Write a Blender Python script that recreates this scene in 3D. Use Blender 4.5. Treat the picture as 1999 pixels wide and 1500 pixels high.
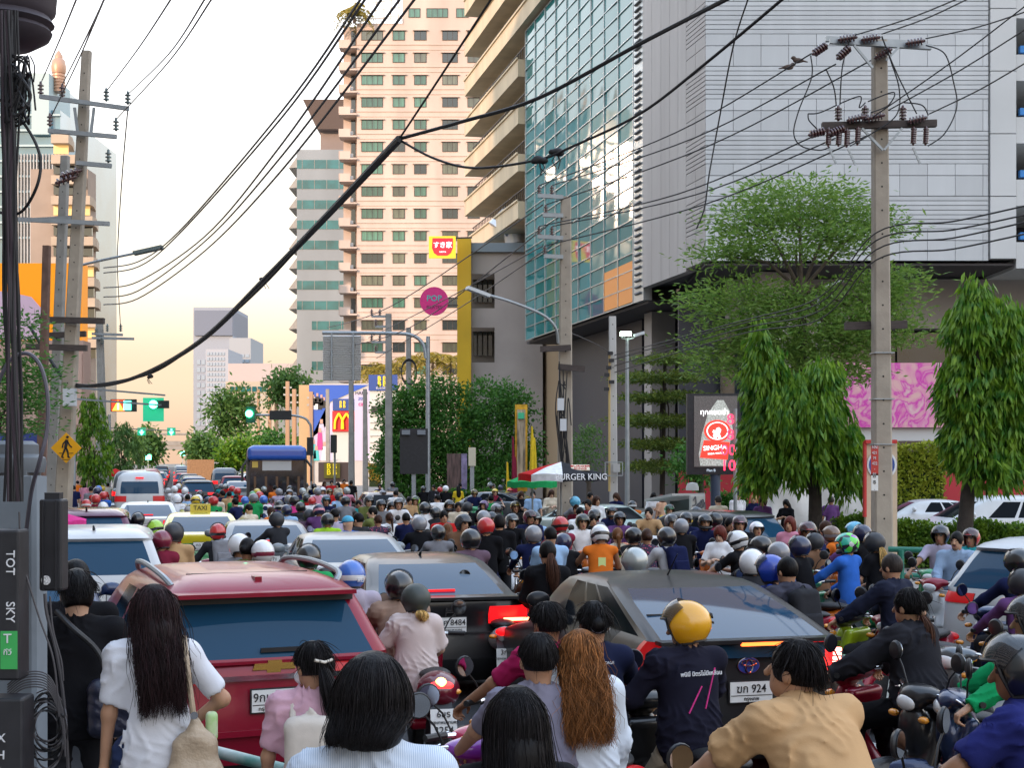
import bpy, math, random
import numpy as np
from mathutils import Vector, Matrix, Euler
R = math.radians
rnd = random.Random(7)
for _o in list(bpy.data.objects):
    bpy.data.objects.remove(_o)
scene = bpy.context.scene
C = scene.collection

# ------------------------------------------------------------------ camera (level, lens shifted up)
F, YH, H = 2800.0, 905.0, 2.45          # focal length in photo pixels, horizon row, eye height
cam_d = bpy.data.cameras.new('camera'); cam = bpy.data.objects.new('camera', cam_d); C.objects.link(cam)
cam.location = (0, 0, H); cam.rotation_euler = (R(90), 0, 0)
cam_d.sensor_fit = 'HORIZONTAL'; cam_d.sensor_width = 36.0; cam_d.lens = 36.0 * F / 1999.0
cam_d.shift_y = (YH - 750.0) / 1999.0
cam_d.clip_start = 0.1; cam_d.clip_end = 6000
scene.camera = cam

# ------------------------------------------------------------------ sky and sun (low evening sun behind the left shoulder)
SUN_EL = 11.0
SUN_H = Vector((-0.52, -0.85, 0)).normalized()
world = bpy.data.worlds.new('World'); scene.world = world; world.use_nodes = True
nt = world.node_tree; nt.nodes.clear()
wo = nt.nodes.new('ShaderNodeOutputWorld'); bg = nt.nodes.new('ShaderNodeBackground')
sky = nt.nodes.new('ShaderNodeTexSky'); sky.sky_type = 'NISHITA'; sky.sun_disc = False
sky.sun_elevation = R(SUN_EL); sky.sun_rotation = math.atan2(SUN_H.x, SUN_H.y)
sky.altitude = 0; sky.air_density = 1.0; sky.dust_density = 4.0; sky.ozone_density = 1.0
# evening haze: the sky fades to a warm milky band towards the horizon, the same all round
tc = nt.nodes.new('ShaderNodeTexCoord'); sp = nt.nodes.new('ShaderNodeSeparateXYZ')
nt.links.new(tc.outputs['Generated'], sp.inputs[0])
ramp = nt.nodes.new('ShaderNodeValToRGB'); ramp.color_ramp.interpolation = 'EASE'
el = ramp.color_ramp.elements
el[0].position = 0.0; el[0].color = (4.7, 3.15, 2.2, 1)
el[1].position = 0.30; el[1].color = (11.0, 11.2, 11.6, 1)
e = el.new(0.62); e.color = (8.4, 9.6, 11.6, 1)
e = el.new(1.0); e.color = (5.8, 7.6, 10.4, 1)
e = el.new(0.06); e.color = (5.5, 4.15, 2.9, 1)
e = el.new(0.15); e.color = (7.6, 6.9, 5.7, 1)
nt.links.new(sp.outputs['Z'], ramp.inputs[0])
mixs = nt.nodes.new('ShaderNodeMix'); mixs.data_type = 'RGBA'; mixs.inputs[0].default_value = 0.86
nt.links.new(sky.outputs[0], mixs.inputs[6]); nt.links.new(ramp.outputs[0], mixs.inputs[7])
nt.links.new(mixs.outputs[2], bg.inputs[0]); bg.inputs[1].default_value = 0.12
nt.links.new(bg.outputs[0], wo.inputs[0])
sl = bpy.data.lights.new('sun', 'SUN'); sun = bpy.data.objects.new('sun', sl); C.objects.link(sun)
sl.energy = 2.0; sl.angle = R(0.6); sl.color = (1.0, 0.70, 0.50)
_sd = Vector((SUN_H.x * math.cos(R(SUN_EL)), SUN_H.y * math.cos(R(SUN_EL)), math.sin(R(SUN_EL))))
sun.rotation_euler = _sd.to_track_quat('Z', 'Y').to_euler(); sun.location = (-60, -90, 60)
vs = scene.view_settings
vs.view_transform = 'Standard'; vs.look = 'None'; vs.gamma = 1.0; vs.use_curve_mapping = False
vs.exposure = 0.92
scene.cycles.max_bounces = 6; scene.cycles.diffuse_bounces = 3; scene.cycles.glossy_bounces = 3
scene.cycles.transmission_bounces = 4; scene.cycles.transparent_max_bounces = 6
scene.cycles.caustics_reflective = False; scene.cycles.caustics_refractive = False
scene.cycles.use_denoising = True

# ------------------------------------------------------------------ street frame and pixel helpers
VPX = 340.0
U = Vector(((VPX - 1000) / F, 1, 0)).normalized()        # along the street, away from the camera
V = Vector((U.y, -U.x, 0))                               # across the street, to the right
HEAD = math.atan2(-U.x, U.y)                             # heading (rotation about z) of street traffic
def W(px, py, Y): return Vector(((px - 1000) / F * Y, Y, H + (YH - py) / F * Y))
def G(px, Y, z=0.0): return Vector(((px - 1000) / F * Y, Y, z))
def ST(t, l, z=0.0): return U * t + V * l + Vector((0, 0, z))   # street coordinates: along, across

# ------------------------------------------------------------------ materials
_M = {}
def mat(name, col=(.5, .5, .5), rough=.6, metal=0., noise=0., scale=8., bump=0., bscale=None, emit=None, es=0., coat=0.,
        trans=0., alpha=1., spec=.5, sss=0., sheen=0., col2=None, detail=4., coord='Object', stretch=None, rand=0.):
    if name in _M: return _M[name]
    m = bpy.data.materials.new(name); m.use_nodes = True; t = m.node_tree; b = t.nodes['Principled BSDF']
    b.inputs['Base Color'].default_value = (*col, 1); b.inputs['Roughness'].default_value = rough
    b.inputs['Metallic'].default_value = metal; b.inputs['Specular IOR Level'].default_value = spec
    b.inputs['Coat Weight'].default_value = coat; b.inputs['Coat Roughness'].default_value = .04
    b.inputs['Transmission Weight'].default_value = trans; b.inputs['Alpha'].default_value = alpha
    if sheen: b.inputs['Sheen Weight'].default_value = sheen
    if sss:
        b.inputs['Subsurface Weight'].default_value = sss; b.inputs['Subsurface Radius'].default_value = (.012, .005, .003)
    if emit: b.inputs['Emission Color'].default_value = (*emit, 1); b.inputs['Emission Strength'].default_value = es
    if noise or bump or col2:
        tcn = t.nodes.new('ShaderNodeTexCoord'); nz = t.nodes.new('ShaderNodeTexNoise')
        nz.inputs['Scale'].default_value = scale; nz.inputs['Detail'].default_value = detail
        src = tcn.outputs[coord]
        if stretch:
            mp = t.nodes.new('ShaderNodeMapping'); mp.inputs['Scale'].default_value = stretch
            t.links.new(src, mp.inputs[0]); src = mp.outputs[0]
        t.links.new(src, nz.inputs['Vector'])
        if noise or col2:
            cr = t.nodes.new('ShaderNodeValToRGB'); cr.color_ramp.elements[0].position = .3; cr.color_ramp.elements[1].position = .7
            c2 = col2 if col2 else tuple(min(1, c * (1 + noise)) for c in col)
            c1 = col if col2 else tuple(c * (1 - noise) for c in col)
            cr.color_ramp.elements[0].color = (*c1, 1); cr.color_ramp.elements[1].color = (*c2, 1)
            t.links.new(nz.outputs[0], cr.inputs[0]); t.links.new(cr.outputs[0], b.inputs['Base Color'])
        if bump:
            bp = t.nodes.new('ShaderNodeBump'); bp.inputs['Strength'].default_value = bump; bp.inputs['Distance'].default_value = .02
            if bscale:
                nb = t.nodes.new('ShaderNodeTexNoise'); nb.inputs['Scale'].default_value = bscale; nb.inputs['Detail'].default_value = 3
                t.links.new(src, nb.inputs['Vector']); t.links.new(nb.outputs[0], bp.inputs['Height'])
            else: t.links.new(nz.outputs[0], bp.inputs['Height'])
            t.links.new(bp.outputs[0], b.inputs['Normal'])
    if rand:      # each panel a slightly different tone
        oi = t.nodes.new('ShaderNodeObjectInfo'); hv = t.nodes.new('ShaderNodeHueSaturation'); mr = t.nodes.new('ShaderNodeMapRange')
        mr.inputs[3].default_value = 1 - rand; mr.inputs[4].default_value = 1 + rand * .4; t.links.new(oi.outputs['Random'], mr.inputs[0]); t.links.new(mr.outputs[0], hv.inputs['Value'])
        src = b.inputs['Base Color'].links
        if src: t.links.new(src[0].from_socket, hv.inputs['Color'])
        else: hv.inputs['Color'].default_value = (*col, 1)
        t.links.new(hv.outputs[0], b.inputs['Base Color'])
    _M[name] = m
    return m
def cloth(name, col, n=.12): return mat('cloth_' + name, col, .9, noise=n, scale=9, bump=.08, bscale=160, spec=.12)
def paint(name, col, metal=.0, coat=1.): return mat('paint_' + name, col, .3, metal, noise=.06, scale=2.5, coat=coat, spec=.4)
def lit(name, col, s): return mat('lit_' + name, tuple(c * .6 for c in col), .4, emit=col, es=s)

# ------------------------------------------------------------------ mesh builder
_SHARE = {}
class MB:
    def __init__(s): s.v = []; s.f = []; s.m = []; s.sm = []
    def add(s, vs, fs, m=0, smooth=False):
        o = len(s.v); s.v.extend([tuple(x) for x in vs])
        for f in fs: s.f.append([i + o for i in f]); s.m.append(m); s.sm.append(smooth)
        return s
    def box(s, c, size, rot=None, m=0):
        c = Vector(c); hx, hy, hz = size[0] / 2, size[1] / 2, size[2] / 2
        p = [Vector((x, y, z)) for z in (-hz, hz) for x, y in ((-hx, -hy), (hx, -hy), (hx, hy), (-hx, hy))]
        if rot is not None: p = [rot @ q for q in p]
        return s.add([q + c for q in p], [(3, 2, 1, 0), (4, 5, 6, 7), (0, 1, 5, 4), (1, 2, 6, 5), (2, 3, 7, 6), (3, 0, 4, 7)], m)
    def bar(s, a, b, w, h=None, m=0, up=(0, 0, 1)):
        a = Vector(a); b = Vector(b); d = b - a; L = d.length; d.normalize(); up = Vector(up)
        if abs(d.dot(up)) > .98: up = Vector((0, 1, 0))
        x = d.cross(up).normalized(); z = x.cross(d)
        return s.box((a + b) / 2, (w, L, h or w), Matrix((x, d, z)).transposed(), m)
    def tube(s, pts, r, n=6, m=0, smooth=True, caps=True):
        pts = [Vector(p) for p in pts]; k = len(pts); rr = r if isinstance(r, (list, tuple)) else [r] * k
        vs = []; nrm = None
        for i, p in enumerate(pts):
            d = (pts[min(i + 1, k - 1)] - pts[max(i - 1, 0)])
            d = d.normalized() if d.length > 1e-9 else Vector((0, 0, 1))
            if nrm is None: nrm = d.orthogonal().normalized()
            else:
                nrm = nrm - d * nrm.dot(d); nrm = nrm.normalized() if nrm.length > 1e-6 else d.orthogonal().normalized()
            bn = d.cross(nrm)
            vs += [p + (nrm * math.cos(2 * math.pi * j / n) + bn * math.sin(2 * math.pi * j / n)) * rr[i] for j in range(n)]
        fs = [(i * n + j, i * n + (j + 1) % n, (i + 1) * n + (j + 1) % n, (i + 1) * n + j) for i in range(k - 1) for j in range(n)]
        if caps: fs += [tuple(range(n - 1, -1, -1)), tuple((k - 1) * n + j for j in range(n))]
        return s.add(vs, fs, m, smooth)
    def cyl(s, a, b, r0, r1=None, n=12, m=0, smooth=True): return s.tube([a, b], [r0, r0 if r1 is None else r1], n, m, smooth)
    def lathe(s, prof, n=16, o=(0, 0, 0), rot=None, m=0, smooth=True):
        o = Vector(o); vs = []
        for r, z in prof:
            for j in range(n):
                q = Vector((r * math.cos(2 * math.pi * j / n), r * math.sin(2 * math.pi * j / n), z))
                vs.append(o + (rot @ q if rot is not None else q))
        k = len(prof)
        fs = [(i * n + j, i * n + (j + 1) % n, (i + 1) * n + (j + 1) % n, (i + 1) * n + j) for i in range(k - 1) for j in range(n)]
        fs += [tuple(range(n - 1, -1, -1)), tuple((k - 1) * n + j for j in range(n))]
        return s.add(vs, fs, m, smooth)
    def prism(s, poly, z0, z1, m=0, xf=None):
        k = len(poly); f = xf or (lambda q: q)
        vs = [f(Vector((x, y, z0))) for x, y in poly] + [f(Vector((x, y, z1))) for x, y in poly]
        return s.add(vs, [tuple(range(k - 1, -1, -1)), tuple(range(k, 2 * k))] + [(i, (i + 1) % k, k + (i + 1) % k, k + i) for i in range(k)], m)
    def mesh(s, name='m', mats=()):
        me = bpy.data.meshes.new(name); me.from_pydata(s.v, [], s.f)
        me.polygons.foreach_set('material_index', s.m); me.polygons.foreach_set('use_smooth', s.sm)
        for x in mats: me.materials.append(x)
        if any(s.sm): me.set_sharp_from_angle(angle=R(42))
        me.update(); return me
    def build(s, name, mats, parent=None, loc=None, rz=0):
        if not isinstance(mats, (list, tuple)): mats = [mats]
        return link(name, s.mesh(name, mats), parent, loc, rz)
def link(name, me, parent=None, loc=None, rz=0):
    o = bpy.data.objects.new(name, me); C.objects.link(o)
    if parent is not None: o.parent = parent
    if loc is not None: o.location = loc
    if rz: o.rotation_euler = (0, 0, rz)
    return o
def fin(me): return me
def fast_mesh(name, v, f, mats=(), smooth=False):
    """numpy verts (n,3) and faces (k,3|4) to a mesh"""
    me = bpy.data.meshes.new(name); v = np.asarray(v, np.float32); f = np.asarray(f, np.int32); k = f.shape[1]
    me.vertices.add(len(v)); me.vertices.foreach_set('co', v.ravel())
    me.loops.add(f.size); me.loops.foreach_set('vertex_index', f.ravel())
    me.polygons.add(len(f)); me.polygons.foreach_set('loop_start', np.arange(0, f.size, k, dtype=np.int32))
    me.polygons.foreach_set('loop_total', np.full(len(f), k, np.int32))
    me.polygons.foreach_set('use_smooth', np.full(len(f), smooth))
    for x in mats: me.materials.append(x)
    me.update(calc_edges=True); return me
def tag(o, label=None, cat=None, group=None, kind=None):
    if label: o['label'] = label
    if cat: o['category'] = cat
    if group: o['group'] = group
    if kind: o['kind'] = kind
    return o
def thing(name, label, cat, loc=(0, 0, 0), rz=0, group=None):
    o = bpy.data.objects.new(name, None); C.objects.link(o); o.empty_display_size = .1
    o.location = loc; o.rotation_euler = (0, 0, rz)
    return tag(o, label, cat, group)
def struct(name, mb, mats, **k): return tag(mb.build(name, mats, **k), kind='structure')
def setmat(o, i, m):
    o.material_slots[i].link = 'OBJECT'; o.material_slots[i].material = m
_TX = {}
def text_mesh(s, size=1., bold=0., depth=.004, align='CENTER'):
    key = (s, size, bold, depth, align)
    if key in _TX: return _TX[key]
    cu = bpy.data.curves.new('t', 'FONT'); cu.body = s; cu.size = size; cu.align_x = align; cu.align_y = 'CENTER'
    cu.extrude = depth; cu.offset = bold * size * .35; cu.resolution_u = 3
    o = bpy.data.objects.new('t', cu); C.objects.link(o); dg = bpy.context.evaluated_depsgraph_get()
    me = bpy.data.meshes.new_from_object(o.evaluated_get(dg)); bpy.data.objects.remove(o)
    _TX[key] = me; return me
def text(s, size, m, parent, loc, rot=(R(90), 0, 0), bold=.0, name='lettering', sx=1., depth=.004, align='CENTER'):
    me = text_mesh(s, size, bold, depth, align).copy(); me.materials.clear(); me.materials.append(m)
    for p in me.polygons: p.material_index = 0
    o = link(name, me, parent, loc); o.rotation_euler = rot; o.scale = (sx, 1, 1); return o
def copy_tree(o, parent=None):
    c = o.copy(); C.objects.link(c); c.parent = parent
    for ch in [x for x in o.children]: copy_tree(ch, c)
    return c
# ------------------------------------------------------------------ implicit surfaces -> smooth continuous meshes (bodies, clothes, panels)
class SDF:
    """smooth union of tapered capsules / ellipsoids / boxes sampled on a grid, meshed with surface nets"""
    def __init__(s, res=.015, k=.03): s.p = []; s.res = res; s.k = k
    def cap(s, a, b, r0, r1=None, k=None, sub=False): s.p.append(('c', np.array(a, float), np.array(b, float), r0, r0 if r1 is None else r1, k, sub)); return s
    def ell(s, c, r, rot=None, k=None, sub=False): s.p.append(('e', np.array(c, float), np.array(r, float), np.array(rot if rot is not None else np.eye(3), float), None, k, sub)); return s
    def box(s, c, h, rot=None, rr=.01, k=None, sub=False): s.p.append(('b', np.array(c, float), np.array(h, float), np.array(rot if rot is not None else np.eye(3), float), rr, k, sub)); return s
    def bounds(s, q):
        if q[0] == 'c':
            r = max(q[3], q[4]); return np.minimum(q[1], q[2]) - r, np.maximum(q[1], q[2]) + r
        e = np.abs(q[3]).T @ q[2] if q[0] == 'b' else np.full(3, q[2].max())
        if q[0] == 'e': e = np.sqrt(((q[3] * q[2][:, None]) ** 2).sum(0))
        return q[1] - e, q[1] + e
    def mesh(s, name, mats=(), warp=None, cut=None):
        lo = np.min([s.bounds(q)[0] for q in s.p if not q[-1]], 0) - 3 * s.res
        hi = np.max([s.bounds(q)[1] for q in s.p if not q[-1]], 0) + 3 * s.res
        n = np.ceil((hi - lo) / s.res).astype(int) + 1
        D = np.full(n, .25, np.float32); ax = [lo[i] + s.res * np.arange(n[i]) for i in range(3)]
        for q in s.p:
            a, b = s.bounds(q); k = s.k if q[5] is None else q[5]; mg = .05 + k
            i0 = np.maximum(0, ((a - mg - lo) / s.res).astype(int)); i1 = np.minimum(n, ((b + mg - lo) / s.res).astype(int) + 2)
            if (i1 <= i0).any(): continue
            X, Y, Z = np.meshgrid(*[ax[i][i0[i]:i1[i]] for i in range(3)], indexing='ij')
            P = np.stack((X, Y, Z), -1)
            if q[0] == 'c':
                ba = q[2] - q[1]; pa = P - q[1]; t = np.clip((pa @ ba) / max(ba @ ba, 1e-9), 0, 1)
                d = np.linalg.norm(pa - t[..., None] * ba, axis=-1) - (q[3] + (q[4] - q[3]) * t)
            elif q[0] == 'e':
                z = (P - q[1]) @ q[3].T / q[2]; k0 = np.linalg.norm(z, axis=-1); k1 = np.linalg.norm(z / q[2], axis=-1)
                d = k0 * (k0 - 1) / np.maximum(k1, 1e-6)
            else:
                z = np.abs((P - q[1]) @ q[3].T) - (q[2] - q[4])
                d = np.linalg.norm(np.maximum(z, 0), axis=-1) + np.minimum(z.max(-1), 0) - q[4]
            sl = D[i0[0]:i1[0], i0[1]:i1[1], i0[2]:i1[2]]
            if q[6]:
                if k > 0: h = np.maximum(k - np.abs(sl + d), 0) / k; sl[...] = np.maximum(sl, -d) + h * h * k * .25
                else: sl[...] = np.maximum(sl, -d)
            else:
                if k > 0: h = np.maximum(k - np.abs(sl - d), 0) / k; sl[...] = np.minimum(sl, d) - h * h * k * .25
                else: sl[...] = np.minimum(sl, d)
        if warp is not None or cut is not None:
            X, Y, Z = np.meshgrid(*ax, indexing='ij')
            if warp is not None: D = D + warp(X, Y, Z).astype(np.float32)
            if cut is not None: D = np.maximum(D, cut(X, Y, Z).astype(np.float32))
        return nets(D, lo, s.res, name, mats)
def nets(D, lo, res, name, mats=()):
    S = D < 0; n = D.shape
    cs = [(i, j, k) for i in (0, 1) for j in (0, 1) for k in (0, 1)]
    sh = lambda A, c: A[c[0]:n[0] - 1 + c[0], c[1]:n[1] - 1 + c[1], c[2]:n[2] - 1 + c[2]]
    cnt = sum(sh(S, c).astype(np.int8) for c in cs); act = (cnt > 0) & (cnt < 8)
    idx = np.full(act.shape, -1, np.int32); A = np.argwhere(act); idx[act] = np.arange(len(A))
    val = {c: sh(D, c)[act] for c in cs}; acc = np.zeros((len(A), 3)); w = np.zeros(len(A))
    for c in cs:
        for ax_ in range(3):
            if c[ax_]: continue
            d = list(c); d[ax_] = 1; d = tuple(d); a, b = val[c], val[d]; m = (a < 0) != (b < 0)
            t = np.where(m, a / np.where(m, a - b, 1), 0); p = np.array(c, float)[None] + np.zeros((len(A), 3)); p[:, ax_] += t
            acc += p * m[:, None]; w += m
    v = (A + acc / np.maximum(w, 1)[:, None]) * res + lo
    fs = []
    for ax_ in range(3):
        b, c = (ax_ + 1) % 3, (ax_ + 2) % 3
        s0 = [slice(None)] * 3; s1 = [slice(None)] * 3; s0[ax_] = slice(0, -1); s1[ax_] = slice(1, None)
        E = S[tuple(s0)] != S[tuple(s1)]; e = np.argwhere(E); e = e[(e[:, b] > 0) & (e[:, c] > 0) & (e[:, b] < n[b] - 1) & (e[:, c] < n[c] - 1)]
        q = []
        for db, dc in ((-1, -1), (0, -1), (0, 0), (-1, 0)):
            t = e.copy(); t[:, b] += db; t[:, c] += dc; q.append(idx[t[:, 0], t[:, 1], t[:, 2]])
        q = np.stack(q, 1); flip = ~S[e[:, 0], e[:, 1], e[:, 2]]; q[flip] = q[flip][:, ::-1]; fs.append(q)
    f = np.concatenate(fs); f = f[(f >= 0).all(1)]
    return fast_mesh(name, v, f, mats, True)
def axes(fwd, up=(0, 0, 1)):
    """rows: right, forward, up for an oriented primitive"""
    f = np.array(fwd, float); f /= np.linalg.norm(f); u = np.array(up, float); r = np.cross(f, u); r /= np.linalg.norm(r); return np.stack((r, f, np.cross(r, f)))
def ik(a, b, l1, l2, pole):
    a = np.array(a, float); b = np.array(b, float); d = b - a; L = np.linalg.norm(d)
    if L > (l1 + l2) * .999: d = d / L * (l1 + l2) * .999; b = a + d; L = np.linalg.norm(d)
    x = (l1 * l1 - l2 * l2 + L * L) / (2 * L); h = math.sqrt(max(l1 * l1 - x * x, 0)); u = d / L
    p = np.array(pole, float); p = p - u * (p @ u); p /= max(np.linalg.norm(p), 1e-6)
    return a + u * x + p * h, b
# ================================================================== PEOPLE
SKIN = [mat('skin_%s' % n, c, .5, noise=.06, scale=20, sss=.12, spec=.35) for n, c in
        (('light', (.58, .36, .25)), ('tan', (.45, .25, .155)), ('brown', (.32, .165, .095)))]
def hairmat(n, c):
    if 'hair_' + n in _M: return _M['hair_' + n]
    m = mat('hair_' + n, c, .46, noise=.35, scale=60, stretch=(1, 1, .08), bump=.3, spec=.16); t = m.node_tree; b = t.nodes['Principled BSDF']
    at = t.nodes.new('ShaderNodeAttribute'); at.attribute_name = 'tone'; ml = t.nodes.new('ShaderNodeMath'); ml.operation = 'MULTIPLY_ADD'; ml.inputs[1].default_value = 1.7; ml.inputs[2].default_value = .65   # every strand its own tone
    hv = t.nodes.new('ShaderNodeHueSaturation'); t.links.new(at.outputs['Fac'], ml.inputs[0]); t.links.new(ml.outputs[0], hv.inputs['Value']); t.links.new(b.inputs['Base Color'].links[0].from_socket, hv.inputs['Color']); t.links.new(hv.outputs[0], b.inputs['Base Color']); return m
HAIRM = {n: hairmat(n, c) for n, c in
         (('black', (.0065, .005, .0055)), ('brown', (.07, .03, .018)), ('auburn', (.21, .085, .032)), ('blond', (.55, .36, .13)), ('grey', (.05, .04, .035)), ('red', (.16, .03, .02)))}
DARK = mat('dark_detail', (.015, .013, .013), .5)
LIP = mat('lips', (.33, .11, .09), .5)
BLK = mat('black_plastic', (.014, .014, .016), .42, noise=.2, scale=12)
VISOR = mat('visor_smoke', (.02, .022, .026), .06, trans=.0, alpha=.72, coat=1.)
VISORC = mat('visor_clear', (.25, .26, .27), .05, alpha=.35, coat=1.)
def hx(c): return c
COL = dict(black=(.008, .008, .010), charcoal=(.026, .027, .032), navy=(.010, .014, .055), grey=(.2, .2, .22), lightgrey=(.42, .42, .44), white=(.74, .74, .76),
           cream=(.62, .54, .42), tan=(.46, .29, .15), peach=(.6, .36, .24), brown=(.16, .085, .05), maroon=(.2, .02, .045), red=(.5, .02, .02),
           pink=(.62, .25, .34), hotpink=(.65, .05, .25), magenta=(.4, .02, .13), lavender=(.42, .38, .5), purple=(.12, .05, .16), mauve=(.12, .075, .105),
           blue=(.03, .13, .5), royal=(.02, .06, .42), lightblue=(.3, .46, .68), denim=(.05, .08, .18), teal=(.03, .33, .36), green=(.02, .3, .09),
           olive=(.14, .16, .05), lime=(.35, .62, .04), yellow=(.66, .47, .03), orange=(.66, .16, .02), floral=(.2, .05, .09), skyblue=(.1, .42, .62), silver=(.4, .43, .42))
def CM(n): return cloth(n, COL[n])
def HM(n): return mat('helmet_' + n, COL[n], .3 if n not in ('charcoal',) else .55, noise=.05, coat=.8 if n != 'charcoal' else .1, metal=.35 if n == 'silver' else 0)

def graffiti():
    m = mat('helmet_graffiti', (.05, .5, .3), .25, coat=1.); t = m.node_tree; b = t.nodes['Principled BSDF']
    v = t.nodes.new('ShaderNodeTexVoronoi'); v.inputs['Scale'].default_value = 14; c = t.nodes.new('ShaderNodeTexCoord')
    t.links.new(c.outputs['Object'], v.inputs['Vector']); r = t.nodes.new('ShaderNodeValToRGB'); r.color_ramp.interpolation = 'CONSTANT'
    sx = t.nodes.new('ShaderNodeSeparateColor'); t.links.new(v.outputs['Color'], sx.inputs[0]); t.links.new(sx.outputs[0], r.inputs[0])
    es = r.color_ramp.elements; es[0].color = (.02, .02, .03, 1); es[1].position = .3; es[1].color = (.02, .42, .3, 1)
    for p, q in ((.55, (.1, .7, .06, 1)), (.75, (.6, .6, .65, 1)), (.9, (.35, .05, .5, 1))): e = es.new(p); e.color = q
    t.links.new(r.outputs[0], b.inputs['Base Color']); return m
def floral():
    m = mat('cloth_floral_print', (.1, .02, .06), .85); t = m.node_tree; b = t.nodes['Principled BSDF']
    v = t.nodes.new('ShaderNodeTexVoronoi'); v.inputs['Scale'].default_value = 26; c = t.nodes.new('ShaderNodeTexCoord')
    t.links.new(c.outputs['Object'], v.inputs['Vector']); r = t.nodes.new('ShaderNodeValToRGB'); r.color_ramp.interpolation = 'CONSTANT'
    t.links.new(v.outputs['Distance'], r.inputs[0]); es = r.color_ramp.elements; es[0].color = (.45, .08, .14, 1); es[1].position = .3; es[1].color = (.03, .02, .05, 1)
    t.links.new(r.outputs[0], b.inputs['Base Color']); return m
def stripes(name, c1, c2, sc, axis='Z'):
    m = mat(name, c1, .85); t = m.node_tree; b = t.nodes['Principled BSDF']; w = t.nodes.new('ShaderNodeTexWave'); w.bands_direction = axis
    w.inputs['Scale'].default_value = sc; w.inputs['Distortion'].default_value = 1.2; w.inputs['Detail'].default_value = 2; c = t.nodes.new('ShaderNodeTexCoord'); t.links.new(c.outputs['Object'], w.inputs['Vector'])
    r = t.nodes.new('ShaderNodeValToRGB'); r.color_ramp.elements[0].color = (*c1, 1); r.color_ramp.elements[1].color = (*c2, 1); r.color_ramp.elements[0].position = .4; r.color_ramp.elements[1].position = .6
    t.links.new(w.outputs[0], r.inputs[0]); t.links.new(r.outputs[0], b.inputs['Base Color']); return m

POSES = {   # pelvis, lean, hands (l, r), feet (l, r), head pitch, head yaw
    'ride': ((0, -.02, .84), .16, ((-.31, .47, 1.0), (.31, .47, 1.0)), ((-.17, .34, .3), (.17, .34, .3)), -.05, 0),
    'ride_b': ((0, -.05, .84), .3, ((-.3, .47, 1.0), (.31, .47, 1.0)), ((-.3, .2, .08), (.17, .34, .3)), .05, -.35),
    'ride_c': ((0, -.02, .84), .04, ((-.28, .42, 1.0), (.12, .3, .92)), ((-.28, .18, .08), (.28, .18, .08)), -.15, .45),
    'ride_d': ((.02, -.04, .85), .12, ((-.31, .47, 1.0), (.16, .34, 1.12)), ((-.17, .34, .3), (.3, .2, .08)), -.35, .1),
    'upright': ((0, -.04, .84), .02, ((-.13, .30, .93), (.13, .30, .93)), ((-.3, .2, .08), (.17, .34, .3)), -.12, .15),
    'lookaside': ((0, -.02, .84), .12, ((-.31, .47, 1.0), (.31, .47, 1.0)), ((-.17, .34, .3), (.3, .2, .08)), 0, .7),
    'pillion': ((0, -.02, .88), .06, ((-.16, .3, .95), (.16, .3, .95)), ((-.2, .18, .36), (.2, .18, .36)), -.1, -.2),
    'stand': ((0, 0, .92), .03, ((-.27, .06, .80), (.27, .08, .80)), ((-.1, 0, .07), (.1, .06, .07)), -.05, .1),
    'phone': ((0, 0, .92), .05, ((-.08, .3, 1.18), (.1, .3, 1.16)), ((-.1, 0, .07), (.1, .05, .07)), -.45, 0),
}
def skel(pose, sex='m'):
    pz_ = POSES[pose] if isinstance(pose, str) else pose; pel, lean, hands, feet, hp, hy = pz_[:6]; poles = pz_[6] if len(pz_) > 6 else ((-.65, -.55, -.6), (.65, -.55, -.6))
    J = {}; f = sex == 'f'; J['pel'] = pel = np.array(pel, float); td = np.array((0, math.sin(lean), math.cos(lean))); fw = np.array((0, math.cos(lean), -math.sin(lean)))
    J['td'] = td; J['fw'] = fw; J['neck'] = nk = pel + td * (.49 if f else .52); sw = .155 if f else .185
    for i, sgn in ((0, -1), (1, 1)):
        sh = nk - td * .055 + np.array((sgn * sw, 0, 0)); J['sh', i] = sh; el_, hd = ik(sh, hands[i], .275, .25, poles[i])
        J['el', i] = el_; J['wr', i] = hd; hip = pel + np.array((sgn * .095, .02, -.04)); J['hip', i] = hip
        kn, ank = ik(hip, np.array(feet[i], float), .42, .41, (sgn * .25, 1, .25)); J['kn', i] = kn; J['an', i] = ank
    J['lean'] = lean
    cy, sy, cp, sp_ = math.cos(hy), math.sin(hy), math.cos(hp), math.sin(hp)
    f_ = np.array((-sy * cp, cy * cp, sp_)); r_ = np.array((cy, sy, 0)); J['HR'] = np.stack((r_, f_, np.cross(r_, f_)))
    J['hc'] = nk + td * .035 + np.array((0, .02, .102)); J['top'] = J['hc'][2] + .125; J['f'] = f
    return J
def hpt(J, x, y, z): return J['hc'] + J['HR'].T @ np.array((x, y, z), float)
def torso_ax(J): return np.stack((np.array((1., 0, 0)), J['fw'], J['td']))
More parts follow.
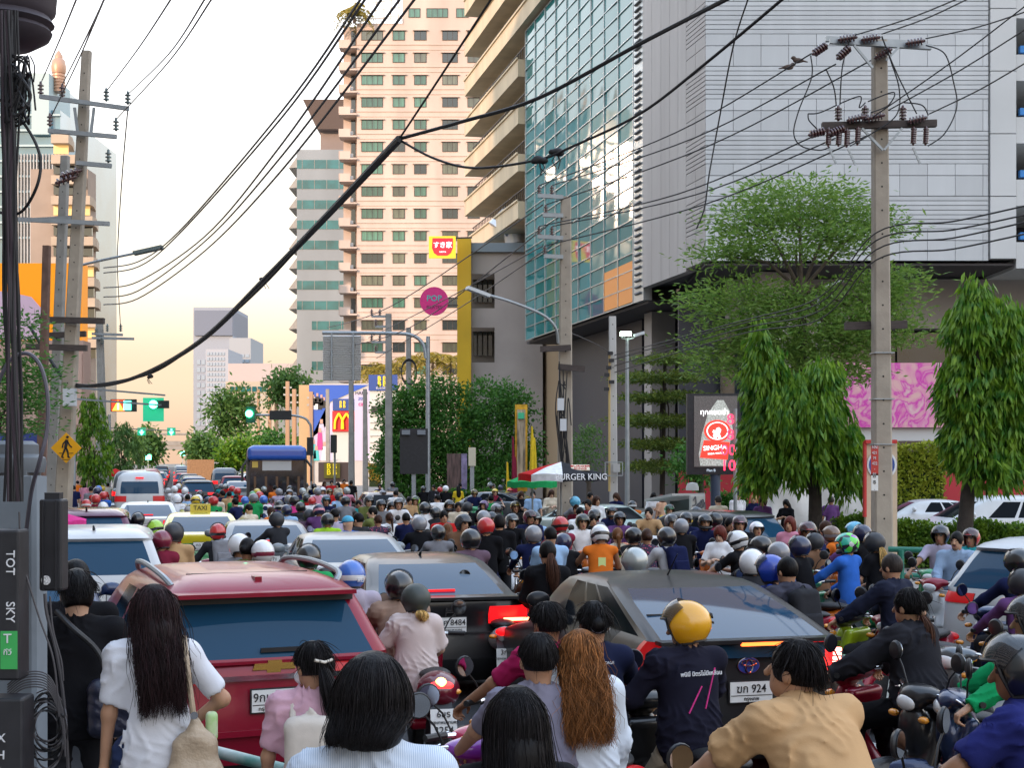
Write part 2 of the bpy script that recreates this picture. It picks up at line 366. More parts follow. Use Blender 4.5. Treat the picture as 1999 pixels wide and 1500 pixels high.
def hand_sdf(S, J, i, fine, grip):
    wr = J['wr', i]; d = wr - J['el', i]; d = d / np.linalg.norm(d); sgn = -1 if i == 0 else 1
    up = np.array((0, 0, 1.)); sd = np.cross(d, up); sd /= max(np.linalg.norm(sd), 1e-6); nrm = np.cross(sd, d)   # nrm: back of the hand
    pal = wr + d * .05; S.ell(pal, (.04, .052, .018), np.stack((sd, d, nrm)), k=.02)
    for q, (o, L) in enumerate(((-.03, .068), (-.01, .078), (.011, .074), (.031, .058))):
        a = wr + d * .088 + sd * o; c = .9 if grip else .35
        b = a + (d * math.cos(c) - nrm * math.sin(c)) * L * .55; e = b + (d * math.cos(2.4 * c) - nrm * math.sin(2.4 * c)) * L * .6
        r = .0095 if fine else .013; S.cap(a, b, r, r * .95, k=.006 if fine else .012); S.cap(b, e, r * .95, r * .8, k=.004)
    t0 = wr + d * .03 - sd * sgn * .035; t1 = t0 + (d * .6 - sd * sgn * .6 - nrm * .4) * .04; t2 = t1 + (d * .8 - nrm * .6) * .032
    S.cap(t0, t1, .013, .011, k=.012); S.cap(t1, t2, .011, .009, k=.004)
def body_mesh(J, res, fine=False, grip=True, key=''):
    S = SDF(res, .028); f = J['f']; A = torso_ax(J); HRm = J['HR']; td = J['td']
    S.ell(J['hc'] + HRm.T @ np.array((0, -.008, .012)), (.074, .094, .108), HRm); S.ell(hpt(J, 0, .03, -.062), (.052, .056, .055), HRm)
    S.cap(hpt(J, 0, .09, .006), hpt(J, 0, .106, -.026), .009, .015, k=.012)
    for sx_ in (-1, 1):
        S.ell(hpt(J, sx_ * .077, -.008, -.012), (.012, .02, .03), HRm, k=.008)
        S.ell(hpt(J, sx_ * .031, .1, .014), (.019, .014, .012), HRm, k=.012, sub=True)
    S.cap(J['neck'] - td * .02, hpt(J, 0, -.02, -.06), .05 if f else .056, .047 if f else .054, k=.03)
    S.ell(J['pel'] + td * .3, (.13 if f else .15, .09, .19), A); S.ell(J['pel'] + td * .02, (.15, .105, .12), A)
    S.cap(J['sh', 0], J['sh', 1], .05, k=.04)
    for i in (0, 1):
        q = .85 if f else 1.
        S.cap(J['sh', i], J['el', i], .048 * q, .038 * q); S.cap(J['el', i], J['wr', i], .04 * q, .026 * q); hand_sdf(S, J, i, fine, grip)
        S.cap(J['hip', i], J['kn', i], .078, .05); S.cap(J['kn', i], J['an', i], .054, .034)
        S.cap(J['an', i], J['an', i] + np.array((0, .13, -.035)), .036, .03)
    me = S.mesh('person', [None, DARK, LIP])
    return face_parts(me, J)
def face_parts(me, J):
    """paint eyes, brows and lips by face position (flat marks on the skin)"""
    n = len(me.polygons); c = np.empty(n * 3, np.float32); me.polygons.foreach_get('center', c); c = c.reshape(-1, 3)
    q = (c - J['hc']) @ J['HR'].T; mi = np.zeros(n, np.int32)
    fr = q[:, 1] > .055
    ex = np.abs(np.abs(q[:, 0]) - .031)
    mi[fr & (ex < .016) & (np.abs(q[:, 2] - .014) < .0085)] = 1
    mi[fr & (ex < .021) & (np.abs(q[:, 2] - .037) < .006)] = 1
    mi[fr & (np.abs(q[:, 0]) < .024) & (np.abs(q[:, 2] + .058) < .009)] = 2
    me.polygons.foreach_set('material_index', mi); return me
def folds(amp, f=1., seed=0.):
    def w(X, Y, Z):
        rg = lambda q: (1 - np.abs(np.sin(q))) ** 1.6
        wob = 1.6 * np.sin(17 * X + 11 * Z + seed) + 1.1 * np.sin(23 * Y - 13 * X + 2 * seed) + .8 * np.sin(29 * Z + 19 * X)
        a = rg(31 * f * (Z + .75 * np.abs(X)) + wob); b = rg(26 * f * (.6 * Z - X) + 1.3 * wob + 1); c = rg(52 * f * (Z + .35 * X + .3 * Y) - wob)
        m1 = np.clip(1.8 * np.sin(9 * X + 3 * Z + seed) * np.sin(10 * Z + 1 + seed), 0, 1); m2 = np.clip(1.8 * np.sin(8 * X - 7 * Z + 5 * Y + 2 * seed) * np.sin(6 * Z + 4 * X + seed), 0, 1); m3 = np.clip(np.sin(13 * Z - 5 * X + 3 * seed + 2), 0, 1)
        return -amp * 2.3 * (a * m1 + b * m2 + .5 * c * m3) + amp * .5
    return w
def top_mesh(J, res, sleeve='short', loose=0., hood=False, amp=0., seed=0., neckr=.062, long_hem=0.):
    S = SDF(res, .035); f = J['f']; A = torso_ax(J); td = J['td']; p = J['pel']; L = loose
    S.ell(p + td * .32, ((.148 if f else .172) + L, .112 + L, .22), A, k=.05); S.ell(p + td * .14, ((.14 if f else .162) + L, .112 + L, .2), A, k=.06)
    S.ell(p + td * (.0 - long_hem), ((.172 if f else .176) + L, .132 + L, .27 + long_hem), A, k=.06)
    S.cap(J['sh', 0] - td * .005, J['sh', 1] - td * .005, .052 + .3 * L, k=.06)
    S.cap(J['neck'] - td * .06, J['neck'] - td * .005, .075, .064, k=.03)
    for i in (0, 1): S.cap(J['neck'] - td * .015, J['sh', i] + td * .0, .062, .05 + .3 * L, k=.04)
    if f: S.ell(p + td * .33 + J['fw'] * .075, (.12, .06, .075), A, k=.05)
    for i in (0, 1):
        a, b, w = J['sh', i], J['el', i], J['wr', i]
        if sleeve == 'none': continue
        if sleeve == 'short':
            e = a + (b - a) * .72; S.cap(a, e, .058 + .5 * L, .06 + .6 * L, k=.05)
        else:
            S.cap(a, b, .06 + .5 * L, .054 + .5 * L, k=.05); e = b + (w - b) * .93; S.cap(b, e, .056 + .5 * L, .042 + .4 * L, k=.03)
    if hood:
        S.cap(J['neck'] - J['fw'] * .05 + np.array((-.07, 0, -.01)), J['neck'] - J['fw'] * .05 + np.array((.07, 0, -.01)), .05, k=.03)
        S.ell(J['neck'] - J['fw'] * .11 - td * .07, (.11, .045, .1), A, k=.03)
    for i in (0, 1):
        a, b, w = J['sh', i], J['el', i], J['wr', i]
        if sleeve == 'short':
            d = (b - a) / np.linalg.norm(b - a); e = a + (b - a) * .72; S.cap(e + d * (.052 + .6 * L), e + d * .2, .05 + .55 * L, k=.0, sub=True); S.box(e + d * (.16 + .3 * L), (.1 + L, .12, .1 + L), axes(d, (0.01, .02, 1) if abs(d[2]) < .9 else (0, 1, .01)), k=0, sub=True)
        elif sleeve == 'long':
            d = (w - b) / np.linalg.norm(w - b); e = b + (w - b) * .93; S.box(e + d * .13, (.09, .12, .09), axes(d, (0.01, .02, 1) if abs(d[2]) < .9 else (0, 1, .01)), k=0, sub=True)
    S.cap(J['neck'] + td * .03, J['neck'] + td * .2, neckr, k=.0, sub=True)
    S.box(p - td * (.235 + long_hem), (.35, .3, .13), A, k=.0, sub=True)
    return S.mesh('shirt', [None], warp=folds(amp, 1., seed) if amp else None)
def legs_mesh(J, res, short=False, loose=0., amp=0., skirt=False):
    S = SDF(res, .035); S.ell(J['pel'] + J['td'] * .0, (.165, .125, .13), torso_ax(J), k=.05)
    for i in (0, 1):
        h, k_, a = J['hip', i], J['kn', i], J['an', i]
        S.cap(h, k_, .092 + loose, .068 + loose, k=.04)
        if not short: S.cap(k_, k_ + (a - k_) * .88, .068 + loose, .052 + loose, k=.03)
    return S.mesh('trousers', [None], warp=folds(amp) if amp else None)
def shoe_mesh(J, i, res=.012):
    S = SDF(res, .02); a = J['an', i]; S.cap(a + (0, -.04, -.03), a + (0, .15, -.045), .042, .04); S.cap(a + (0, -.01, -.02), a + (0, -.01, .02), .045, .042)
    S.box(a + (0, .05, -.075), (.046, .15, .012), rr=.008, k=.004)
    return S.mesh('shoe', [None])
def hair_mesh(kind, res=.012):
    """hair in head space (x right, y forward, z up, origin at the head centre)"""
    S = SDF(res, .02)
    if kind == 'short':
        S.ell((0, -.014, .022), (.084, .104, .112)); S.box((0, .03, -.12), (.2, .2, .075), k=.01, sub=True)
    elif kind == 'pixie':
        S.ell((0, -.014, .024), (.088, .108, .118)); S.ell((0, -.04, -.02), (.083, .08, .09)); S.box((0, .03, -.155), (.2, .2, .075), k=.01, sub=True)
    elif kind == 'bob':
        S.ell((0, -.014, .018), (.094, .112, .12)); S.ell((0, -.03, -.05), (.1, .09, .1)); S.box((0, .0, -.21), (.2, .2, .08), k=.01, sub=True)
    elif kind == 'long':
        S.ell((0, -.014, .018), (.092, .112, .12)); S.ell((0, -.05, -.06), (.1, .085, .12)); S.cap((0, -.075, -.1), (0, -.13, -.36), .075, .035, k=.06); S.ell((0, -.11, -.25), (.105, .045, .17), k=.05)
    elif kind == 'pony':
        S.ell((0, -.014, .022), (.083, .106, .114)); S.box((0, .03, -.13), (.2, .2, .075), k=.01, sub=True)
        S.cap((0, -.1, .03), (0, -.15, -.02), .024, .034, k=.01); S.cap((0, -.15, -.02), (.01, -.15, -.3), .034, .014, k=.01)
    elif kind == 'bun':
        S.ell((0, -.014, .022), (.083, .106, .114)); S.box((0, .03, -.13), (.2, .2, .075), k=.01, sub=True); S.ell((0, -.11, .0), (.045, .04, .045))
    elif kind == 'cap':
        S.ell((0, -.01, .045), (.088, .11, .09)); S.box((0, .0, -.03), (.2, .2, .055), k=.004, sub=True); S.ell((0, .12, .03), (.07, .075, .012))
    if kind not in ('cap',): S.ell((0, .115, -.05), (.066, .075, .1), k=.012, sub=True)
    return S.mesh('hair', [None])
def helmet_meshes(full=False):
    """open-face (or full-face) shell, black rim trim, visor; head space"""
    c = np.array((0, -.008, .02)); r = np.array((.128, .152, .138)); NT, NP = 48, 14; sh = MB(); rim = []
    def dirv(th, ph): return Vector((math.sin(th) * math.cos(ph) * r[0] + c[0], math.cos(th) * math.cos(ph) * r[1] + c[1], math.sin(ph) * r[2] + c[2]))
    def low(th):
        a = abs((th + math.pi) % (2 * math.pi) - math.pi); lo = -.92 + .1 * (1 if a > 2.2 else 0)
        t = max(0, min(1, (a - (.95)) / .25)); t = t * t * (3 - 2 * t); return .34 * (1 - t) + lo * t
    for j in range(NT):
        th = 2 * math.pi * j / NT
        for i in range(NP + 1):
            ph = math.pi / 2 + (low(th) - math.pi / 2) * (i / NP); p = dirv(th, ph)
            if ph < -.35: p.x *= .97; p.y = c[1] + (p.y - c[1]) * .98
            sh.v.append(tuple(p))
        rim.append(dirv(th, low(th)) * 1.0)
    for j in range(NT):
        for i in range(NP):
            a, b = j * (NP + 1) + i, ((j + 1) % NT) * (NP + 1) + i
            th = 2 * math.pi * (j + .5) / NT; mid = abs(math.sin(th)) * math.cos(math.pi / 2 - (i + .5) / NP * 1.5) * 0
            sh.f.append([a, a + 1, b + 1, b] if i else [a, a + 1, b + 1]); sh.m.append(1 if (i in (9, 10) and abs(th - math.pi) < 1.9) else 0); sh.sm.append(True)
    tr = MB(); tr.tube(rim + [rim[0]], .008, 6)
    if full:   # chin bar
        pts = [dirv(th, -.55 - .1 * math.cos(th)) * 1.0 for th in np.linspace(-1.15, 1.15, 12)]; tr.tube(pts, [.03] * 12, 8)
    vi = MB(); n = 14; q = []
    for th in np.linspace(-1.12, 1.12, n):
        for ph in (.62, .4, .15, -.1, -.3):
            p = dirv(th, ph); p = Vector(c) + (p - Vector(c)) * (1.04 + .02 * math.cos(th)); q.append(p)
    vi.add(q, [(i * 5 + k, (i + 1) * 5 + k, (i + 1) * 5 + k + 1, i * 5 + k + 1) for i in range(n - 1) for k in range(4)], 0, True)
    return sh.mesh('helmet', [None, None]), tr.mesh('rim_trim', [BLK]), vi.mesh('visor', [VISOR])
_PC = {}
def cached(key, fn):
    if key not in _PC: _PC[key] = fn()
    return _PC[key]
def head_part(root, J, head, fine=False, hair_name='hair'):
    """head: ('helmet', colour or material, stripe colour, visor 'up'|'down'|None, full) or ('hair', kind, colour)"""
    M4 = Matrix([list(J['HR'].T[i]) for i in range(3)]).to_4x4(); M4.translation = Vector(J['hc'])
    if head[0] == 'helmet':
        full = len(head) > 4 and head[4]; sh, tr, vi = cached(('helmet', full), lambda: helmet_meshes(full))
        h = link('helmet', sh, root); h.matrix_local = M4; hm = head[1] if not isinstance(head[1], str) else HM(head[1])
        setmat(h, 0, hm); setmat(h, 1, hm if not head[2] else HM(head[2]))
        link('rim_trim', tr, h)
        if head[3]:
            v = link('visor', vi, h)
            if head[3] == 'up': v.rotation_euler = (R(40), 0, 0); v.location = (0, -.004, .006); v.scale = (1.05, 1.05, 1.05)
        return h
    me = cached(('hair', head[1], fine), lambda: hair_mesh(head[1], .008 if fine else .013)); h = link('cap' if head[1] == 'cap' else hair_name, me, root); h.matrix_local = M4
    setmat(h, 0, (HAIRM[head[2]] if head[2] in HAIRM and head[1] != 'cap' else CM(head[2])) if isinstance(head[2], str) else head[2]); return h
def person(pose, sex, loc, rz, skin=1, top=('navy', 'long'), legs='black', head=('hair', 'short', 'black'), label='', group=None, sc=1., res=.017, fine=False,
           loose=0., hood=False, amp=0., shoes=False, seed=0., grip=True, short=False, name='person', cat='person', neckr=.062, long_hem=0., legloose=0.):
    kp = pose if isinstance(pose, str) else repr(pose); J = cached(('J', kp, sex), lambda: skel(pose, sex)); sk = SKIN[skin]
    bm = cached(('body', kp, sex, res, grip), lambda: body_mesh(J, res, fine, grip)); root = link(name, bm, None, loc, rz); root.scale = (sc, sc, sc)
    setmat(root, 0, sk); tag(root, label, cat, group)
    tm = cached(('top', kp, sex, top[1], res, loose, hood, amp, seed, neckr, long_hem), lambda: top_mesh(J, res, top[1], loose, hood, amp, seed, neckr, long_hem))
    t = link('shirt' if top[1] == 'short' else 'jacket' if top[1] == 'long' else 'sleeveless_top', tm, root); setmat(t, 0, top[0] if not isinstance(top[0], str) else CM(top[0]))
    lm = cached(('legs', kp, sex, res, short, amp, legloose), lambda: legs_mesh(J, res, short, legloose, amp)); g = link('trousers', lm, root); setmat(g, 0, legs if not isinstance(legs, str) else CM(legs))
    if shoes:
        for i in (0, 1):
            s_ = link('shoe', cached(('shoe', kp, sex, i), lambda: shoe_mesh(J, i)), root); setmat(s_, 0, CM('lightgrey' if shoes is True else shoes))
    if head: head_part(root, J, head, fine)
    return root, J
def strands(root, name, roots, path, m, n, r=.0022, segs=9, seed=1, jit=.012, wave=0.):
    """hair strands as thin tapered ribbons of triangular section: path(u, v, t) -> point, u,v in 0..1"""
    rg = np.random.default_rng(seed); u = rg.random(n); v = rg.random(n); T = np.linspace(0, 1, segs); P = np.zeros((n, segs, 3)); ph = rg.random((n, 2)) * 6.28
    for k, t in enumerate(T):
        P[:, k, :] = path(u, v, np.full(n, t))
    fly = np.where(rg.random(n) < .07, 3.2, 1.)[:, None, None]; off = rg.normal(0, jit, (n, 1, 3)) * fly * (T[None, :, None] ** .7)
    P = P + off
    if wave: P[:, :, 0] += wave * np.sin(T[None] * 13 + ph[:, :1]) * T[None]; P[:, :, 1] += wave * .7 * np.sin(T[None] * 11 + ph[:, 1:]) * T[None]
    D = np.gradient(P, axis=1); D /= np.maximum(np.linalg.norm(D, axis=2, keepdims=True), 1e-6)
    ref = rg.normal(size=(n, 1, 3)); A = np.cross(D, ref); A /= np.maximum(np.linalg.norm(A, axis=2, keepdims=True), 1e-6); B = np.cross(D, A)
    rad = (r * (1 - .75 * T ** 2))[None, :, None]
    ring = [P + A * rad, P + (A * -.5 + B * .87) * rad, P + (A * -.5 - B * .87) * rad]; vv = np.stack(ring, 2).reshape(-1, 3)
    base = (np.arange(n)[:, None] * segs + np.arange(segs - 1)[None])[..., None] * 3
    f = [np.stack((base[..., 0] + a, base[..., 0] + b, base[..., 0] + 3 + b, base[..., 0] + 3 + a), -1).reshape(-1, 4) for a, b in ((0, 1), (1, 2), (2, 0))]
    me = fast_mesh(name, vv, np.concatenate(f), [m], True); at = me.attributes.new('tone', 'FLOAT', 'POINT'); at.data.foreach_set('value', np.repeat(rg.random(n) ** 2, segs * 3).astype(np.float32)); return link(name, me, root)
# ================================================================== VEHICLES
GLASS = mat('car_glass', (.012, .05, .10), .03, spec=.2); GLASS.node_tree.nodes['Principled BSDF'].inputs['IOR'].default_value = 1.55
GLASSD = mat('side_glass', (.010, .013, .017), .08, spec=.02); RUB = mat('tyre_rubber', (.02, .02, .022), .8, noise=.2); RIM = mat('rim_alloy', (.45, .46, .48), .3, .9); CHR = mat('chrome', (.75, .76, .78), .12, 1.)
TAILR = mat('tail_lens', (.28, .006, .008), .3, emit=(1, .01, .015), es=.12); TAILON = mat('tail_lit', (.3, .004, .006), .4, emit=(1, .008, .012), es=.75); TAILHOT = mat('tail_hot', (.5, .05, .03), .4, emit=(1, .25, .12), es=4.)
CLRL = mat('lamp_lens', (.75, .75, .75), .1, coat=1.); AMB = mat('amber_lens', (.8, .3, .02), .2, coat=1.)
PLATE = mat('plate_white', (.78, .78, .76), .4); INK = mat('ink_black', (.015, .015, .018), .5); TRIM = mat('car_trim', (.018, .018, .02), .45)
GOLD = mat('gold_badge', (.7, .48, .12), .25, .8); BADGEB = mat('badge_blue', (.02, .05, .25), .2, coat=1.)
FS = [0, .06, .1, .2, .28, .31, .4, .5, .53, .62, .72, .76, .88, 1.0]
KINDS = dict(
    sedan=dict(rows=[(.20, .18, 4.40, .78, .2), (.30, .05, 4.50, .86, .22), (.45, 0, 4.54, .895, .25), (.62, .02, 4.54, .90, .25), (.74, .05, 4.48, .90, .25), (.80, .06, 4.3, .895, .28),
                     (.90, .04, 3.6, .885, .28), (.98, .02, 3.35, .87, .25), (1.03, .03, 3.25, .85, .22), (1.05, .10, 3.2, .83, .2), (1.07, .40, 3.15, .80, .13), (1.17, .68, 2.98, .755, .13),
                     (1.27, .96, 2.8, .71, .13), (1.345, 1.2, 2.64, .67, .13), (1.385, 1.4, 2.5, .625, .16), (1.41, 1.62, 2.32, .52, .2), (1.42, 1.85, 2.1, .25, .1)], glass=(10, 13), lamp=(5, 7), bumper=(0, 2), plate=.80, wheel=.32, wb=(.95, 3.62)),
    suv=dict(rows=[(.28, .15, 4.4, .80, .2), (.40, .03, 4.55, .88, .22), (.60, 0, 4.6, .91, .25), (.80, .03, 4.58, .915, .25), (.95, .05, 4.45, .91, .25), (1.00, .05, 3.7, .905, .26), (1.06, .08, 3.4, .89, .25),
                   (1.11, .10, 3.3, .865, .13), (1.25, .20, 3.05, .80, .12), (1.40, .31, 2.8, .745, .12), (1.50, .40, 2.62, .705, .12), (1.535, .36, 2.55, .69, .15), (1.58, .42, 2.45, .65, .2), (1.635, .7, 2.25, .52, .2), (1.65, 1.1, 1.9, .2, .05)],
             glass=(7, 10), lamp=(4, 6), bumper=(0, 1), plate=.83, wheel=.35, wb=(.88, 3.6)),
    fastback=dict(rows=[(.20, .16, 4.3, .78, .2), (.30, .04, 4.42, .85, .22), (.45, 0, 4.46, .87, .25), (.62, .02, 4.46, .875, .25), (.78, .05, 4.36, .875, .25), (.86, .06, 4.0, .87, .28), (.94, .07, 3.5, .86, .28), (1.0, .07, 3.38, .84, .25),
                        (1.08, .05, 3.25, .80, .22), (1.12, .03, 3.15, .775, .2), (1.13, .10, 3.12, .765, .1), (1.24, .50, 2.97, .735, .1), (1.34, .88, 2.82, .70, .1), (1.42, 1.2, 2.68, .665, .12), (1.455, 1.4, 2.55, .625, .16), (1.48, 1.62, 2.38, .53, .2), (1.49, 1.85, 2.15, .25, .1)],
                  glass=(10, 13), lamp=(5, 9), bumper=(0, 2), plate=.74, wheel=.32, wb=(.9, 3.55), sideglass=7),
    van=dict(rows=[(.28, .1, 4.7, .80, .15), (.40, .03, 4.85, .9, .2), (.70, 0, 4.9, .93, .2), (1.0, .01, 4.85, .93, .2), (1.15, .02, 4.6, .925, .2), (1.22, .03, 4.35, .915, .2), (1.30, .04, 4.2, .905, .2), (1.50, .08, 4.0, .88, .18), (1.68, .13, 3.8, .855, .18),
                   (1.76, .16, 3.7, .84, .18), (1.95, .25, 3.45, .79, .2), (2.08, .4, 3.1, .68, .2), (2.13, .8, 2.6, .5, .2), (2.14, 1.2, 2.2, .2, .05)], glass=(6, 9), lamp=(3, 5), bumper=(0, 1), plate=.7, wheel=.33, wb=(.95, 3.6)),
    hatch=dict(rows=[(.22, .14, 3.9, .76, .2), (.32, .03, 4.0, .83, .22), (.5, 0, 4.05, .85, .25), (.7, .02, 4.05, .855, .25), (.84, .04, 3.85, .85, .25), (.92, .06, 3.3, .845, .25), (.98, .08, 3.1, .83, .25), (1.03, .10, 3.0, .80, .22), (1.15, .22, 2.8, .735, .2),
                     (1.28, .40, 2.55, .675, .2), (1.38, .55, 2.35, .63, .2), (1.43, .5, 2.25, .60, .2), (1.46, .7, 2.1, .54, .2), (1.485, .95, 1.9, .4, .2), (1.49, 1.2, 1.6, .2, .05)], glass=(7, 10), lamp=(3, 6), bumper=(0, 1), plate=.7, wheel=.31, wb=(.75, 3.2)))
def car_pts(row):
    z, yr, yf, w, cr = row; cr = min(cr, w * .9, (yf - yr) * .45); P = []; nR = 13
    def rear(x): return yr + .05 * (x / w) ** 2
    for i in range(nR): x = -(w - cr) + 2 * (w - cr) * i / (nR - 1); P.append((x, rear(x), z))
    yc = rear(w - cr) + cr
    for k in (1, 2, 3): a = k * math.pi / 8; P.append((w - cr + cr * math.sin(a), yc - cr * math.cos(a), z))
    y1 = yf - cr * 1.0 - .06
    for f in FS: P.append((w + .0 - .02 * (2 * f - 1) ** 2, yc + (y1 - yc) * f, z))
    for k in (1, 2, 3): a = k * math.pi / 8; P.append((w - .02 - cr + cr * math.cos(a), y1 + cr * math.sin(a), z))
    for i in range(9): x = (w - .02 - cr) * (1 - 2 * i / 8); P.append((x, yf - .06 * (x / w) ** 2, z))
    n = len(P); k0 = nR + 3 + len(FS)
    P += [(-x, y, z) for (x, y, z) in reversed(P[k0:k0 + 3])]
    P += [(-x, y, z) for (x, y, z) in reversed(P[nR + 3:nR + 3 + len(FS)])]
    P += [(-x, y, z) for (x, y, z) in reversed(P[nR:nR + 3])]
    return P
_CAR = {}
def car_meshes(kind):
    if kind in _CAR: return _CAR[kind]
    K = KINDS[kind]; rows = [car_pts(r) for r in K['rows']]; n = len(rows[0]); g0, g1 = K['glass']; sg0 = K.get('sideglass', g0)
    nR, nS = 13, len(FS); iS = nR + 3; iF = iS + nS + 3; iL = iF + 9 + 3
    out = {k: MB() for k in ('body', 'rear_window', 'windscreen', 'side_a', 'side_b', 'side_c', 'left_a', 'left_b', 'left_c', 'tail_r', 'tail_l', 'bumper')}
    def cat(i, j):
        if g0 <= i < g1:
            if 0 <= j < nR - 1: return 'rear_window'
            if iF <= j < iF + 8: return 'windscreen'
        if sg0 <= i < g1:
            for base, pre, rev in ((iS, 'side', False), (iL, 'left', True)):
                q = j - base
                if 0 <= q < nS - 1:
                    if rev: q = nS - 2 - q
                    if g0 <= i or q >= 3:
                        if q in (1, 2, 3): return pre + '_a'
                        if q in (5, 6): return pre + '_b'
                        if q in (8, 9, 10): return pre + '_c'
        if K['lamp'][0] <= i < K['lamp'][1]:
            if nR - 2 - (kind != 'fastback') <= j < iS + 1: return 'tail_r'
            if j >= n - 4 or j < 1 + (kind != 'fastback'): return 'tail_l'
        if K['bumper'][0] <= i < K['bumper'][1]: return 'bumper'
        return 'body'
    for i in range(len(rows) - 1):
        for j in range(n):
            c = cat(i, j); a, b = rows[i], rows[i + 1]; q = [Vector(a[j]), Vector(a[(j + 1) % n]), Vector(b[(j + 1) % n]), Vector(b[j])]
            mb = out[c]; o = len(mb.v)
            mb.v += [tuple(p) for p in q]; mb.f.append([o, o + 1, o + 2, o + 3]); mb.m.append(0); mb.sm.append(True)
    o = len(out['body'].v); out['body'].v += [tuple(p) for p in rows[-1]]; out['body'].f.append(list(range(o, o + n))); out['body'].m.append(0); out['body'].sm.append(True)
    res = {}
    for k, mb in out.items():
        if not mb.f: continue
        # weld
        key = {}; nv = []; mp = []
        for p in mb.v:
            t = (round(p[0], 4), round(p[1], 4), round(p[2], 4))
            if t not in key: key[t] = len(nv); nv.append(p)
            mp.append(key[t])
        mb.f = [[mp[i] for i in f] for f in mb.f]; mb.v = nv
        me = mb.mesh(k, [None]); me.set_sharp_from_angle(angle=R(38))
        if k.startswith('tail'):
            me.vertices.foreach_get
            for v in me.vertices: v.co.x *= 1.006; v.co.y -= .008
        res[k] = me
    def surf(z):
        for a, b in zip(K['rows'], K['rows'][1:]):
            if a[0] <= z <= b[0]: return a[1] + (b[1] - a[1]) * (z - a[0]) / max(b[0] - a[0], 1e-6)
        return 0
    res['surf'] = surf; _CAR[kind] = res; return res
def wheel_mesh():
    t = MB(); rot = Matrix.Rotation(R(90), 3, 'Y'); t.lathe([(.6, -.1), (.93, -.1), (1, -.07), (1, .07), (.93, .1), (.6, .1)], 24, rot=rot)
    r = MB(); r.lathe([(.6, -.09), (.62, .075), (.57, .085), (.54, .05), (.5, .045)], 24, rot=rot)
    for k in range(5):
        a = 2 * math.pi * k / 5; r.bar((.06, 0, 0), (.06, .58 * math.cos(a), .58 * math.sin(a)), .12, .03, up=(1, 0, 0))
    r.lathe([(.12, .0), (.12, .085), (.08, .09)], 12, rot=rot)
    return t.mesh('tyre', [RUB]), r.mesh('rim', [RIM])
WHEEL = wheel_mesh()
def wheel(parent, x, y, r, width=.2):
    o = link('wheel', WHEEL[0], parent, (x, y, r)); o.scale = (width / .2 * (1 if x > 0 else -1), r, r); link('rim', WHEEL[1], o); return o
def mirror_mesh():
    s = SDF(.015, .02); s.ell((0, 0, 0), (.11, .06, .075)); s.cap((-.09, .0, -.05), (-.16, .02, -.07), .02); return s.mesh('side_mirror', [None])
def car(kind, color, loc, rz, label, plate=None, detail=2, lit_tail=True, name='parked_car', cat='car', group=None, fin_=True, spoiler=False, brake=False, sc=1.):
    K = KINDS[kind]; M = car_meshes(kind); root = thing(name, label, cat, loc, rz, group); root.scale = (sc, sc, sc); pm = color
    b = link('body', M['body'], root); setmat(b, 0, pm)
    for k, nm in (('rear_window', 'rear_window'), ('windscreen', 'windscreen'), ('side_a', 'side_window'), ('side_b', 'side_window'), ('side_c', 'side_window'), ('left_a', 'side_window'), ('left_b', 'side_window'), ('left_c', 'side_window')):
        if k in M and (detail > 0 or k == 'rear_window'): o = link(nm, M[k], root); setmat(o, 0, GLASS if k == 'rear_window' else GLASSD)
    for k in ('tail_r', 'tail_l'):
        o = link('tail_light', M[k], root); setmat(o, 0, TAILON if lit_tail else TAILR)
    o = link('bumper', M['bumper'], root); setmat(o, 0, TRIM)
    for y in K['wb']:
        for sx in (-1, 1):
            if detail > 0: wheel(root, sx * .79, y, K['wheel'])
    if detail < 1: return root
    z = K['plate']; y = M['surf'](z); H2 = .075
    p = MB().box((0, y - .028, z), (.36, .012, .17), m=0).build('plate_frame', TRIM, root); MB().box((0, y - .037, z), (.34, .01, .15)).build('licence_plate', PLATE, p)
    if plate:
        text(plate[0], .085, INK, p, (0, y - .0435, z + .022), bold=.006, sx=.95); text(plate[1], .035, INK, p, (0, y - .0435, z - .052), sx=1.1)
        MB().box((0, y - .043, z - .026), (.33, .004, .005)).build('plate_rule', INK, p)
    if detail > 1:
        mm = cached(('mirror',), mirror_mesh); r_ = K['rows'][K['glass'][0]]
        for sx in (-1, 1):
            o = link('side_mirror', mm, root, (sx * (r_[3] + .13), r_[2] - .45, r_[0] + .08)); o.scale = (sx, 1, 1); setmat(o, 0, pm)
    zt = K['rows'][-1][0]
    if fin_:
        f = SDF(.008, .01); f.cap((0, 0, 0), (0, -.09, .045), .02, .012)
        yb = K['rows'][K['glass'][1] + 1][1] + .3; o = link('antenna_fin', cached(('fin',), lambda: f.mesh('antenna_fin', [TRIM])), root, (0, yb, zt - .015))
    if brake:
        z3 = K['rows'][K['glass'][0]][0] + .03; y3 = M['surf'](z3)
        MB().box((0, y3 + .01, z3 + .012), (.3, .03, .022)).build('brake_light', TAILON, root)
    return root
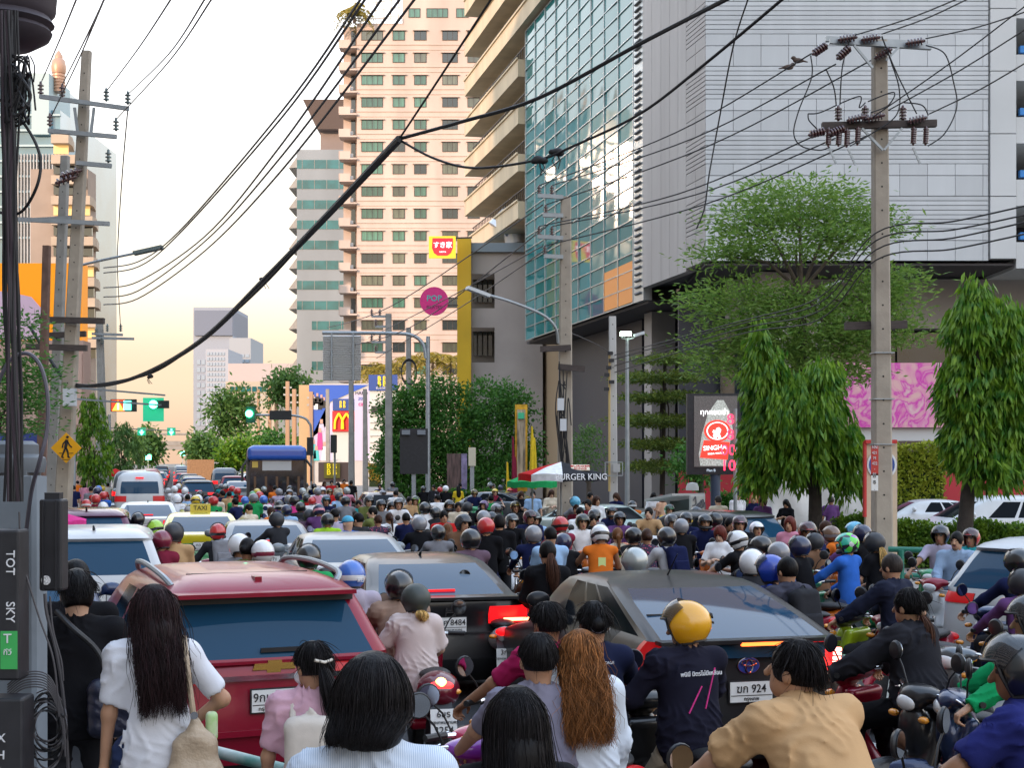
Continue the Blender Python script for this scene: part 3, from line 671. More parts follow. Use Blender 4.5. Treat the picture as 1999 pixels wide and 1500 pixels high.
# ------------------------------------------------------------------ motorcycles
MIRG = mat('mirror_glass', (.7, .74, .78), .03, 1.0)
def bike_meshes():
    m = {}
    s = SDF(.016, .06); s.ell((0, -.28, .62), (.15, .42, .12), axes((0, -1, .16))); s.cap((0, .05, .5), (0, -.1, .6), .11, .13); s.cap((0, -.5, .7), (0, -.66, .74), .09, .06); m['body_panel'] = s.mesh('body_panel', [None])
    s = SDF(.014, .04); s.ell((0, 0, .755), (.135, .3, .05), axes((0, 1, -.05))); s.ell((0, -.36, .8), (.125, .25, .05), axes((0, 1, -.03))); m['seat'] = s.mesh('seat', [mat('seat_vinyl', (.02, .02, .022), .55, bump=.2, scale=80)])
    s = SDF(.016, .05); s.box((0, .5, .68), (.19, .045, .24), axes((0, 1, .35)), rr=.04); s.cap((0, .52, .5), (0, .38, .36), .12, .1); s.box((0, .22, .34), (.15, .24, .045), rr=.03); s.ell((0, .56, .78), (.13, .08, .16)); m['front_shield'] = s.mesh('front_shield', [None])
    s = SDF(.014, .04); s.ell((0, .5, 1.0), (.2, .085, .06)); s.ell((0, .57, .97), (.12, .07, .085)); m['handlebar_cover'] = s.mesh('handlebar_cover', [None])
    s = SDF(.014, .02); s.ell((0, .76, .36), (.075, .3, .26)); s.box((0, .76, .12), (.2, .5, .2), k=.01, sub=True); s.ell((0, .76, .27), (.2, .28, .26), k=.01, sub=True); m['front_fender'] = s.mesh('front_fender', [None])
    b = MB(); b.tube([(-.36, .4, 1.02), (-.2, .48, 1.01), (.2, .48, 1.01), (.36, .4, 1.02)], .014, 8)
    for sx in (-1, 1): b.tube([(sx * .24, .45, 1.02), (sx * .37, .39, 1.02)], .02, 8, 1); b.tube([(sx * .2, .53, 1.02), (sx * .33, .47, .995)], .006, 6, 0)
    m['handlebar'] = b.mesh('handlebar', [CHR, BLK])
    b = MB(); b.tube([(0, 0, 0), (.05, .0, .1), (.12, -.01, .17)], .006, 6); b.lathe([(.03, -.012), (.062, -.01), (.066, .0), (.055, .015), (.02, .022)], 16, (.13, 0, .2), Matrix.Rotation(R(-90), 3, 'X')); m['mirror'] = b.mesh('mirror', [BLK])
    g = MB(); g.lathe([(.057, -.0155), (.056, -.013)], 16, (.13, 0, .2), Matrix.Rotation(R(90), 3, 'X') @ Matrix.Rotation(R(180), 3, 'X')); m['mirror_glass'] = g.mesh('mirror_glass', [MIRG])
    s = SDF(.011, .015); s.ell((0, -.69, .75), (.1, .055, .045)); m['tail_light'] = s.mesh('tail_light', [None])
    s = SDF(.011, .015); s.ell((0, .615, .95), (.09, .04, .055)); m['headlight'] = s.mesh('headlight', [CLRL])
    s = SDF(.011, .01); s.ell((.0, 0, 0), (.045, .03, .025)); m['indicator'] = s.mesh('indicator', [AMB])
    b = MB(); b.bar((0, -.64, .68), (0, -.82, .46), .17, .02); b.bar((0, -.5, .5), (0, -.85, .42), .1, .02); m['rear_fender'] = b.mesh('rear_fender', [BLK])
    b = MB(); b.tube([(.1, .0, .3), (.16, -.2, .28), (.17, -.3, .3)], .02, 8); b.tube([(.17, -.3, .3), (.18, -.62, .38)], [.045, .055], 12); m['exhaust'] = b.mesh('exhaust', [mat('exhaust_steel', (.12, .12, .13), .35, .8)])
    b = MB()
    for sx in (-1, 1): b.tube([(sx * .07, .72, .27), (sx * .06, .6, .6)], .022, 8)
    m['fork'] = b.mesh('fork', [CHR])
    return m
BIKEM = bike_meshes()
def bike(color, loc, rz, label, group=None, plate=None, tail=None, detail=2, name='motorcycle', mirrors=True, cover=None, sc=1.):
    root = thing(name, label, 'motorcycle', loc, rz, group); root.scale = (sc, sc, sc)
    for k in ('body_panel', 'front_shield', 'handlebar_cover', 'front_fender'):
        o = link(k, BIKEM[k], root); setmat(o, 0, color if k != 'handlebar_cover' or not cover else cover)
    link('seat', BIKEM['seat'], root); link('handlebar', BIKEM['handlebar'], root)
    t = link('tail_light', BIKEM['tail_light'], root); setmat(t, 0, tail or TAILR)
    for sx in (-1, 1):
        if mirrors: o = link('mirror', BIKEM['mirror'], root, (sx * .2, .47, 1.03)); o.scale = (sx, 1, 1); link('mirror_glass', BIKEM['mirror_glass'], o)
    if detail > 1:
        for k in ('headlight', 'rear_fender', 'exhaust', 'fork'): link(k, BIKEM[k], root)
        for sx in (-1, 1): link('indicator', BIKEM['indicator'], root, (sx * .12, -.66, .7)); link('indicator', BIKEM['indicator'], root, (sx * .16, .6, .86))
        wheel(root, .001, .74, .27, .1); wheel(root, -.001, -.52, .27, .12)
    if plate:
        rot = Matrix.Rotation(R(18), 3, 'X'); p = MB().box((0, 0, 0), (.2, .008, .2)).build('licence_plate', PLATE, root, (0, -.84, .5)); p.rotation_euler = (R(-12), 0, 0)
        for s_, zz, sz in ((plate[0], .06, .07), (plate[1], .0, .034), (plate[2], -.06, .075)): text(s_, sz, INK, p, (0, -.007, zz), bold=.005)
    return root
# ================================================================== GROUND
ASPH = mat('asphalt', (.042, .043, .047), .85, noise=.3, scale=1.2, bump=.5, bscale=60); PAVE = mat('paving', (.24, .22, .2), .85, noise=.2, scale=2, bump=.3, bscale=30)
WHITEP = mat('road_paint', (.6, .6, .58), .7, noise=.2, scale=6)
struct('ground', MB().add([(-3000, -300, -.03), (3000, -300, -.03), (3000, 5000, -.03), (-3000, 5000, -.03)], [(0, 1, 2, 3)]), mat('earth', (.16, .15, .13), .9, noise=.2, scale=.02))
def strip(name, l0, l1, t0, t1, z, m, h=None):
    mb = MB(); q = [ST(t0, l0, z), ST(t0, l1, z), ST(t1, l1, z), ST(t1, l0, z)]
    if h: mb.prism([(p.x, p.y) for p in q], z - h, z)
    else: mb.add(q, [(0, 1, 2, 3)])
    return struct(name, mb, m)
road = strip('road', -3.4, 14.2, -60, 900, 0, ASPH)
strip('pavement', -9.5, -3.41, -60, 900, .14, PAVE, .16); strip('pavement', 10.9, 21.5, 14, 105, .14, PAVE, .16); strip('pavement', 7.4, 21.5, 105.01, 900, .14, PAVE, .16)
strip('side_street', 14.21, 90, -60, 13.99, .0, ASPH)
for l in (-.1, 2.9, 5.9, 8.9):
    mb = MB()
    for k in range(40): a = k * 9.; mb.add([ST(a, l - .06, .004), ST(a, l + .06, .004), ST(a + 3, l + .06, .004), ST(a + 3, l - .06, .004)], [(0, 1, 2, 3)])
    o = mb.build('lane_marking', WHITEP, road)
struct('traffic_island', MB().prism([(-4.2, 4.2), (-1.2, 6.9), (.55, 6.95), (1.0, 3.0), (-.5, 1.5), (-4, 1.5)], -.01, .24), PAVE)

# ================================================================== BUILDINGS
CREAM = mat('cream_render', (.54, .435, .375), .8, noise=.13, scale=.35, detail=8, stretch=(1, 1, .18)); CREAM2 = mat('cream_trim', (.51, .41, .352), .8, noise=.05, scale=.5)
GRN = mat('glass_green_curtain', (.06, .17, .12), .12, noise=.5, scale=3, stretch=(1, 1, .1), coat=1., rand=.5); DKG = mat('glass_dark', (.02, .03, .032), .08, coat=1.); FRM = mat('window_frame_bronze', (.045, .035, .03), .5)
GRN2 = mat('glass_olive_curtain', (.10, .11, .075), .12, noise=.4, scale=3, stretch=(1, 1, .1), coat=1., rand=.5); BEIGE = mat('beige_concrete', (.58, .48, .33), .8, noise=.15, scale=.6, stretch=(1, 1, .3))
CONC = mat('concrete', (.34, .32, .29), .85, noise=.14, scale=.8, bump=.15); CONCW = mat('concrete_pale', (.5, .49, .47), .8, noise=.08, scale=.5)
_DEF = Matrix.Identity(3); SROT = Matrix.Rotation(HEAD, 3, 'Z')
def frontal(px0, px1, py0, py1, Y, depth):
    a, b = W(px0, py1, Y), W(px1, py0, Y); return Vector(((a.x + b.x) / 2, Y + depth / 2, (a.z + b.z) / 2)), (b.x - a.x, depth, b.z - a.z)
def fbox(mb, px0, px1, py0, py1, Y, depth, m=0, z0=None):
    c, s = frontal(px0, px1, py0, py1, Y, depth)
    if z0 is not None: top = c.z + s[2] / 2; c = Vector((c.x, c.y, (top + z0) / 2)); s = (s[0], s[1], top - z0)
    return mb.box(c, s, None, m)
def window_mesh(w, h, muntins=1, key=None):
    """frame proud 3 cm, pane recessed; origin at the centre, faces -y"""
    def mk():
        b = MB(); t = .07
        for s in (-1, 1): b.box((s * (w / 2 - t / 2), 0, 0), (t, .1, h)); b.box((0, 0, s * (h / 2 - t / 2)), (w - 2 * t, .1, t))
        for k in range(muntins): b.box((w * ((k + 1) / (muntins + 1) - .5), 0, 0), (t * .7, .08, h - 2 * t))
        b.box((0, .02, 0), (w - .1, .02, h - .1), m=1); return b.mesh('window', [FRM, None])
    return cached(('win', round(w, 2), round(h, 2), muntins), mk)
# ---- cream apartment tower
Yt = 193.; tw = thing('apartment_tower', 'cream apartment tower with rows of green-curtained windows and corner balconies', 'building', G(800, Yt))
def TP(o): o.parent = tw; o.matrix_parent_inverse = Matrix.Translation(-tw.location); return o
TP(fbox(fbox(MB(), 697, 960, 45, 905, Yt, 20, z0=0), 786, 960, -90, 46, Yt + .05, 18).build('wall', CREAM))
TP(fbox(MB(), 671, 696.5, 52, 905, Yt + 1.6, 17, z0=0).build('balcony_bay', CREAM2))
rows_y = [69 + 43.55 * k for k in range(16)]
def put_window(parent_fn, px0, px1, pyc, hpx, Y, mu, gm):
    a, b = W(px0, pyc, Y), W(px1, pyc, Y); w = b.x - a.x; h = hpx / F * Y
    o = link('window', window_mesh(w, h, mu), None, ((a.x + b.x) / 2, Y - .03, a.z)); setmat(o, 1, gm); parent_fn(o); return o
for k, y in enumerate(rows_y):
    for x0, x1, mu in ((706, 748, 3), (767, 791, 1), (809, 833, 1), (864, 894, 2), (913, 937, 1)):
        g = rnd.choice([GRN, GRN, GRN2, DKG]) if x0 < 850 else rnd.choice([GRN2, GRN2, DKG]); put_window(TP, x0, x1, y, 19, Yt, mu, g)
    for x0, x1 in ((703, 751), (764, 794), (806, 836), (861, 897), (910, 940)): TP(fbox(MB(), x0, x1, y - 12, y - 10.4, Yt - .35, .34).build('window_hood', CREAM2))

    c = MB(); fbox(c, 697, 960, y + 17, y + 18.2, Yt - .09, .085); fbox(c, 697, 960, y + 27, y + 28, Yt - .07, .065); TP(c.build('string_course', CREAM2))
    b = MB(); z = y + 21                                # corner balcony: slab, parapet, rail, dark doorway
    fbox(b, 662, 697, z, z + 3, Yt - .6, 2.2); fbox(b, 662, 684, z - 13, z, Yt - .6, .15); fbox(b, 661.5, 663, z - 13, z + 1, Yt - .6, 2.2); TP(b.build('balcony', CREAM))
    d = MB(); fbox(d, 686, 694, z - 30, z - 2, Yt + 1.45, .1); TP(d.build('balcony_door', DKG)); a_ = MB(); fbox(a_, 684, 690, z - 8, z - 1, Yt + .3, .5); TP(a_.build('air_conditioner', CONCW))
for x0, x1, mu in ((798, 821, 1), (833, 875, 3), (891, 915, 1)): put_window(TP, x0, x1, 25, 18, Yt + .05, mu, GRN)
g_ = MB()                                              # glazed roof pavilion and railing
for k in range(5): p = 718 + k * 15; g_.bar(W(p, 38, Yt + 3), W(p + 3, -8 - 4 * k, Yt + 3), .15)
for yy in (38, 22, 6, -6): g_.bar(W(715, yy, Yt + 3), W(782, yy - 8, Yt + 3), .12)
pv = TP(g_.build('roof_pavilion', CONCW)); pg = MB(); pg.add([W(716, 40, Yt + 3.2), W(784, 40, Yt + 3.2), W(784, -24, Yt + 3.2), W(720, -8, Yt + 3.2)], [(0, 1, 2, 3)]); o = pg.build('glazing', mat('sky_glass', (.3, .42, .46), .08, coat=1.)); o.parent = pv; o.matrix_parent_inverse = Matrix.Translation(-tw.location)
r_ = MB(); r_.bar(W(690, 36, Yt - .2), W(786, 36, Yt - .2), .1); r_.bar(W(690, 40, Yt - .2), W(786, 40, Yt - .2), .06)
for k in range(20): r_.bar(W(690 + k * 5, 46, Yt - .2), W(690 + k * 5, 36, Yt - .2), .06)
TP(r_.build('roof_railing', CONCW))
# ---- teal banded office block
Yb = 238.; ob = thing('office_block', 'office block with teal ribbon windows and angled sunshade fins', 'building', G(616, Yb))
def OP(o): o.parent = ob; o.matrix_parent_inverse = Matrix.Translation(-ob.location); return o
OP(fbox(MB(), 580, 700, 292, 905, Yb, 25, z0=0).build('wall', mat('office_wall', (.27, .30, .32), .8, noise=.12, scale=.15, stretch=(1, 1, .3))))
TEAL = mat('teal_glass', (.012, .12, .13), .1, noise=.4, scale=.4, coat=1.)
for k in range(11):
    y = 312 + 39.4 * k; x0 = 580 if k < 8 else 609
    b = MB(); fbox(b, x0 + .3, 700, y, y + 17, Yb - .06, .1); OP(b.build('ribbon_window', TEAL))
    m_ = MB()
    for q in range(5): fbox(m_, x0 + 10 + q * 24, x0 + 10.8 + q * 24, y, y + 17, Yb - .12, .05)
    OP(m_.build('mullion', CONC))
    a, b_, c_ = W(580, y - 6, Yb), W(580, y + 15, Yb), W(564, y + 16, Yb + 3)
    s_ = MB(); s_.add([a, b_, c_, a + Vector((0, 8, 0)), b_ + Vector((0, 8, 0)), c_ + Vector((0, 8, 0))], [(0, 1, 2), (5, 4, 3), (0, 3, 4, 1), (1, 4, 5, 2), (2, 5, 3, 0)]); OP(s_.build('sunshade', CONC))
pt = thing('penthouse_block', 'brown pyramidal penthouse behind the teal banded office block', 'building', G(640, 262))
b = MB(); fbox(b, 626, 700, 245, 905, 262, 15, z0=0); o = b.build('wall', mat('brown_cladding', (.24, .19, .17), .7, noise=.1, scale=.3)); o.parent = pt; o.matrix_parent_inverse = Matrix.Translation(-pt.location)
b = MB(); zt, zb = W(0, 210, 262).z, W(0, 246, 262).z; xa, xb = W(622, 0, 262).x, W(705, 0, 262).x; b.add([(xa, 260, zb - 1), (xb, 260, zb - 1), (xb, 280, zb - 1), (xa, 280, zb - 1), (xa - 2, 256, zt), (xb, 256, zt), (xb, 284, zt), (xa - 2, 284, zt)], [(0, 1, 5, 4), (1, 2, 6, 5), (2, 3, 7, 6), (3, 0, 4, 7), (4, 5, 6, 7), (3, 2, 1, 0)])
o = b.build('roof', mat('roof_brown', (.2, .15, .13), .6)); o.parent = pt; o.matrix_parent_inverse = Matrix.Translation(-pt.location)
# ---- distant blocks
def far_block(label, px0, px1, py0, Y, m, depth=30, wins=None, cap=None, gm=DKG, name='distant_tower'):
    t = thing(name, label, 'building', G((px0 + px1) / 2, Y)); inv = Matrix.Translation(-t.location)
    o = fbox(MB(), px0, px1, py0, 905, Y, depth, z0=0).build('wall', m, t); o.matrix_parent_inverse = inv
    if wins:
        x0, x1, y0, y1, nx, ny = wins; dx, dy = (x1 - x0) / nx, (y1 - y0) / ny
        for j in range(ny):
            for i in range(nx):
                a = W(x0 + dx * (i + .5), y0 + dy * (j + .5), Y); w, h = dx * .72 / F * Y, dy * .6 / F * Y
                q = link('window', cached(('fw', round(w, 1), round(h, 1)), lambda: MB().box((0, 0, 0), (w, .3, h)).mesh('window', [None])), t, (a.x, Y - .05, a.z)); q.matrix_parent_inverse = inv; setmat(q, 0, gm)
    if cap: o = fbox(MB(), *cap, Y - 1, depth).build('crown_cladding', mat('slate_cladding', (.13, .16, .22), .5), t); o.matrix_parent_inverse = inv
    return t
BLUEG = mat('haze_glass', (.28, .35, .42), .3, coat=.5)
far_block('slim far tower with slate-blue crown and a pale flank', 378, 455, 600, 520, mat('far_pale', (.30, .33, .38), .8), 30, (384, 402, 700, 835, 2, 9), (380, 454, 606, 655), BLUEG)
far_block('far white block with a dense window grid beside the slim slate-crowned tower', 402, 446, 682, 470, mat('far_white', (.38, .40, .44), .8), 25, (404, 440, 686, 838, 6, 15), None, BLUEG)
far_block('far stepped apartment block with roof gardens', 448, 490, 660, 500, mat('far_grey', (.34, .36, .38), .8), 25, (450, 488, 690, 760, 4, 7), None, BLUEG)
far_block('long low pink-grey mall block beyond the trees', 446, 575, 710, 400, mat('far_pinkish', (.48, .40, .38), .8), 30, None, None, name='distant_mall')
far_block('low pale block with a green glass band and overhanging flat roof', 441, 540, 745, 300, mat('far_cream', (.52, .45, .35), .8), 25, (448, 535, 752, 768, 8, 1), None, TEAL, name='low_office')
fb = thing('footbridge', 'grey elevated walkway crossing far down the street', 'bridge', ST(330, -20)); inv = Matrix.Translation(-fb.location)
for (z0, z1, nm) in ((5.5, 6.3, 'deck'), (6.4, 7.4, 'parapet'), (8.8, 9.2, 'roof')):
    c = ST(330, 12, (z0 + z1) / 2); o = MB().box(c, (90, 4, z1 - z0), SROT).build(nm, CONC, fb); o.matrix_parent_inverse = inv
for l in (-12, 3, 22): o = MB().box(ST(331, l, 2.7), (1.2, 1.2, 5.5), SROT).build('pier', CONC, fb); o.matrix_parent_inverse = inv
# ---- beige balcony block with deep slab bands
A0 = Vector((8.5, 63, 0))
def AT(t, l=0., z=0.): return A0 + U * t + V * l + Vector((0, 0, z))
bb = thing('balcony_block', 'beige concrete block with deep slanting balcony bands rising behind the glass wall', 'building', AT(45)); inv_bb = Matrix.Translation(-bb.location)
def BP(o): o.parent = bb; o.matrix_parent_inverse = inv_bb; return o
def sbox(mb, t0, t1, l0, l1, z0, z1, m=0): return mb.box(AT((t0 + t1) / 2, (l0 + l1) / 2, (z0 + z1) / 2), (l1 - l0, t1 - t0, z1 - z0), SROT, m)
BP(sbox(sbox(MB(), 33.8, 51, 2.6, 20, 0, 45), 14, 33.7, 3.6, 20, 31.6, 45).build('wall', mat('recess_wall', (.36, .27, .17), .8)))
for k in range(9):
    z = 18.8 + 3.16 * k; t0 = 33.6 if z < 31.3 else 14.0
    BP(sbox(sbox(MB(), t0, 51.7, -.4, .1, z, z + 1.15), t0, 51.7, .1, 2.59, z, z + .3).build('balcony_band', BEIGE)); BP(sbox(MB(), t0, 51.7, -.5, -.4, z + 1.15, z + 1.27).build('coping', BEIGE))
    BP(sbox(MB(), t0, 51, 2.5, 2.58, z + 1.2, z + 2.7).build('ribbon_window', DKG)); r_ = MB()
    q = t0 + .3
    while q < 51: r_.box(AT(q, .2, z + 1.75), (.05, .05, .95), SROT); q += .55
    r_.bar(AT(t0, .2, z + 2.2), AT(51.5, .2, z + 2.2), .06); BP(r_.build('railing', FRM))
# ---- low grey annex with the yellow fin
Yg = 100.; an = thing('grey_annex', 'low grey concrete annex with open floors beside a tall yellow fin', 'building', G(985, Yg)); inv_an = Matrix.Translation(-an.location)
def NP(o): o.parent = an; o.matrix_parent_inverse = inv_an; return o
GREYW = mat('grey_render', (.36, .33, .31), .85, noise=.08, scale=.5)
b = MB(); fbox(b, 966, 1060, 492, 905, Yg, 6, z0=0); fbox(b, 920.5, 966, 492, 535, Yg, 6); fbox(b, 920.5, 966, 602, 640, Yg, 6); fbox(b, 920.5, 966, 708, 905, Yg, 6, z0=0); NP(b.build('wall', GREYW))
NP(fbox(MB(), 921, 966, 520, 720, Yg + 3.2, .2).build('back_wall', mat('dim_wall', (.12, .11, .1), .8)))
for y0 in (560, 665):
    for k in range(4): NP(fbox(MB(), 924 + k * 10, 931 + k * 10, y0 - 20, y0 + 30, Yg + 3.0, .1).build('window', DKG))
NP(fbox(MB(), 893, 920, 466, 905, Yg - .6, 1.2, z0=0).build('yellow_fin', mat('yellow_paint', (.62, .40, .01), .5, noise=.06, scale=.7)))
NP(fbox(MB(), 920.5, 1024, 474, 491.5, Yg - .3, 6.6).build('roof_beam', mat('steel_blue', (.17, .22, .26), .5)))
d_ = MB(); d_.tube([W(975, 452, Yg + 3) + Vector((0, 0, 0)), W(992, 432, Yg + 3), W(1010, 445, Yg + 3), W(1014, 476, Yg + 3)], [1.0, 1.1, 1.1, 1.0], 16); NP(d_.build('vent_duct', mat('galvanised', (.5, .52, .54), .35, .7)))
# ---- the big right-hand block: glass wall, louvre strip, grey and white panels
rb = thing('clad_office_building', 'large office building with teal glass wall, louvre strip and white panel cladding', 'building', AT(0)); inv_rb = Matrix.Translation(-A0)
def RP(o): o.parent = rb; o.matrix_parent_inverse = inv_rb; return o
MULL = mat('mullion_alu', (.42, .46, .48), .35, .6); GREYP = mat('grey_panel', (.33, .315, .31), .55, noise=.10, scale=.9, stretch=(1, 1, .12), rand=.1); WHP = mat('white_panel', (.52, .54, .555), .5, noise=.07, scale=1.1, stretch=(1, 1, .15), rand=.1); JOINT = mat('joint_dark', (.10, .10, .11), .7)
CURT = mat('curtain_glass', (.012, .17, .18), .04, coat=0., spec=.5); CURT.node_tree.nodes['Principled BSDF'].inputs['IOR'].default_value = 1.5
_t = CURT.node_tree; _n = _t.nodes.new('ShaderNodeTexNoise'); _n.inputs['Scale'].default_value = .55; _n.inputs['Detail'].default_value = 1.0; _c = _t.nodes.new('ShaderNodeTexCoord'); _b = _t.nodes.new('ShaderNodeBump'); _b.inputs['Strength'].default_value = .22; _b.inputs['Distance'].default_value = .03
_t.links.new(_c.outputs['Object'], _n.inputs['Vector']); _t.links.new(_n.outputs[0], _b.inputs['Height']); _t.links.new(_b.outputs[0], _t.nodes['Principled BSDF'].inputs['Normal'])
RP(sbox(sbox(MB(), 10.4, 33.2, .25, 2.4, 10.7, 31.1), .4, 10.3, .5, 12, 11.4, 31.4).build('core', JOINT))
nc, nr = 9, 24; ct, cz = (33.3 - 10.33) / nc, (31.2 - 10.62) / nr
pane = MB().box((0, 0, 0), (.03, ct - .05, cz - .05)).mesh('glass_pane', [CURT])
for i in range(nc):
    for j in range(nr):
        c = AT(10.33 + ct * (i + .5), .1, 10.62 + cz * (j + .5)); o = link('glass_pane', pane, None, c); o.rotation_euler = (rnd.gauss(0, .006), rnd.gauss(0, .006), HEAD + rnd.gauss(0, .008)); RP(o)
for i in range(nc + 1): RP(MB().box(AT(10.33 + ct * i, .06, 20.9), (.09, .06, 20.6), SROT).build('mullion', MULL))
for j in range(nr + 1): RP(MB().box(AT(21.8, .062, 10.62 + cz * j), (.07, 23, .05), SROT).build('transom', MULL))
RP(sbox(MB(), 8.68, 10.3, .04, .48, 10.6, 31.3).build('louvre_backing', MULL))
lv = MB().box((0, 0, 0), (.12, .85, .09)).mesh('louvre_blade', [mat('louvre_alu', (.14, .145, .15), .7)])
for k in range(62):
    if k % 12 == 11: continue
    o = link('louvre_blade', lv, None, AT(9.4, -.02, 11 + k * .325)); o.rotation_euler = (0, R(25), HEAD); RP(o)
for k, (a, b_) in enumerate(((8.67, 7.3), (7.27, 5.95), (5.92, 4.7), (4.67, 3.55), (3.52, 2.48))): RP(sbox(MB(), b_, a, 0, .45, 11.2, 31.3).build('wall_panel', GREYP))
zz = 11.35; pat = []
while zz < 31:
    for hgt, kind in [(.9, 'p'), (.52, 'p')] + [(.205, 's')] * 7: pat.append((zz, hgt, kind)); zz += hgt
colX = [8.5 + (20.93 - 8.5) * k / 10.2 for k in range(11)] + [20.93]
for z, hgt, kind in pat:
    if kind == 'p':
        for i in range(11):
            w = colX[i + 1] - colX[i] - .02
            RP(link('wall_panel', cached(('wp', round(w, 2), hgt), lambda: MB().box((0, 0, 0), (w, .08, hgt - .03)).mesh('wall_panel', [WHP])), None, ((colX[i] + colX[i + 1]) / 2, 63.04, z + hgt / 2)))
        RP(sbox(MB(), 1.26, 2.45, .0, .4, z, z + hgt - .03).build('wall_panel', GREYP)); RP(sbox(MB(), .02, 1.23, .0, .4, z, z + hgt - .03).build('wall_panel', GREYP))
    else:
        RP(link('cladding_slat', cached(('ws',), lambda: MB().box((0, 0, 0), (12.42, .08, .175)).mesh('cladding_slat', [WHP])), None, (14.715, 63.04, z + .1)))
        RP(sbox(MB(), .02, 2.45, .0, .4, z + .01, z + .175).build('cladding_slat', GREYP))
RP(MB().box((14.7, 65.1, 21.4), (12.4, 4, 19.8)).build('facade_backing', JOINT))
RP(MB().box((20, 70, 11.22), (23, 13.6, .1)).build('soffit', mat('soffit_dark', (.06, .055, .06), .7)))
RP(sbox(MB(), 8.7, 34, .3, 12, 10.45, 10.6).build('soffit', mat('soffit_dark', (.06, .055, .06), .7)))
# lower storeys set back under the overhang
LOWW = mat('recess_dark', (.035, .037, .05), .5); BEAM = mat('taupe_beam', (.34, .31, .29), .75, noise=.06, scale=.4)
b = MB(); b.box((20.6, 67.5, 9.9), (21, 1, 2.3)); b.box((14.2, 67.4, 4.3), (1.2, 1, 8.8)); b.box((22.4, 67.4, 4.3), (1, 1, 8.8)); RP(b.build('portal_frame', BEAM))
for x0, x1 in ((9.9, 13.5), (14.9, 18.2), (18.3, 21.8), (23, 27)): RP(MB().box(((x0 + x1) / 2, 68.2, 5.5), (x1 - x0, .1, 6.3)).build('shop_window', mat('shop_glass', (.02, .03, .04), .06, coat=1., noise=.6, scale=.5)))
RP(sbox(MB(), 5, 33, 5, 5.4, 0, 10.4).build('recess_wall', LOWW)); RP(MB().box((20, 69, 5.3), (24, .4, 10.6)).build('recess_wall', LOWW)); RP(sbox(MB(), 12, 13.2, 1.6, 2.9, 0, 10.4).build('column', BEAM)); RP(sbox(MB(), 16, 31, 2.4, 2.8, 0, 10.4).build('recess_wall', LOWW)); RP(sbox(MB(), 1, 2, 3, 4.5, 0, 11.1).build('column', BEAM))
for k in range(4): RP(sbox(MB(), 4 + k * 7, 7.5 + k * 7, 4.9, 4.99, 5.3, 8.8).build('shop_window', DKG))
# ---- parking deck block on the far right
pk = thing('parking_block', 'pale parking building with open dark decks next to the white cladding', 'building', G(1960, 62)); inv_pk = Matrix.Translation(-pk.location)
def KP(o): o.parent = pk; o.matrix_parent_inverse = inv_pk; return o
PALE = mat('pale_wall', (.55, .56, .56), .7, noise=.06, scale=.3)
for k in range(6): KP(MB().box((21.55, 64.5, 12.8 + k * 2.75), (1.12, 3.2, 2.71)).build('wall_panel', PALE))
for k in range(7):
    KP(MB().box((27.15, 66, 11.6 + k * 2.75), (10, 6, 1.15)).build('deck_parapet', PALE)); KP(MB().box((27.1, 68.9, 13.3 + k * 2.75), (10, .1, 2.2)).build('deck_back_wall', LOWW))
    KP(MB().box((22.6, 63.4, 12.5 + k * 2.75), (.35, .25, .3)).build('deck_lamp', mat('blue_paint', (.02, .2, .55), .5)))
# ---- left side of the street
lt = thing('glass_tower', 'tall glass office tower with white fins and a capsule-shaped copper finial', 'building', G(90, 210)); inv_l = Matrix.Translation(-lt.location)
def LP(o): o.parent = lt; o.matrix_parent_inverse = inv_l; return o
BGL = mat('blue_tower_glass', (.10, .2, .25), .1, noise=.35, scale=.15, coat=1.)
LP(fbox(fbox(MB(), -120, 118, 215, 905, 210, 30, z0=0), -60, 100, 150, 214, 214, 20).build('wall', BGL))
for k in range(19): LP(fbox(MB(), 10 + k * 6.1, 11.8 + k * 6.1, 300, 700, 209.3, .9, z0=0).build('fin', CONCW))
for k in range(9): LP(fbox(MB(), -60, 118, 222 + k * 30, 226 + k * 30, 209.6, .5).build('spandrel', mat('pale_teal_panel', (.36, .48, .5), .5)))
LP(fbox(MB(), 62, 96, 142, 262, 209, 10).build('stair_core', mat('pale_teal_panel', (.36, .48, .5), .5))); LP(fbox(MB(), 110, 128, 280, 905, 211, 6, z0=0).build('pier', mat('pale_teal_panel', (.36, .48, .5), .5)))
f_ = MB(); o_ = W(115, 180, 212); u_ = 212 / F; f_.lathe([(13 * u_, 0)] + [p for k in range(6) for p in ((13 * u_, (3 + 6 * k) * u_), (11.5 * u_, (4 + 6 * k) * u_), (11.5 * u_, (5.5 + 6 * k) * u_), (13 * u_, (6.5 + 6 * k) * u_))] + [(14 * u_, 41 * u_), (14.5 * u_, 50 * u_), (12.5 * u_, 62 * u_), (8 * u_, 66 * u_), (8 * u_, 71 * u_), (4 * u_, 78 * u_), (.5 * u_, 83 * u_)], 16, o_)
LP(f_.build('finial', mat('copper_finial', (.5, .3, .2), .4, .3)))
lb = thing('stepped_balcony_building', 'brown concrete building with stacked slanted balconies behind the leaning poles', 'building', G(170, 154)); inv_lb = Matrix.Translation(-lb.location)
def BL(o): o.parent = lb; o.matrix_parent_inverse = inv_lb; return o
LBW = mat('left_balcony_wall', (.33, .26, .21), .8, noise=.1, scale=.4)
b = MB(); fbox(b, 60, 172, 330, 905, 154, 3, z0=0); BL(b.build('wall', LBW))
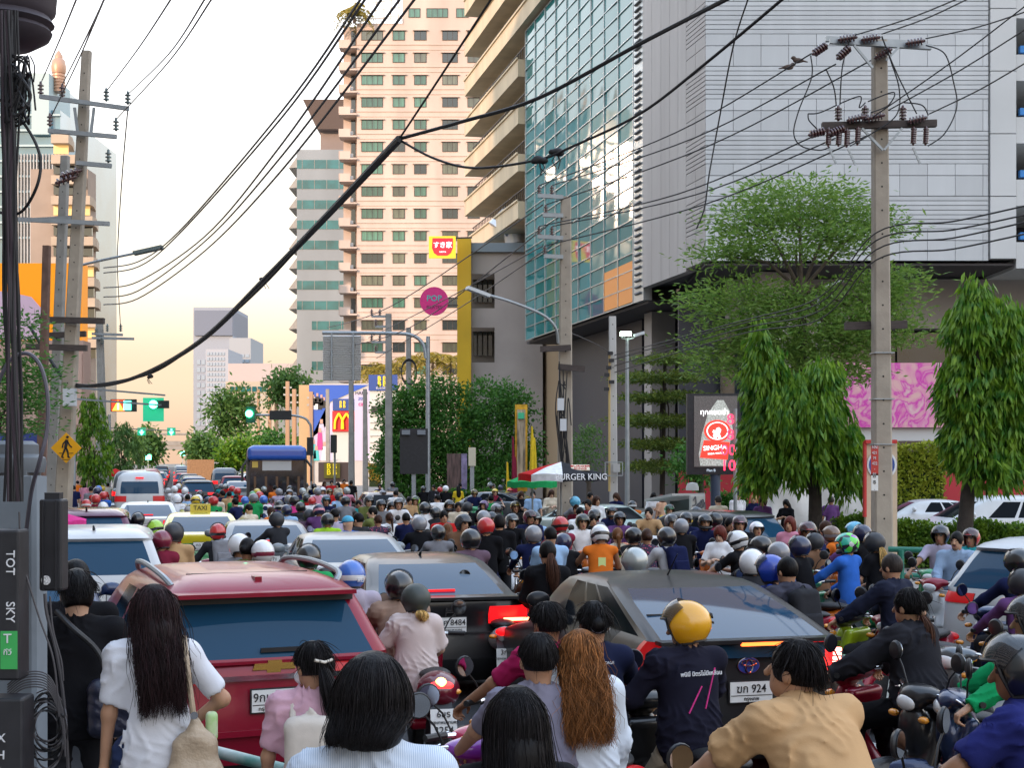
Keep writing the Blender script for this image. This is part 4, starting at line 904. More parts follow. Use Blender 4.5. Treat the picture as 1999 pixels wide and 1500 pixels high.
for k in range(11):
    y = 262 + 40 * k; x1 = 142 + min(k, 4) * 14; x1 = min(x1, 184 + k * 1.2)
    b = MB(); a = [(W(100, y, 152.5).x, 152.5), (W(x1 - 8, y, 152.5).x, 152.5), (W(x1, y, 154).x, 154), (W(x1 + 4, y, 157).x, 157), (W(100, y, 152.5).x, 157)]
    z0, z1 = W(0, y + 17, 152.5).z, W(0, y, 152.5).z; b.prism(a, z0, z1); BL(b.build('balcony_band', mat('tan_band', (.45, .36, .27), .8, noise=.1, scale=.5)))
    BL(fbox(MB(), 105, x1 - 9, y + 18, y + 38, 153.6, .3).build('ribbon_window', DKG if k % 3 else mat('lamp_window', (.5, .33, .12), .4, emit=(1, .6, .2), es=.35)))
og = thing('orange_shop_front', 'shop front with a big orange and pale pink sign wall beside the leaning poles', 'building', G(90, 84)); inv_og = Matrix.Translation(-og.location)
def OG(o): o.parent = og; o.matrix_parent_inverse = inv_og; return o
ORG = mat('orange_panel', (.82, .28, .005), .5, emit=(1., .33, .0), es=.25); PKW = mat('pale_pink_panel', (.72, .5, .62), .5)
OG(fbox(MB(), -250, 163, 665, 905, 84, 1.5, z0=0).build('wall', mat('salmon_wall', (.5, .33, .27), .8, noise=.06, scale=.5))); OG(fbox(MB(), -250, 160, 514, 666, 84.1, 1.2).build('sign_wall', ORG))
b = MB(); b.add([W(-120, 664, 83.9), W(92, 664, 83.9), W(88, 610, 83.9), W(62, 580, 83.9), W(18, 570, 83.9), W(-120, 560, 83.9)], [(0, 1, 2, 3, 4, 5)]); OG(b.build('pink_sign_area', PKW))
for k in range(6): OG(fbox(MB(), 55 + k * 18, 70 + k * 18, 690, 830, 83.9, .08).build('cladding_panel', mat('salmon_panel', (.55, .37, .30), .7)))
OG(fbox(MB(), 0, 75, 846, 905, 83.5, .3, z0=.3).build('shop_sign', mat('night_blue', (.03, .05, .2), .4)))
# unseen blocks added along the left pavement, heights set to shade the street
LROW = [(-75, -46.2, 42, CREAM), (-46, -14.2, 48, CONCW), (-14, 14.8, 44, CREAM), (15, 42.8, 46, CREAM), (43, 72, 30, CONCW)]
for k, (t0, t1, hh, m_) in enumerate(LROW):
    nm = ['cream corner block on the pole-side pavement', 'grey slab block on the pole-side pavement', 'low cream block on the pole-side pavement', 'cream windowed block facing the glass wall', 'grey windowed block facing the white cladding'][k]
    t_ = thing('shade_block', nm, 'building', ST((t0 + t1) / 2, -27)); inv = Matrix.Translation(-t_.location)
    o = MB().box(ST((t0 + t1) / 2, -27, hh / 2), (16, t1 - t0, hh), SROT).build('wall', m_, t_); o.matrix_parent_inverse = inv
    for j in range(int(hh / 3.2) - 1): o = MB().box(ST((t0 + t1) / 2, -18.97, 4.2 + 3.2 * j), (.06, t1 - t0 - 2, 1.5), SROT).build('ribbon_window', TEAL if k % 2 else DKG, t_); o.matrix_parent_inverse = inv
# ================================================================== VEGETATION
def leaf_mat(name, c1, c2, tr=.35):
    if name in _M: return _M[name]
    m = bpy.data.materials.new(name); m.use_nodes = True; t = m.node_tree; b = t.nodes['Principled BSDF']; o = t.nodes['Material Output']
    n = t.nodes.new('ShaderNodeTexNoise'); n.inputs['Scale'].default_value = 4.5; n.inputs['Detail'].default_value = 8; c = t.nodes.new('ShaderNodeTexCoord'); t.links.new(c.outputs['Object'], n.inputs['Vector'])
    r = t.nodes.new('ShaderNodeValToRGB'); r.color_ramp.elements[0].position = .35; r.color_ramp.elements[1].position = .68; r.color_ramp.elements[0].color = (*c1, 1); r.color_ramp.elements[1].color = (*c2, 1); t.links.new(n.outputs[0], r.inputs[0])
    b.inputs['Roughness'].default_value = .5; b.inputs['Specular IOR Level'].default_value = .35; t.links.new(r.outputs[0], b.inputs['Base Color'])
    tl = t.nodes.new('ShaderNodeBsdfTranslucent'); t.links.new(r.outputs[0], tl.inputs[0]); mx = t.nodes.new('ShaderNodeMixShader'); mx.inputs[0].default_value = tr
    t.links.new(b.outputs[0], mx.inputs[1]); t.links.new(tl.outputs[0], mx.inputs[2]); t.links.new(mx.outputs[0], o.inputs[0]); _M[name] = m; return m
BARK = mat('bark', (.09, .07, .055), .9, noise=.3, scale=6, bump=.6, bscale=25); BARKD = mat('bark_dark', (.035, .027, .022), .9, noise=.3, scale=6, bump=.6, bscale=25)
def leaves(P, D, L, Wd, seed=0, jit=.35):
    """P: base points, D: directions -> folded leaf blades (4 triangles' worth of quad pairs)"""
    g = np.random.default_rng(seed); n = len(P); D = D + g.normal(0, jit, D.shape); D /= np.linalg.norm(D, axis=1, keepdims=True)
    s = np.cross(D, g.normal(size=(n, 3))); s /= np.maximum(np.linalg.norm(s, axis=1, keepdims=True), 1e-6); nn = np.cross(s, D)
    l = (L * g.uniform(.65, 1.25, n))[:, None]; w = (Wd * g.uniform(.7, 1.2, n))[:, None]
    mid = P + D * l * .45 - nn * w * .25
    v = np.stack((P, mid + s * w, P + D * l - nn * l * .08, mid - s * w), 1).reshape(-1, 3); f = np.arange(n * 4).reshape(-1, 4); return v, f
def lobe_points(lobes, Y, n, seed, shell=.55, deep=1.0):
    g = np.random.default_rng(seed); a = np.array([rx * ry for _, _, rx, ry in lobes], float); k = g.choice(len(lobes), n, p=a / a.sum()); L = np.array(lobes, float)[k]
    d = g.normal(size=(n, 3)); d /= np.linalg.norm(d, axis=1, keepdims=True); r = g.random(n) ** (1 / 3.); r = shell + (1 - shell) * r; r = np.where(g.random(n) < .2, r * .6, r)
    q = Y / F; C0 = np.stack(((L[:, 0] - 1000) * q, np.full(n, Y), H + (YH - L[:, 1]) * q), 1); R3 = np.stack((L[:, 2] * q, L[:, 2] * q * deep, L[:, 3] * q), 1)
    return C0 + d * r[:, None] * R3, d
def tree(name, label, Y, lobes, trunk, style, lm, n, L, Wd, seed, bark=BARK, rt=.14, group=None, cat='tree', per=20, deep=1.0, shell=.55):
    base = trunk[0]; b3 = G(base[0], Y); root = thing(name, label, cat, b3, group=group); inv = np.array(b3)
    tr = MB(); pts = [Vector((b3.x, Y, 0)) - b3] + [W(x, y, Y) - b3 for x, y in trunk[1:]]; k = len(pts); tr.tube(pts, [rt * (1 - .5 * i / max(k - 1, 1)) for i in range(k)], 10); top = pts[-1]
    for (x, y, rx, ry) in lobes:
        e_ = W(x, y, Y) - b3; st = pts[max(0, k - 2)].lerp(top, .6); md = st.lerp(e_, .5) + Vector((rnd.uniform(-.1, .1), rnd.uniform(-.4, .4), .12 * (e_ - st).length)); tr.tube([st, md, e_], [rt * .42, rt * .25, rt * .08], 6)
    tr.build('trunk', bark, root)
    nc_ = max(8, n // per); Pc, dc = lobe_points(lobes, Y, nc_, seed, shell, deep); g = np.random.default_rng(seed + 5); idx = np.repeat(np.arange(nc_), per); m = len(idx)
    if style == 'droop':
        tpar = g.random(m); P = Pc[idx] + np.stack((dc[idx, 0] * .12 * tpar, dc[idx, 1] * .12 * tpar, -tpar * L * 1.5), 1) + g.normal(0, L * .22, (m, 3)); D = np.stack((dc[idx, 0] * .35, dc[idx, 1] * .35, np.full(m, -1.)), 1); j = .22
    elif style == 'flat':
        P = Pc[idx] + g.normal(0, 1, (m, 3)) * np.array((L * 2.2, L * 2.2, L * .35)); D = np.stack((dc[idx, 0], dc[idx, 1], np.full(m, .05)), 1); j = .3
    else:
        P = Pc[idx] + g.normal(0, L * 1.1, (m, 3)); D = dc[idx] * .6 + np.array((0, 0, -.25)); j = .7
    v, f = leaves(P - inv, D, L, Wd, seed, j); link('crown', fast_mesh('crown', v, f, [lm]), root); return root
LW = leaf_mat('leaf_weeping', (.032, .14, .012), (.23, .38, .028)); LL = leaf_mat('leaf_light', (.09, .2, .03), (.26, .38, .08), .45); LD = leaf_mat('leaf_deep', (.03, .13, .02), (.12, .28, .045))
LY = leaf_mat('leaf_yellowish', (.05, .11, .02), (.2, .24, .035)); LF = leaf_mat('leaf_far', (.05, .13, .03), (.15, .27, .06)); LG = leaf_mat('leaf_sunlit_tint', (.22, .2, .03), (.42, .3, .05))  # last one: golden evening light on the fronds put into the leaf colour
tree('mast_tree', 'weeping mast tree with twin trunk and notched crown beside the soda billboard', 33.6, [(1482, 655, 14, 42), (1494, 712, 38, 48), (1603, 728, 36, 42), (1548, 745, 40, 36), (1552, 790, 92, 62), (1498, 850, 50, 66), (1632, 846, 44, 60), (1565, 880, 80, 40), (1655, 905, 28, 46), (1478, 905, 26, 34)], [(1592, 1010), (1592, 960), (1566, 880)], 'droop', LW, 13000, .3, .036, 1, BARKD, .2)
tree('mast_tree', 'tall pointed weeping mast tree over the parked white cars', 31., [(1912, 552, 22, 34), (1900, 620, 46, 60), (1960, 630, 40, 62), (1888, 735, 50, 75), (1960, 760, 55, 92), (1895, 830, 44, 58), (1972, 845, 46, 56), (1925, 890, 60, 30)], [(1877, 1060), (1890, 960), (1908, 880)], 'droop', LW, 13000, .3, .036, 2, BARKD, .2)
tree('shade_tree', 'airy light-green shade tree spreading over the white panel facade', 46., [(1560, 385, 100, 40), (1460, 425, 60, 36), (1640, 430, 60, 45), (1415, 500, 45, 28), (1700, 440, 45, 35), (1555, 470, 130, 45), (1450, 595, 90, 55), (1560, 635, 120, 75), (1680, 610, 75, 75), (1725, 560, 45, 40), (1405, 690, 50, 45), (1500, 700, 75, 50), (1755, 640, 30, 42), (1640, 710, 60, 50)], [(1568, 905), (1568, 640), (1562, 520)], 'flat', LL, 27000, .24, .034, 3, BARK, .17, per=22, shell=.5)
for k, (lob, px, sd) in enumerate((([(775, 805, 34, 45), (800, 870, 52, 62), (765, 900, 30, 50), (800, 940, 45, 30)], 790, 4), ([(850, 775, 52, 36), (880, 840, 62, 70), (845, 900, 44, 60), (900, 930, 50, 40), (820, 790, 40, 35)], 870, 5), ([(950, 785, 70, 40), (1010, 800, 40, 42), (970, 860, 72, 72), (1020, 890, 38, 60), (960, 930, 70, 40)], 975, 6))):
    tree('broadleaf_tree', ['dense small-leaved tree behind the dark display panel', 'rounded dense tree below the yellow fin', 'broad dense tree in front of the grey annex'][k], 78., lob, [(px, 905), (px, 900)], 'spray', LD, 13000, .2, .06, sd, BARKD, .2, shell=.45)
tree('conifer_tree', 'layered conifer with yellow-green tip tiers behind the square concrete pole', 56., [(1300, 702, 48, 8), (1285, 738, 66, 9), (1305, 776, 78, 9), (1288, 822, 84, 10), (1305, 868, 82, 10), (1290, 912, 70, 10)], [(1292, 950), (1296, 830), (1298, 705)], 'flat', LY, 20000, .16, .03, 7, BARKD, .12, per=18)
tree('leafy_shrub', 'small bright shrub beside the cable-laden concrete pole', 60., [(1150, 880, 36, 45), (1125, 905, 22, 28)], [(1150, 930), (1150, 900)], 'spray', LF, 1800, .14, .03, 8, cat='shrub')
tree('leafy_shrub', 'dark shrub under the soda billboard edge', 44., [(1375, 920, 32, 34), (1345, 905, 26, 40)], [(1370, 960), (1370, 930)], 'spray', LD, 1800, .16, .035, 9, cat='shrub')
tree('columnar_tree', 'dark columnar tree behind the pedestrian sign', 58., [(180, 800, 26, 36), (180, 860, 36, 62), (185, 905, 28, 32)], [(182, 960), (182, 880)], 'droop', LW, 4200, .24, .03, 10, BARKD, .14)
tree('columnar_tree', 'lighter columnar tree further along behind the red umbrella', 82., [(240, 845, 24, 26), (245, 885, 32, 42), (225, 905, 18, 30)], [(240, 940), (240, 890)], 'droop', LF, 3000, .26, .035, 11, BARKD, .14)
tree('street_tree', 'small far street tree beneath the hanging lane signals', 150., [(268, 866, 12, 14), (270, 884, 14, 14)], [(270, 905), (270, 890)], 'spray', LF, 900, .35, .09, 12)
tree('feathery_tree', 'feathery dark tree behind the cable bundle', 24., [(25, 640, 40, 36), (40, 740, 42, 70), (20, 810, 45, 50)], [(-30, 950), (-20, 780)], 'flat', LD, 4200, .11, .017, 13, BARKD, .1)
for k, (lab, Y, lob, px, lm) in enumerate((('spreading rain tree beside the far low office', 205., [(432, 795, 18, 14), (455, 782, 24, 13), (480, 800, 16, 16), (442, 825, 20, 20), (470, 832, 18, 22)], 452, LF), ('rain tree rising over the blue mural', 185., [(560, 750, 26, 14), (585, 765, 18, 16), (545, 770, 14, 12)], 565, LF), ('rounded bush-like tree by the bus roof', 118., [(452, 893, 13, 16), (470, 884, 10, 14)], 460, LW),
                               ('dark bushy tree under the footbridge', 190., [(392, 876, 11, 12), (402, 886, 9, 12)], 396, LF), ('shade tree between the far utility poles', 170., [(520, 870, 24, 22), (560, 880, 22, 20)], 540, LD), ('pale tree beside the green lane arrow', 200., [(290, 868, 9, 9), (288, 880, 9, 9)], 289, LF))):
    tree('roadside_tree', lab, Y, lob, [(px, 905), (px, 890)], 'spray', lm, 2200, .012 * Y / 3, .003 * Y / 3, 20 + k, group=None)
def palm(label, px, py, Y, r, seed, m=LG):
    root = thing('palm_tree', label, 'tree', G(px, Y)); b0 = G(px, Y); MB().tube([Vector((0, 0, 0)), W(px, py, Y) - b0], [.18, .12], 8).build('trunk', BARK, root); g = np.random.default_rng(seed); Ps, Ds = [], []
    c = np.array(W(px, py, Y) - b0)
    for k in range(14):
        a = 2 * math.pi * k / 14 + g.uniform(-.2, .2); e_ = g.uniform(.2, 1.1)
        for t in np.linspace(.1, 1, 26):
            p = c + r * np.array((math.cos(a) * t, math.sin(a) * t, e_ * t - 1.1 * t * t)); d = np.array((-math.sin(a), math.cos(a), -.6))
            Ps += [p, p]; Ds += [d, np.array((math.sin(a), -math.cos(a), -.6))]
    v, f = leaves(np.array(Ps), np.array(Ds), r * .3, r * .025, seed, .15); link('fronds', fast_mesh('fronds', v, f, [m]), root)
for k, (px, py) in enumerate(((728, 722), (755, 718), (800, 705), (845, 700), (880, 702))): palm(['golden palm beside the blue pylon sign', 'golden palm just past the blue pylon sign', 'golden palm behind the leaning lamp pole', 'tall golden palm before the cream tower', 'golden palm next to the yellow fin'][k], px, py, 160, 2.6, 40 + k)
root = thing('roof_palm', 'palm growing on the roof garden of the cream tower', 'tree', W(692, 45, 192)); g = np.random.default_rng(3); Ps, Ds = [], []
for k in range(18):
    a = 2 * math.pi * k / 18; e_ = g.uniform(.2, 1.3)
    for t in np.linspace(.1, 1, 24):
        p = 2.6 * np.array((math.cos(a) * t, math.sin(a) * t, .55 + e_ * t - 1.1 * t * t)); Ps += [p, p]; Ds += [np.array((-math.sin(a), math.cos(a), -.6)), np.array((math.sin(a), -math.cos(a), -.6))]
v, f = leaves(np.array(Ps), np.array(Ds), .9, .08, 3, .15); link('fronds', fast_mesh('fronds', v, f, [LG]), root); MB().cyl((0, 0, 0), (0, 0, 1.4), .2, .15).build('trunk', BARK, root)
def hedge(label, px0, px1, py0, py1, Y, dep, n, lm, L=.1, seed=1, name='hedge'):
    a, b = W(px0, py1, Y), W(px1, py0, Y); c = Vector(((a.x + b.x) / 2, Y + dep / 2, 0)); root = thing(name, label, 'hedge', c); g = np.random.default_rng(seed); w, h = b.x - a.x, b.z
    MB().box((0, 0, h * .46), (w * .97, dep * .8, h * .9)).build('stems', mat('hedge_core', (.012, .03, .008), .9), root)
    P = np.stack((g.uniform(-w / 2, w / 2, n), g.uniform(-dep / 2, dep / 2, n), g.uniform(.05, 1, n) ** .6 * h), 1); s = g.random(n) < .75; P[s, 1] = -dep / 2 + g.normal(0, .05, s.sum()); P[:, 2] += .06 * np.sin(P[:, 0] * 4) + g.normal(0, .03, n)
    v, f = leaves(P, g.normal(0, 1, (n, 3)) + np.array((0, -.4, .8)), L, L * .3, seed, .3); link('foliage', fast_mesh('foliage', v, f, [lm]), root); return root
hedge('clipped bright hedge behind the green railing', 1745, 2010, 1022, 1090, 31.5, 1.0, 7000, leaf_mat('leaf_hedge', (.05, .14, .015), (.2, .33, .03)), seed=1)
hedge('short hedge stretch between the weeping tree and the concrete pole', 1636, 1702, 1008, 1075, 33., .8, 2200, leaf_mat('leaf_hedge', (.05, .14, .015), (.2, .33, .03)), seed=2)
hedge('low hedge along the pavement in front of the dark display panels', 855, 1010, 958, 976, 62., .8, 2200, LD, .14, 3)
hedge('trimmed hedge before the red hoarding', 1400, 1460, 962, 1000, 46., .8, 1200, LD, .13, 4)
hedge('climbing yellow-green creeper above the red hoarding', 1750, 1845, 868, 922, 50., .6, 2600, leaf_mat('leaf_creeper', (.2, .28, .02), (.42, .45, .05)), .16, 5, name='creeper')
hedge('narrow clipped hedge at the foot of the pylon sign', 720, 775, 905, 921, 140., 1., 700, LG, .3, 6)
# ================================================================== POLES, WIRES, SIGNS
POLE = mat('pole_concrete', (.36, .31, .25), .85, noise=.14, scale=3, bump=.2, bscale=20); POLED = mat('pole_concrete_grey', (.3, .29, .27), .85, noise=.15, scale=3, bump=.2)
STEEL = mat('galvanised_steel', (.33, .36, .38), .45, .5, noise=.1, scale=5); WOOD = mat('creosote_wood', (.07, .055, .05), .85, noise=.25, scale=6, stretch=(1, 6, 6)); PORC = mat('brown_porcelain', (.075, .028, .03), .2, coat=.8); PORCG = mat('teal_porcelain', (.06, .10, .1), .25, coat=.8)
CABLE = mat('cable_black', (.012, .012, .014), .6); HOLE = mat('hole_dark', (.03, .028, .025), .9); CABG = mat('cable_grey', (.07, .065, .07), .55)
_ins = {}
def insulator(parent, p, d=(0, 0, 1), L=.3, r=.07, n=4, m=PORC):
    key = (round(L, 2), round(r, 3), n)
    if key not in _ins:
        prof = [(r * .3, 0)]
        for k in range(n): z = L * (.1 + .8 * k / n); prof += [(r * .45, z), (r, z + L * .02), (r * .95, z + L * .09), (r * .45, z + L * .12)]
        prof += [(r * .4, L * .95), (r * .2, L)]; b = MB().lathe(prof, 12); _ins[key] = b.mesh('insulator', [None])
    o = link('insulator', _ins[key], parent, p); o.rotation_euler = Vector(d).to_track_quat('Z', 'Y').to_euler(); setmat(o, 0, m); return o
def pole(label, base, top, Y, w0, w1, name='utility_pole', m=POLE, holes=True, group=None, Ytop=None):
    """concrete pole tapering from pixel base x to pixel top, square with bolt holes"""
    b = G(base, Y); t = W(top[0], top[1], Ytop or Y); root = thing(name, label, 'utility pole', b, group=group); d = t - b
    mb = MB(); h0, h1 = w0 / 2, w1 / 2; P = lambda q, h: [q + Vector((x * h, y * h, 0)) for x, y in ((-.8, -1), (.8, -1), (1, -.8), (1, .8), (.8, 1), (-.8, 1), (-1, .8), (-1, -.8))]
    mb.add(P(Vector(), h0) + P(d, h1), [tuple((i, (i + 1) % 8, 8 + (i + 1) % 8, 8 + i)) for i in range(8)] + [tuple(range(8, 16))]); mb.build('shaft', m, root)
    if holes:
        hb = MB()
        for k in range(int(d.length / .42)):
            f = (k + .5) * .42 / d.length; q = d * f; h = h0 + (h1 - h0) * f; hb.cyl(q + Vector((0, -h - .004, 0)), q + Vector((0, -h + .02, 0)), .018, n=6)
        hb.build('bolt_hole', HOLE, root)
    return root, b
def arm(root, b, p0, p1, Y, w=.1, m=STEEL, h=None, name='crossarm'):
    return MB().bar(W(*p0, Y) - b, W(*p1, Y) - b, w, h or w).build(name, m, root)
def spline(pts, n=10):
    P = [Vector(p) for p in pts]; out = []
    for i in range(len(P) - 1):
        p0, p1, p2, p3 = P[max(i - 1, 0)], P[i], P[i + 1], P[min(i + 2, len(P) - 1)]
        for k in range(n):
            t = k / n; out.append(.5 * ((2 * p1) + (p2 - p0) * t + (2 * p0 - 5 * p1 + 4 * p2 - p3) * t * t + (3 * p1 - p0 - 3 * p2 + p3) * t ** 3))
    return out + [P[-1]]
def cable(label, pts, wpx, m=CABLE, group=None, name='overhead_cable', n=8, parent=None, b=None):
    """pts: (px, py, Y)"""
    Q = spline([W(*p) for p in pts], n); r = wpx / 2 / F * (sum(p[2] for p in pts) / len(pts))
    if parent is not None: return MB().tube([q - b for q in Q], r, 6).build(name, m, parent)
    return tag(MB().tube(Q, r, 6).build(name, m), label, 'cable', group)
# ---- left leaning pole
Yp = 35.; pl, b = pole('leaning concrete utility pole carrying the yellow pedestrian sign', 118, (170, 100), Yp, .38, .21)
for (x0, y0, x1, y1) in ((78, 188, 252, 212), (95, 255, 228, 267), (150, 318, 218, 324), (30, 428, 214, 437)): arm(pl, b, (x0, y0), (x1, y1), Yp - .28, .1)
for (x0, y0, x1, y1) in ((78, 624, 204, 627), (52, 677, 170, 680)): arm(pl, b, (x0, y0), (x1, y1), Yp - .3, .14, WOOD, name='timber_crossarm')
for x, y, g_ in ((80, 185, PORC), (122, 190, PORC), (208, 198, PORCG), (250, 204, PORCG), (98, 247, PORC), (227, 256, PORCG), (212, 318, PORCG)): insulator(pl, W(x, y, Yp - .28) - b, (0, 0, 1), .33, .075, 3, g_)
for x, y in ((118, 345), (108, 358)): insulator(pl, W(x, y, Yp - .3) - b, (1, .1, .35), .55, .1, 4)
arm(pl, b, (146, 210), (152, 258), Yp - .27, .06, name='brace'); arm(pl, b, (178, 262), (184, 210), Yp - .27, .06, name='brace')
bx_ = MB().box(W(137, 776, Yp - .5) - b, (.28, .2, .42)).build('meter_box', mat('box_pale', (.62, .65, .68), .5), pl)
s2, b2 = pole('upright concrete pole just behind the leaning one', 98, (128, 305), 37., .3, .2, m=POLED); arm(s2, b2, (98, 655), (168, 652), 36.7, .14, WOOD, name='timber_crossarm'); arm(s2, b2, (60, 430), (150, 425), 36.7, .1)
s3, b3_ = pole('slim brown steel post beside the concrete poles', 76, (92, 480), 33., .2, .16, m=mat('rusty_post', (.14, .08, .06), .8, noise=.3, scale=4), holes=False, name='steel_post')
s4, b4 = pole('grey concrete pole farther along behind the leaning pole', 205, (195, 630), 72., .42, .3, m=POLED)
for (x0, y0, x1, y1) in ((180, 652, 240, 654), (180, 660, 262, 662)): arm(s4, b4, (x0, y0), (x1, y1), 71.6, .12)
for x, y in ((210, 648), (236, 648), (200, 672), (188, 655)): insulator(s4, W(x, y, 71.6) - b4, (0, 0, 1), .4, .1, 3, PORCG)
# pedestrian warning sign
YEL = mat('sign_yellow', (.85, .40, .005), .45); sg = thing('pedestrian_sign', 'yellow diamond warning sign with a black walking figure', 'traffic sign', W(130, 875, Yp - .62))
q = 29.5 / F * Yp; sq = MB(); sq.prism([(0, -q), (q, 0), (0, q), (-q, 0)], 0, .02, xf=lambda v_: Vector((v_.x, -v_.z, v_.y))); sq.build('sign_plate', YEL, sg)
u = Yp / F; fg = MB()
def quadbar(a, b_, w): fg.bar(Vector((a[0] * u, -.03, -a[1] * u)), Vector((b_[0] * u, -.03, -b_[1] * u)), w * u, .012, up=(0, 1, 0))
fg.lathe([(2.6 * u, -.006), (2.6 * u, .006)], 14, (3 * u, -.03, 21 * u - .0), Matrix.Rotation(R(90), 3, 'X'))
for a, b_, w in (((2, -16), (-1, 0), 5.5), ((-1, -1), (-4.5, 9), 3.2), ((-4.5, 8), (-8, 18), 2.8), ((0, -1), (3.5, 8), 3.4), ((3.5, 7.5), (4.5, 18), 2.8), ((-8, 18), (-4, 18.5), 2.4), ((4.5, 18), (8, 18), 2.4), ((0, -14), (-5.5, -8), 2.6), ((-5.5, -8), (-7, 0), 2.3), ((3, -13), (7, -5), 2.4), ((7, -5), (11.5, -1), 2.2), ((-13, 10), (-4, 10), 1.0), ((4, 10), (14, 10), 1.0), ((-7, 22.5), (8, 22.5), 1.0)): quadbar(a, b_, w)
fg.build('walking_figure', INK, sg)
# ---- near left: service post, boxes, cables
Yn = 7.; np_, nb = pole('pale concrete service post crowded with telecom boxes', 44, (44, 930), Yn, .2, .19, name='service_post', m=mat('post_bluegrey', (.20, .23, .26), .8, noise=.15, scale=4), holes=False)
def nbox(px0, px1, py0, py1, Y, d, m): c, s = frontal(px0, px1, py0, py1, Y, d); b_ = MB(); b_.box((0, 0, 0), s); o = b_.mesh('box', [m]); return o, c
def telecom(name, label, px0, px1, py0, py1, Y, d, m):
    t = thing(name, label, 'telecom box', W((px0 + px1) / 2, py1, Y)); c, s = frontal(px0, px1, py0, py1, Y, d); o = MB().box(c - t.location, s).build('housing', m, t); md = o.modifiers.new('b', 'BEVEL'); md.width = .012; md.segments = 2; return t, c - t.location, s
BOXM = mat('box_black', (.02, .02, .024), .5, noise=.25, scale=8, bump=.15); tb, c, s = telecom('splice_box', 'tall black fibre box with a round white sticker on the service post', 76, 122, 975, 1155, 6.7, .1, BOXM)
for k in (-.3, .25): MB().box(c + Vector((s[0] * k, -s[1] / 2 - .004, 0)), (.008, .012, s[2] * .98)).build('rib', BOXM, tb)
MB().lathe([(.022, 0), (.022, .003)], 20, c + Vector((-s[0] * .18, -s[1] / 2 - .004, -s[2] * .38)), Matrix.Rotation(R(90), 3, 'X')).build('round_sticker', mat('sticker', (.65, .65, .65), .6, noise=.5, scale=120), tb); MB().box(c + Vector((0, 0, s[2] / 2 + .015)), (.07, .06, .03)).build('cap', BOXM, tb)
tb2, c, s = telecom('junction_box', 'black junction box lettered TOT SKY with a green label', -60, 38, 1035, 1330, 6.4, .14, BOXM); LETT = mat('letter_white', (.75, .76, .78), .6)
text('TOT', .055, LETT, tb2, c + Vector((s[0] / 2 - .04, -s[1] / 2 - .002, .19)), (R(90), R(90), 0)); text('SKY', .055, LETT, tb2, c + Vector((s[0] / 2 - .04, -s[1] / 2 - .002, -.03)), (R(90), R(90), 0))
GRNL = mat('green_label', (.05, .42, .10), .6); MB().box(c + Vector((s[0] / 2 - .045, -s[1] / 2 - .003, -.2)), (.075, .004, .17)).build('green_label', GRNL, tb2); text('T', .06, LETT, tb2, c + Vector((s[0] / 2 - .05, -s[1] / 2 - .006, -.15)), bold=.01); text('ทีวี', .035, LETT, tb2, c + Vector((s[0] / 2 - .05, -s[1] / 2 - .006, -.21)))
tb3, c, s = telecom('terminal_box', 'lower black terminal box with white code lettering', -70, 45, 1365, 1560, 6.3, .16, BOXM)
for k, t_ in enumerate(('K39X', 'DOH', 'KFF')): text(t_, .055, LETT, tb3, c + Vector((s[0] / 2 - .14, -s[1] / 2 - .002, .045 - .075 * k)))
tb4, c, s = telecom('transformer_drum', 'dark ribbed transformer drum hanging at the top of the cable bundle', -60, 60, -40, 20, 6.9, .3, BOXM)
MB().lathe([(.0, -.19), (.12, -.18), (.2, -.13), (.215, -.1), (.2, -.08), (.225, -.06), (.205, -.03), (.23, .0), (.25, .25)], 24, (.03, 0, .0)).build('drum', mat('drum_plum', (.05, .04, .05), .55, noise=.2, scale=6), tb4)
tb5, c, s = telecom('cable_joint_housing', 'grey domed cable housing behind the black wires', -30, 52, 905, 990, 7.6, .25, mat('cap_grey', (.11, .125, .14), .6)); MB().lathe([(.16, -.05), (.17, 0), (.165, .03), (.13, .05), (.13, .1), (.1, .12)], 20, c + Vector((0, 0, s[2] / 2))).build('dome', mat('cap_grey', (.11, .125, .14), .6), tb5)
bn = thing('cable_bundle', 'thick bundle of tangled black cables running down from the transformer drum', 'cable bundle', W(25, 950, 6.6))
for k in range(16):
    x0 = rnd.uniform(0, 32); x1 = rnd.uniform(8, 46); Y = 6.5 + rnd.uniform(-.2, .3); wob = [(x0 + (x1 - x0) * t + rnd.uniform(-6, 6), 20 + 960 * t, Y) for t in (0, .2, .4, .6, .8, 1)]
    cable('', wob, rnd.choice([3, 4, 5, 7]), CABLE if k % 4 else mat('cable_plum', (.045, .03, .04), .6), parent=bn, b=bn.location, name='strand')
for pts, w in (([(0, 195, 6.5), (35, 225, 6.4), (68, 275, 6.4), (80, 320, 6.4), (70, 370, 6.4), (40, 415, 6.5), (0, 415, 6.6)], 6), ([(15, 130, 6.5), (45, 110, 6.3), (62, 150, 6.4), (70, 215, 6.4)], 4), ([(18, 170, 6.5), (52, 165, 6.4), (55, 230, 6.5), (20, 250, 6.5)], 5), ([(20, 120, 6.5), (38, 180, 6.3), (58, 205, 6.3), (50, 130, 6.4), (25, 110, 6.5)], 4), ([(10, 140, 6.5), (40, 150, 6.3), (60, 190, 6.3), (30, 225, 6.3), (12, 180, 6.4)], 6), ([(60, 110, 6.5), (68, 130, 6.4), (66, 160, 6.4)], 3), *[([(rnd.uniform(8, 60), 105 + rnd.uniform(0, 140), 6.3 + rnd.uniform(0, .3)) for _ in range(5)], rnd.choice([3, 4, 5])) for _k in range(16)]): cable('', pts, w, parent=bn, b=bn.location, name='loop')
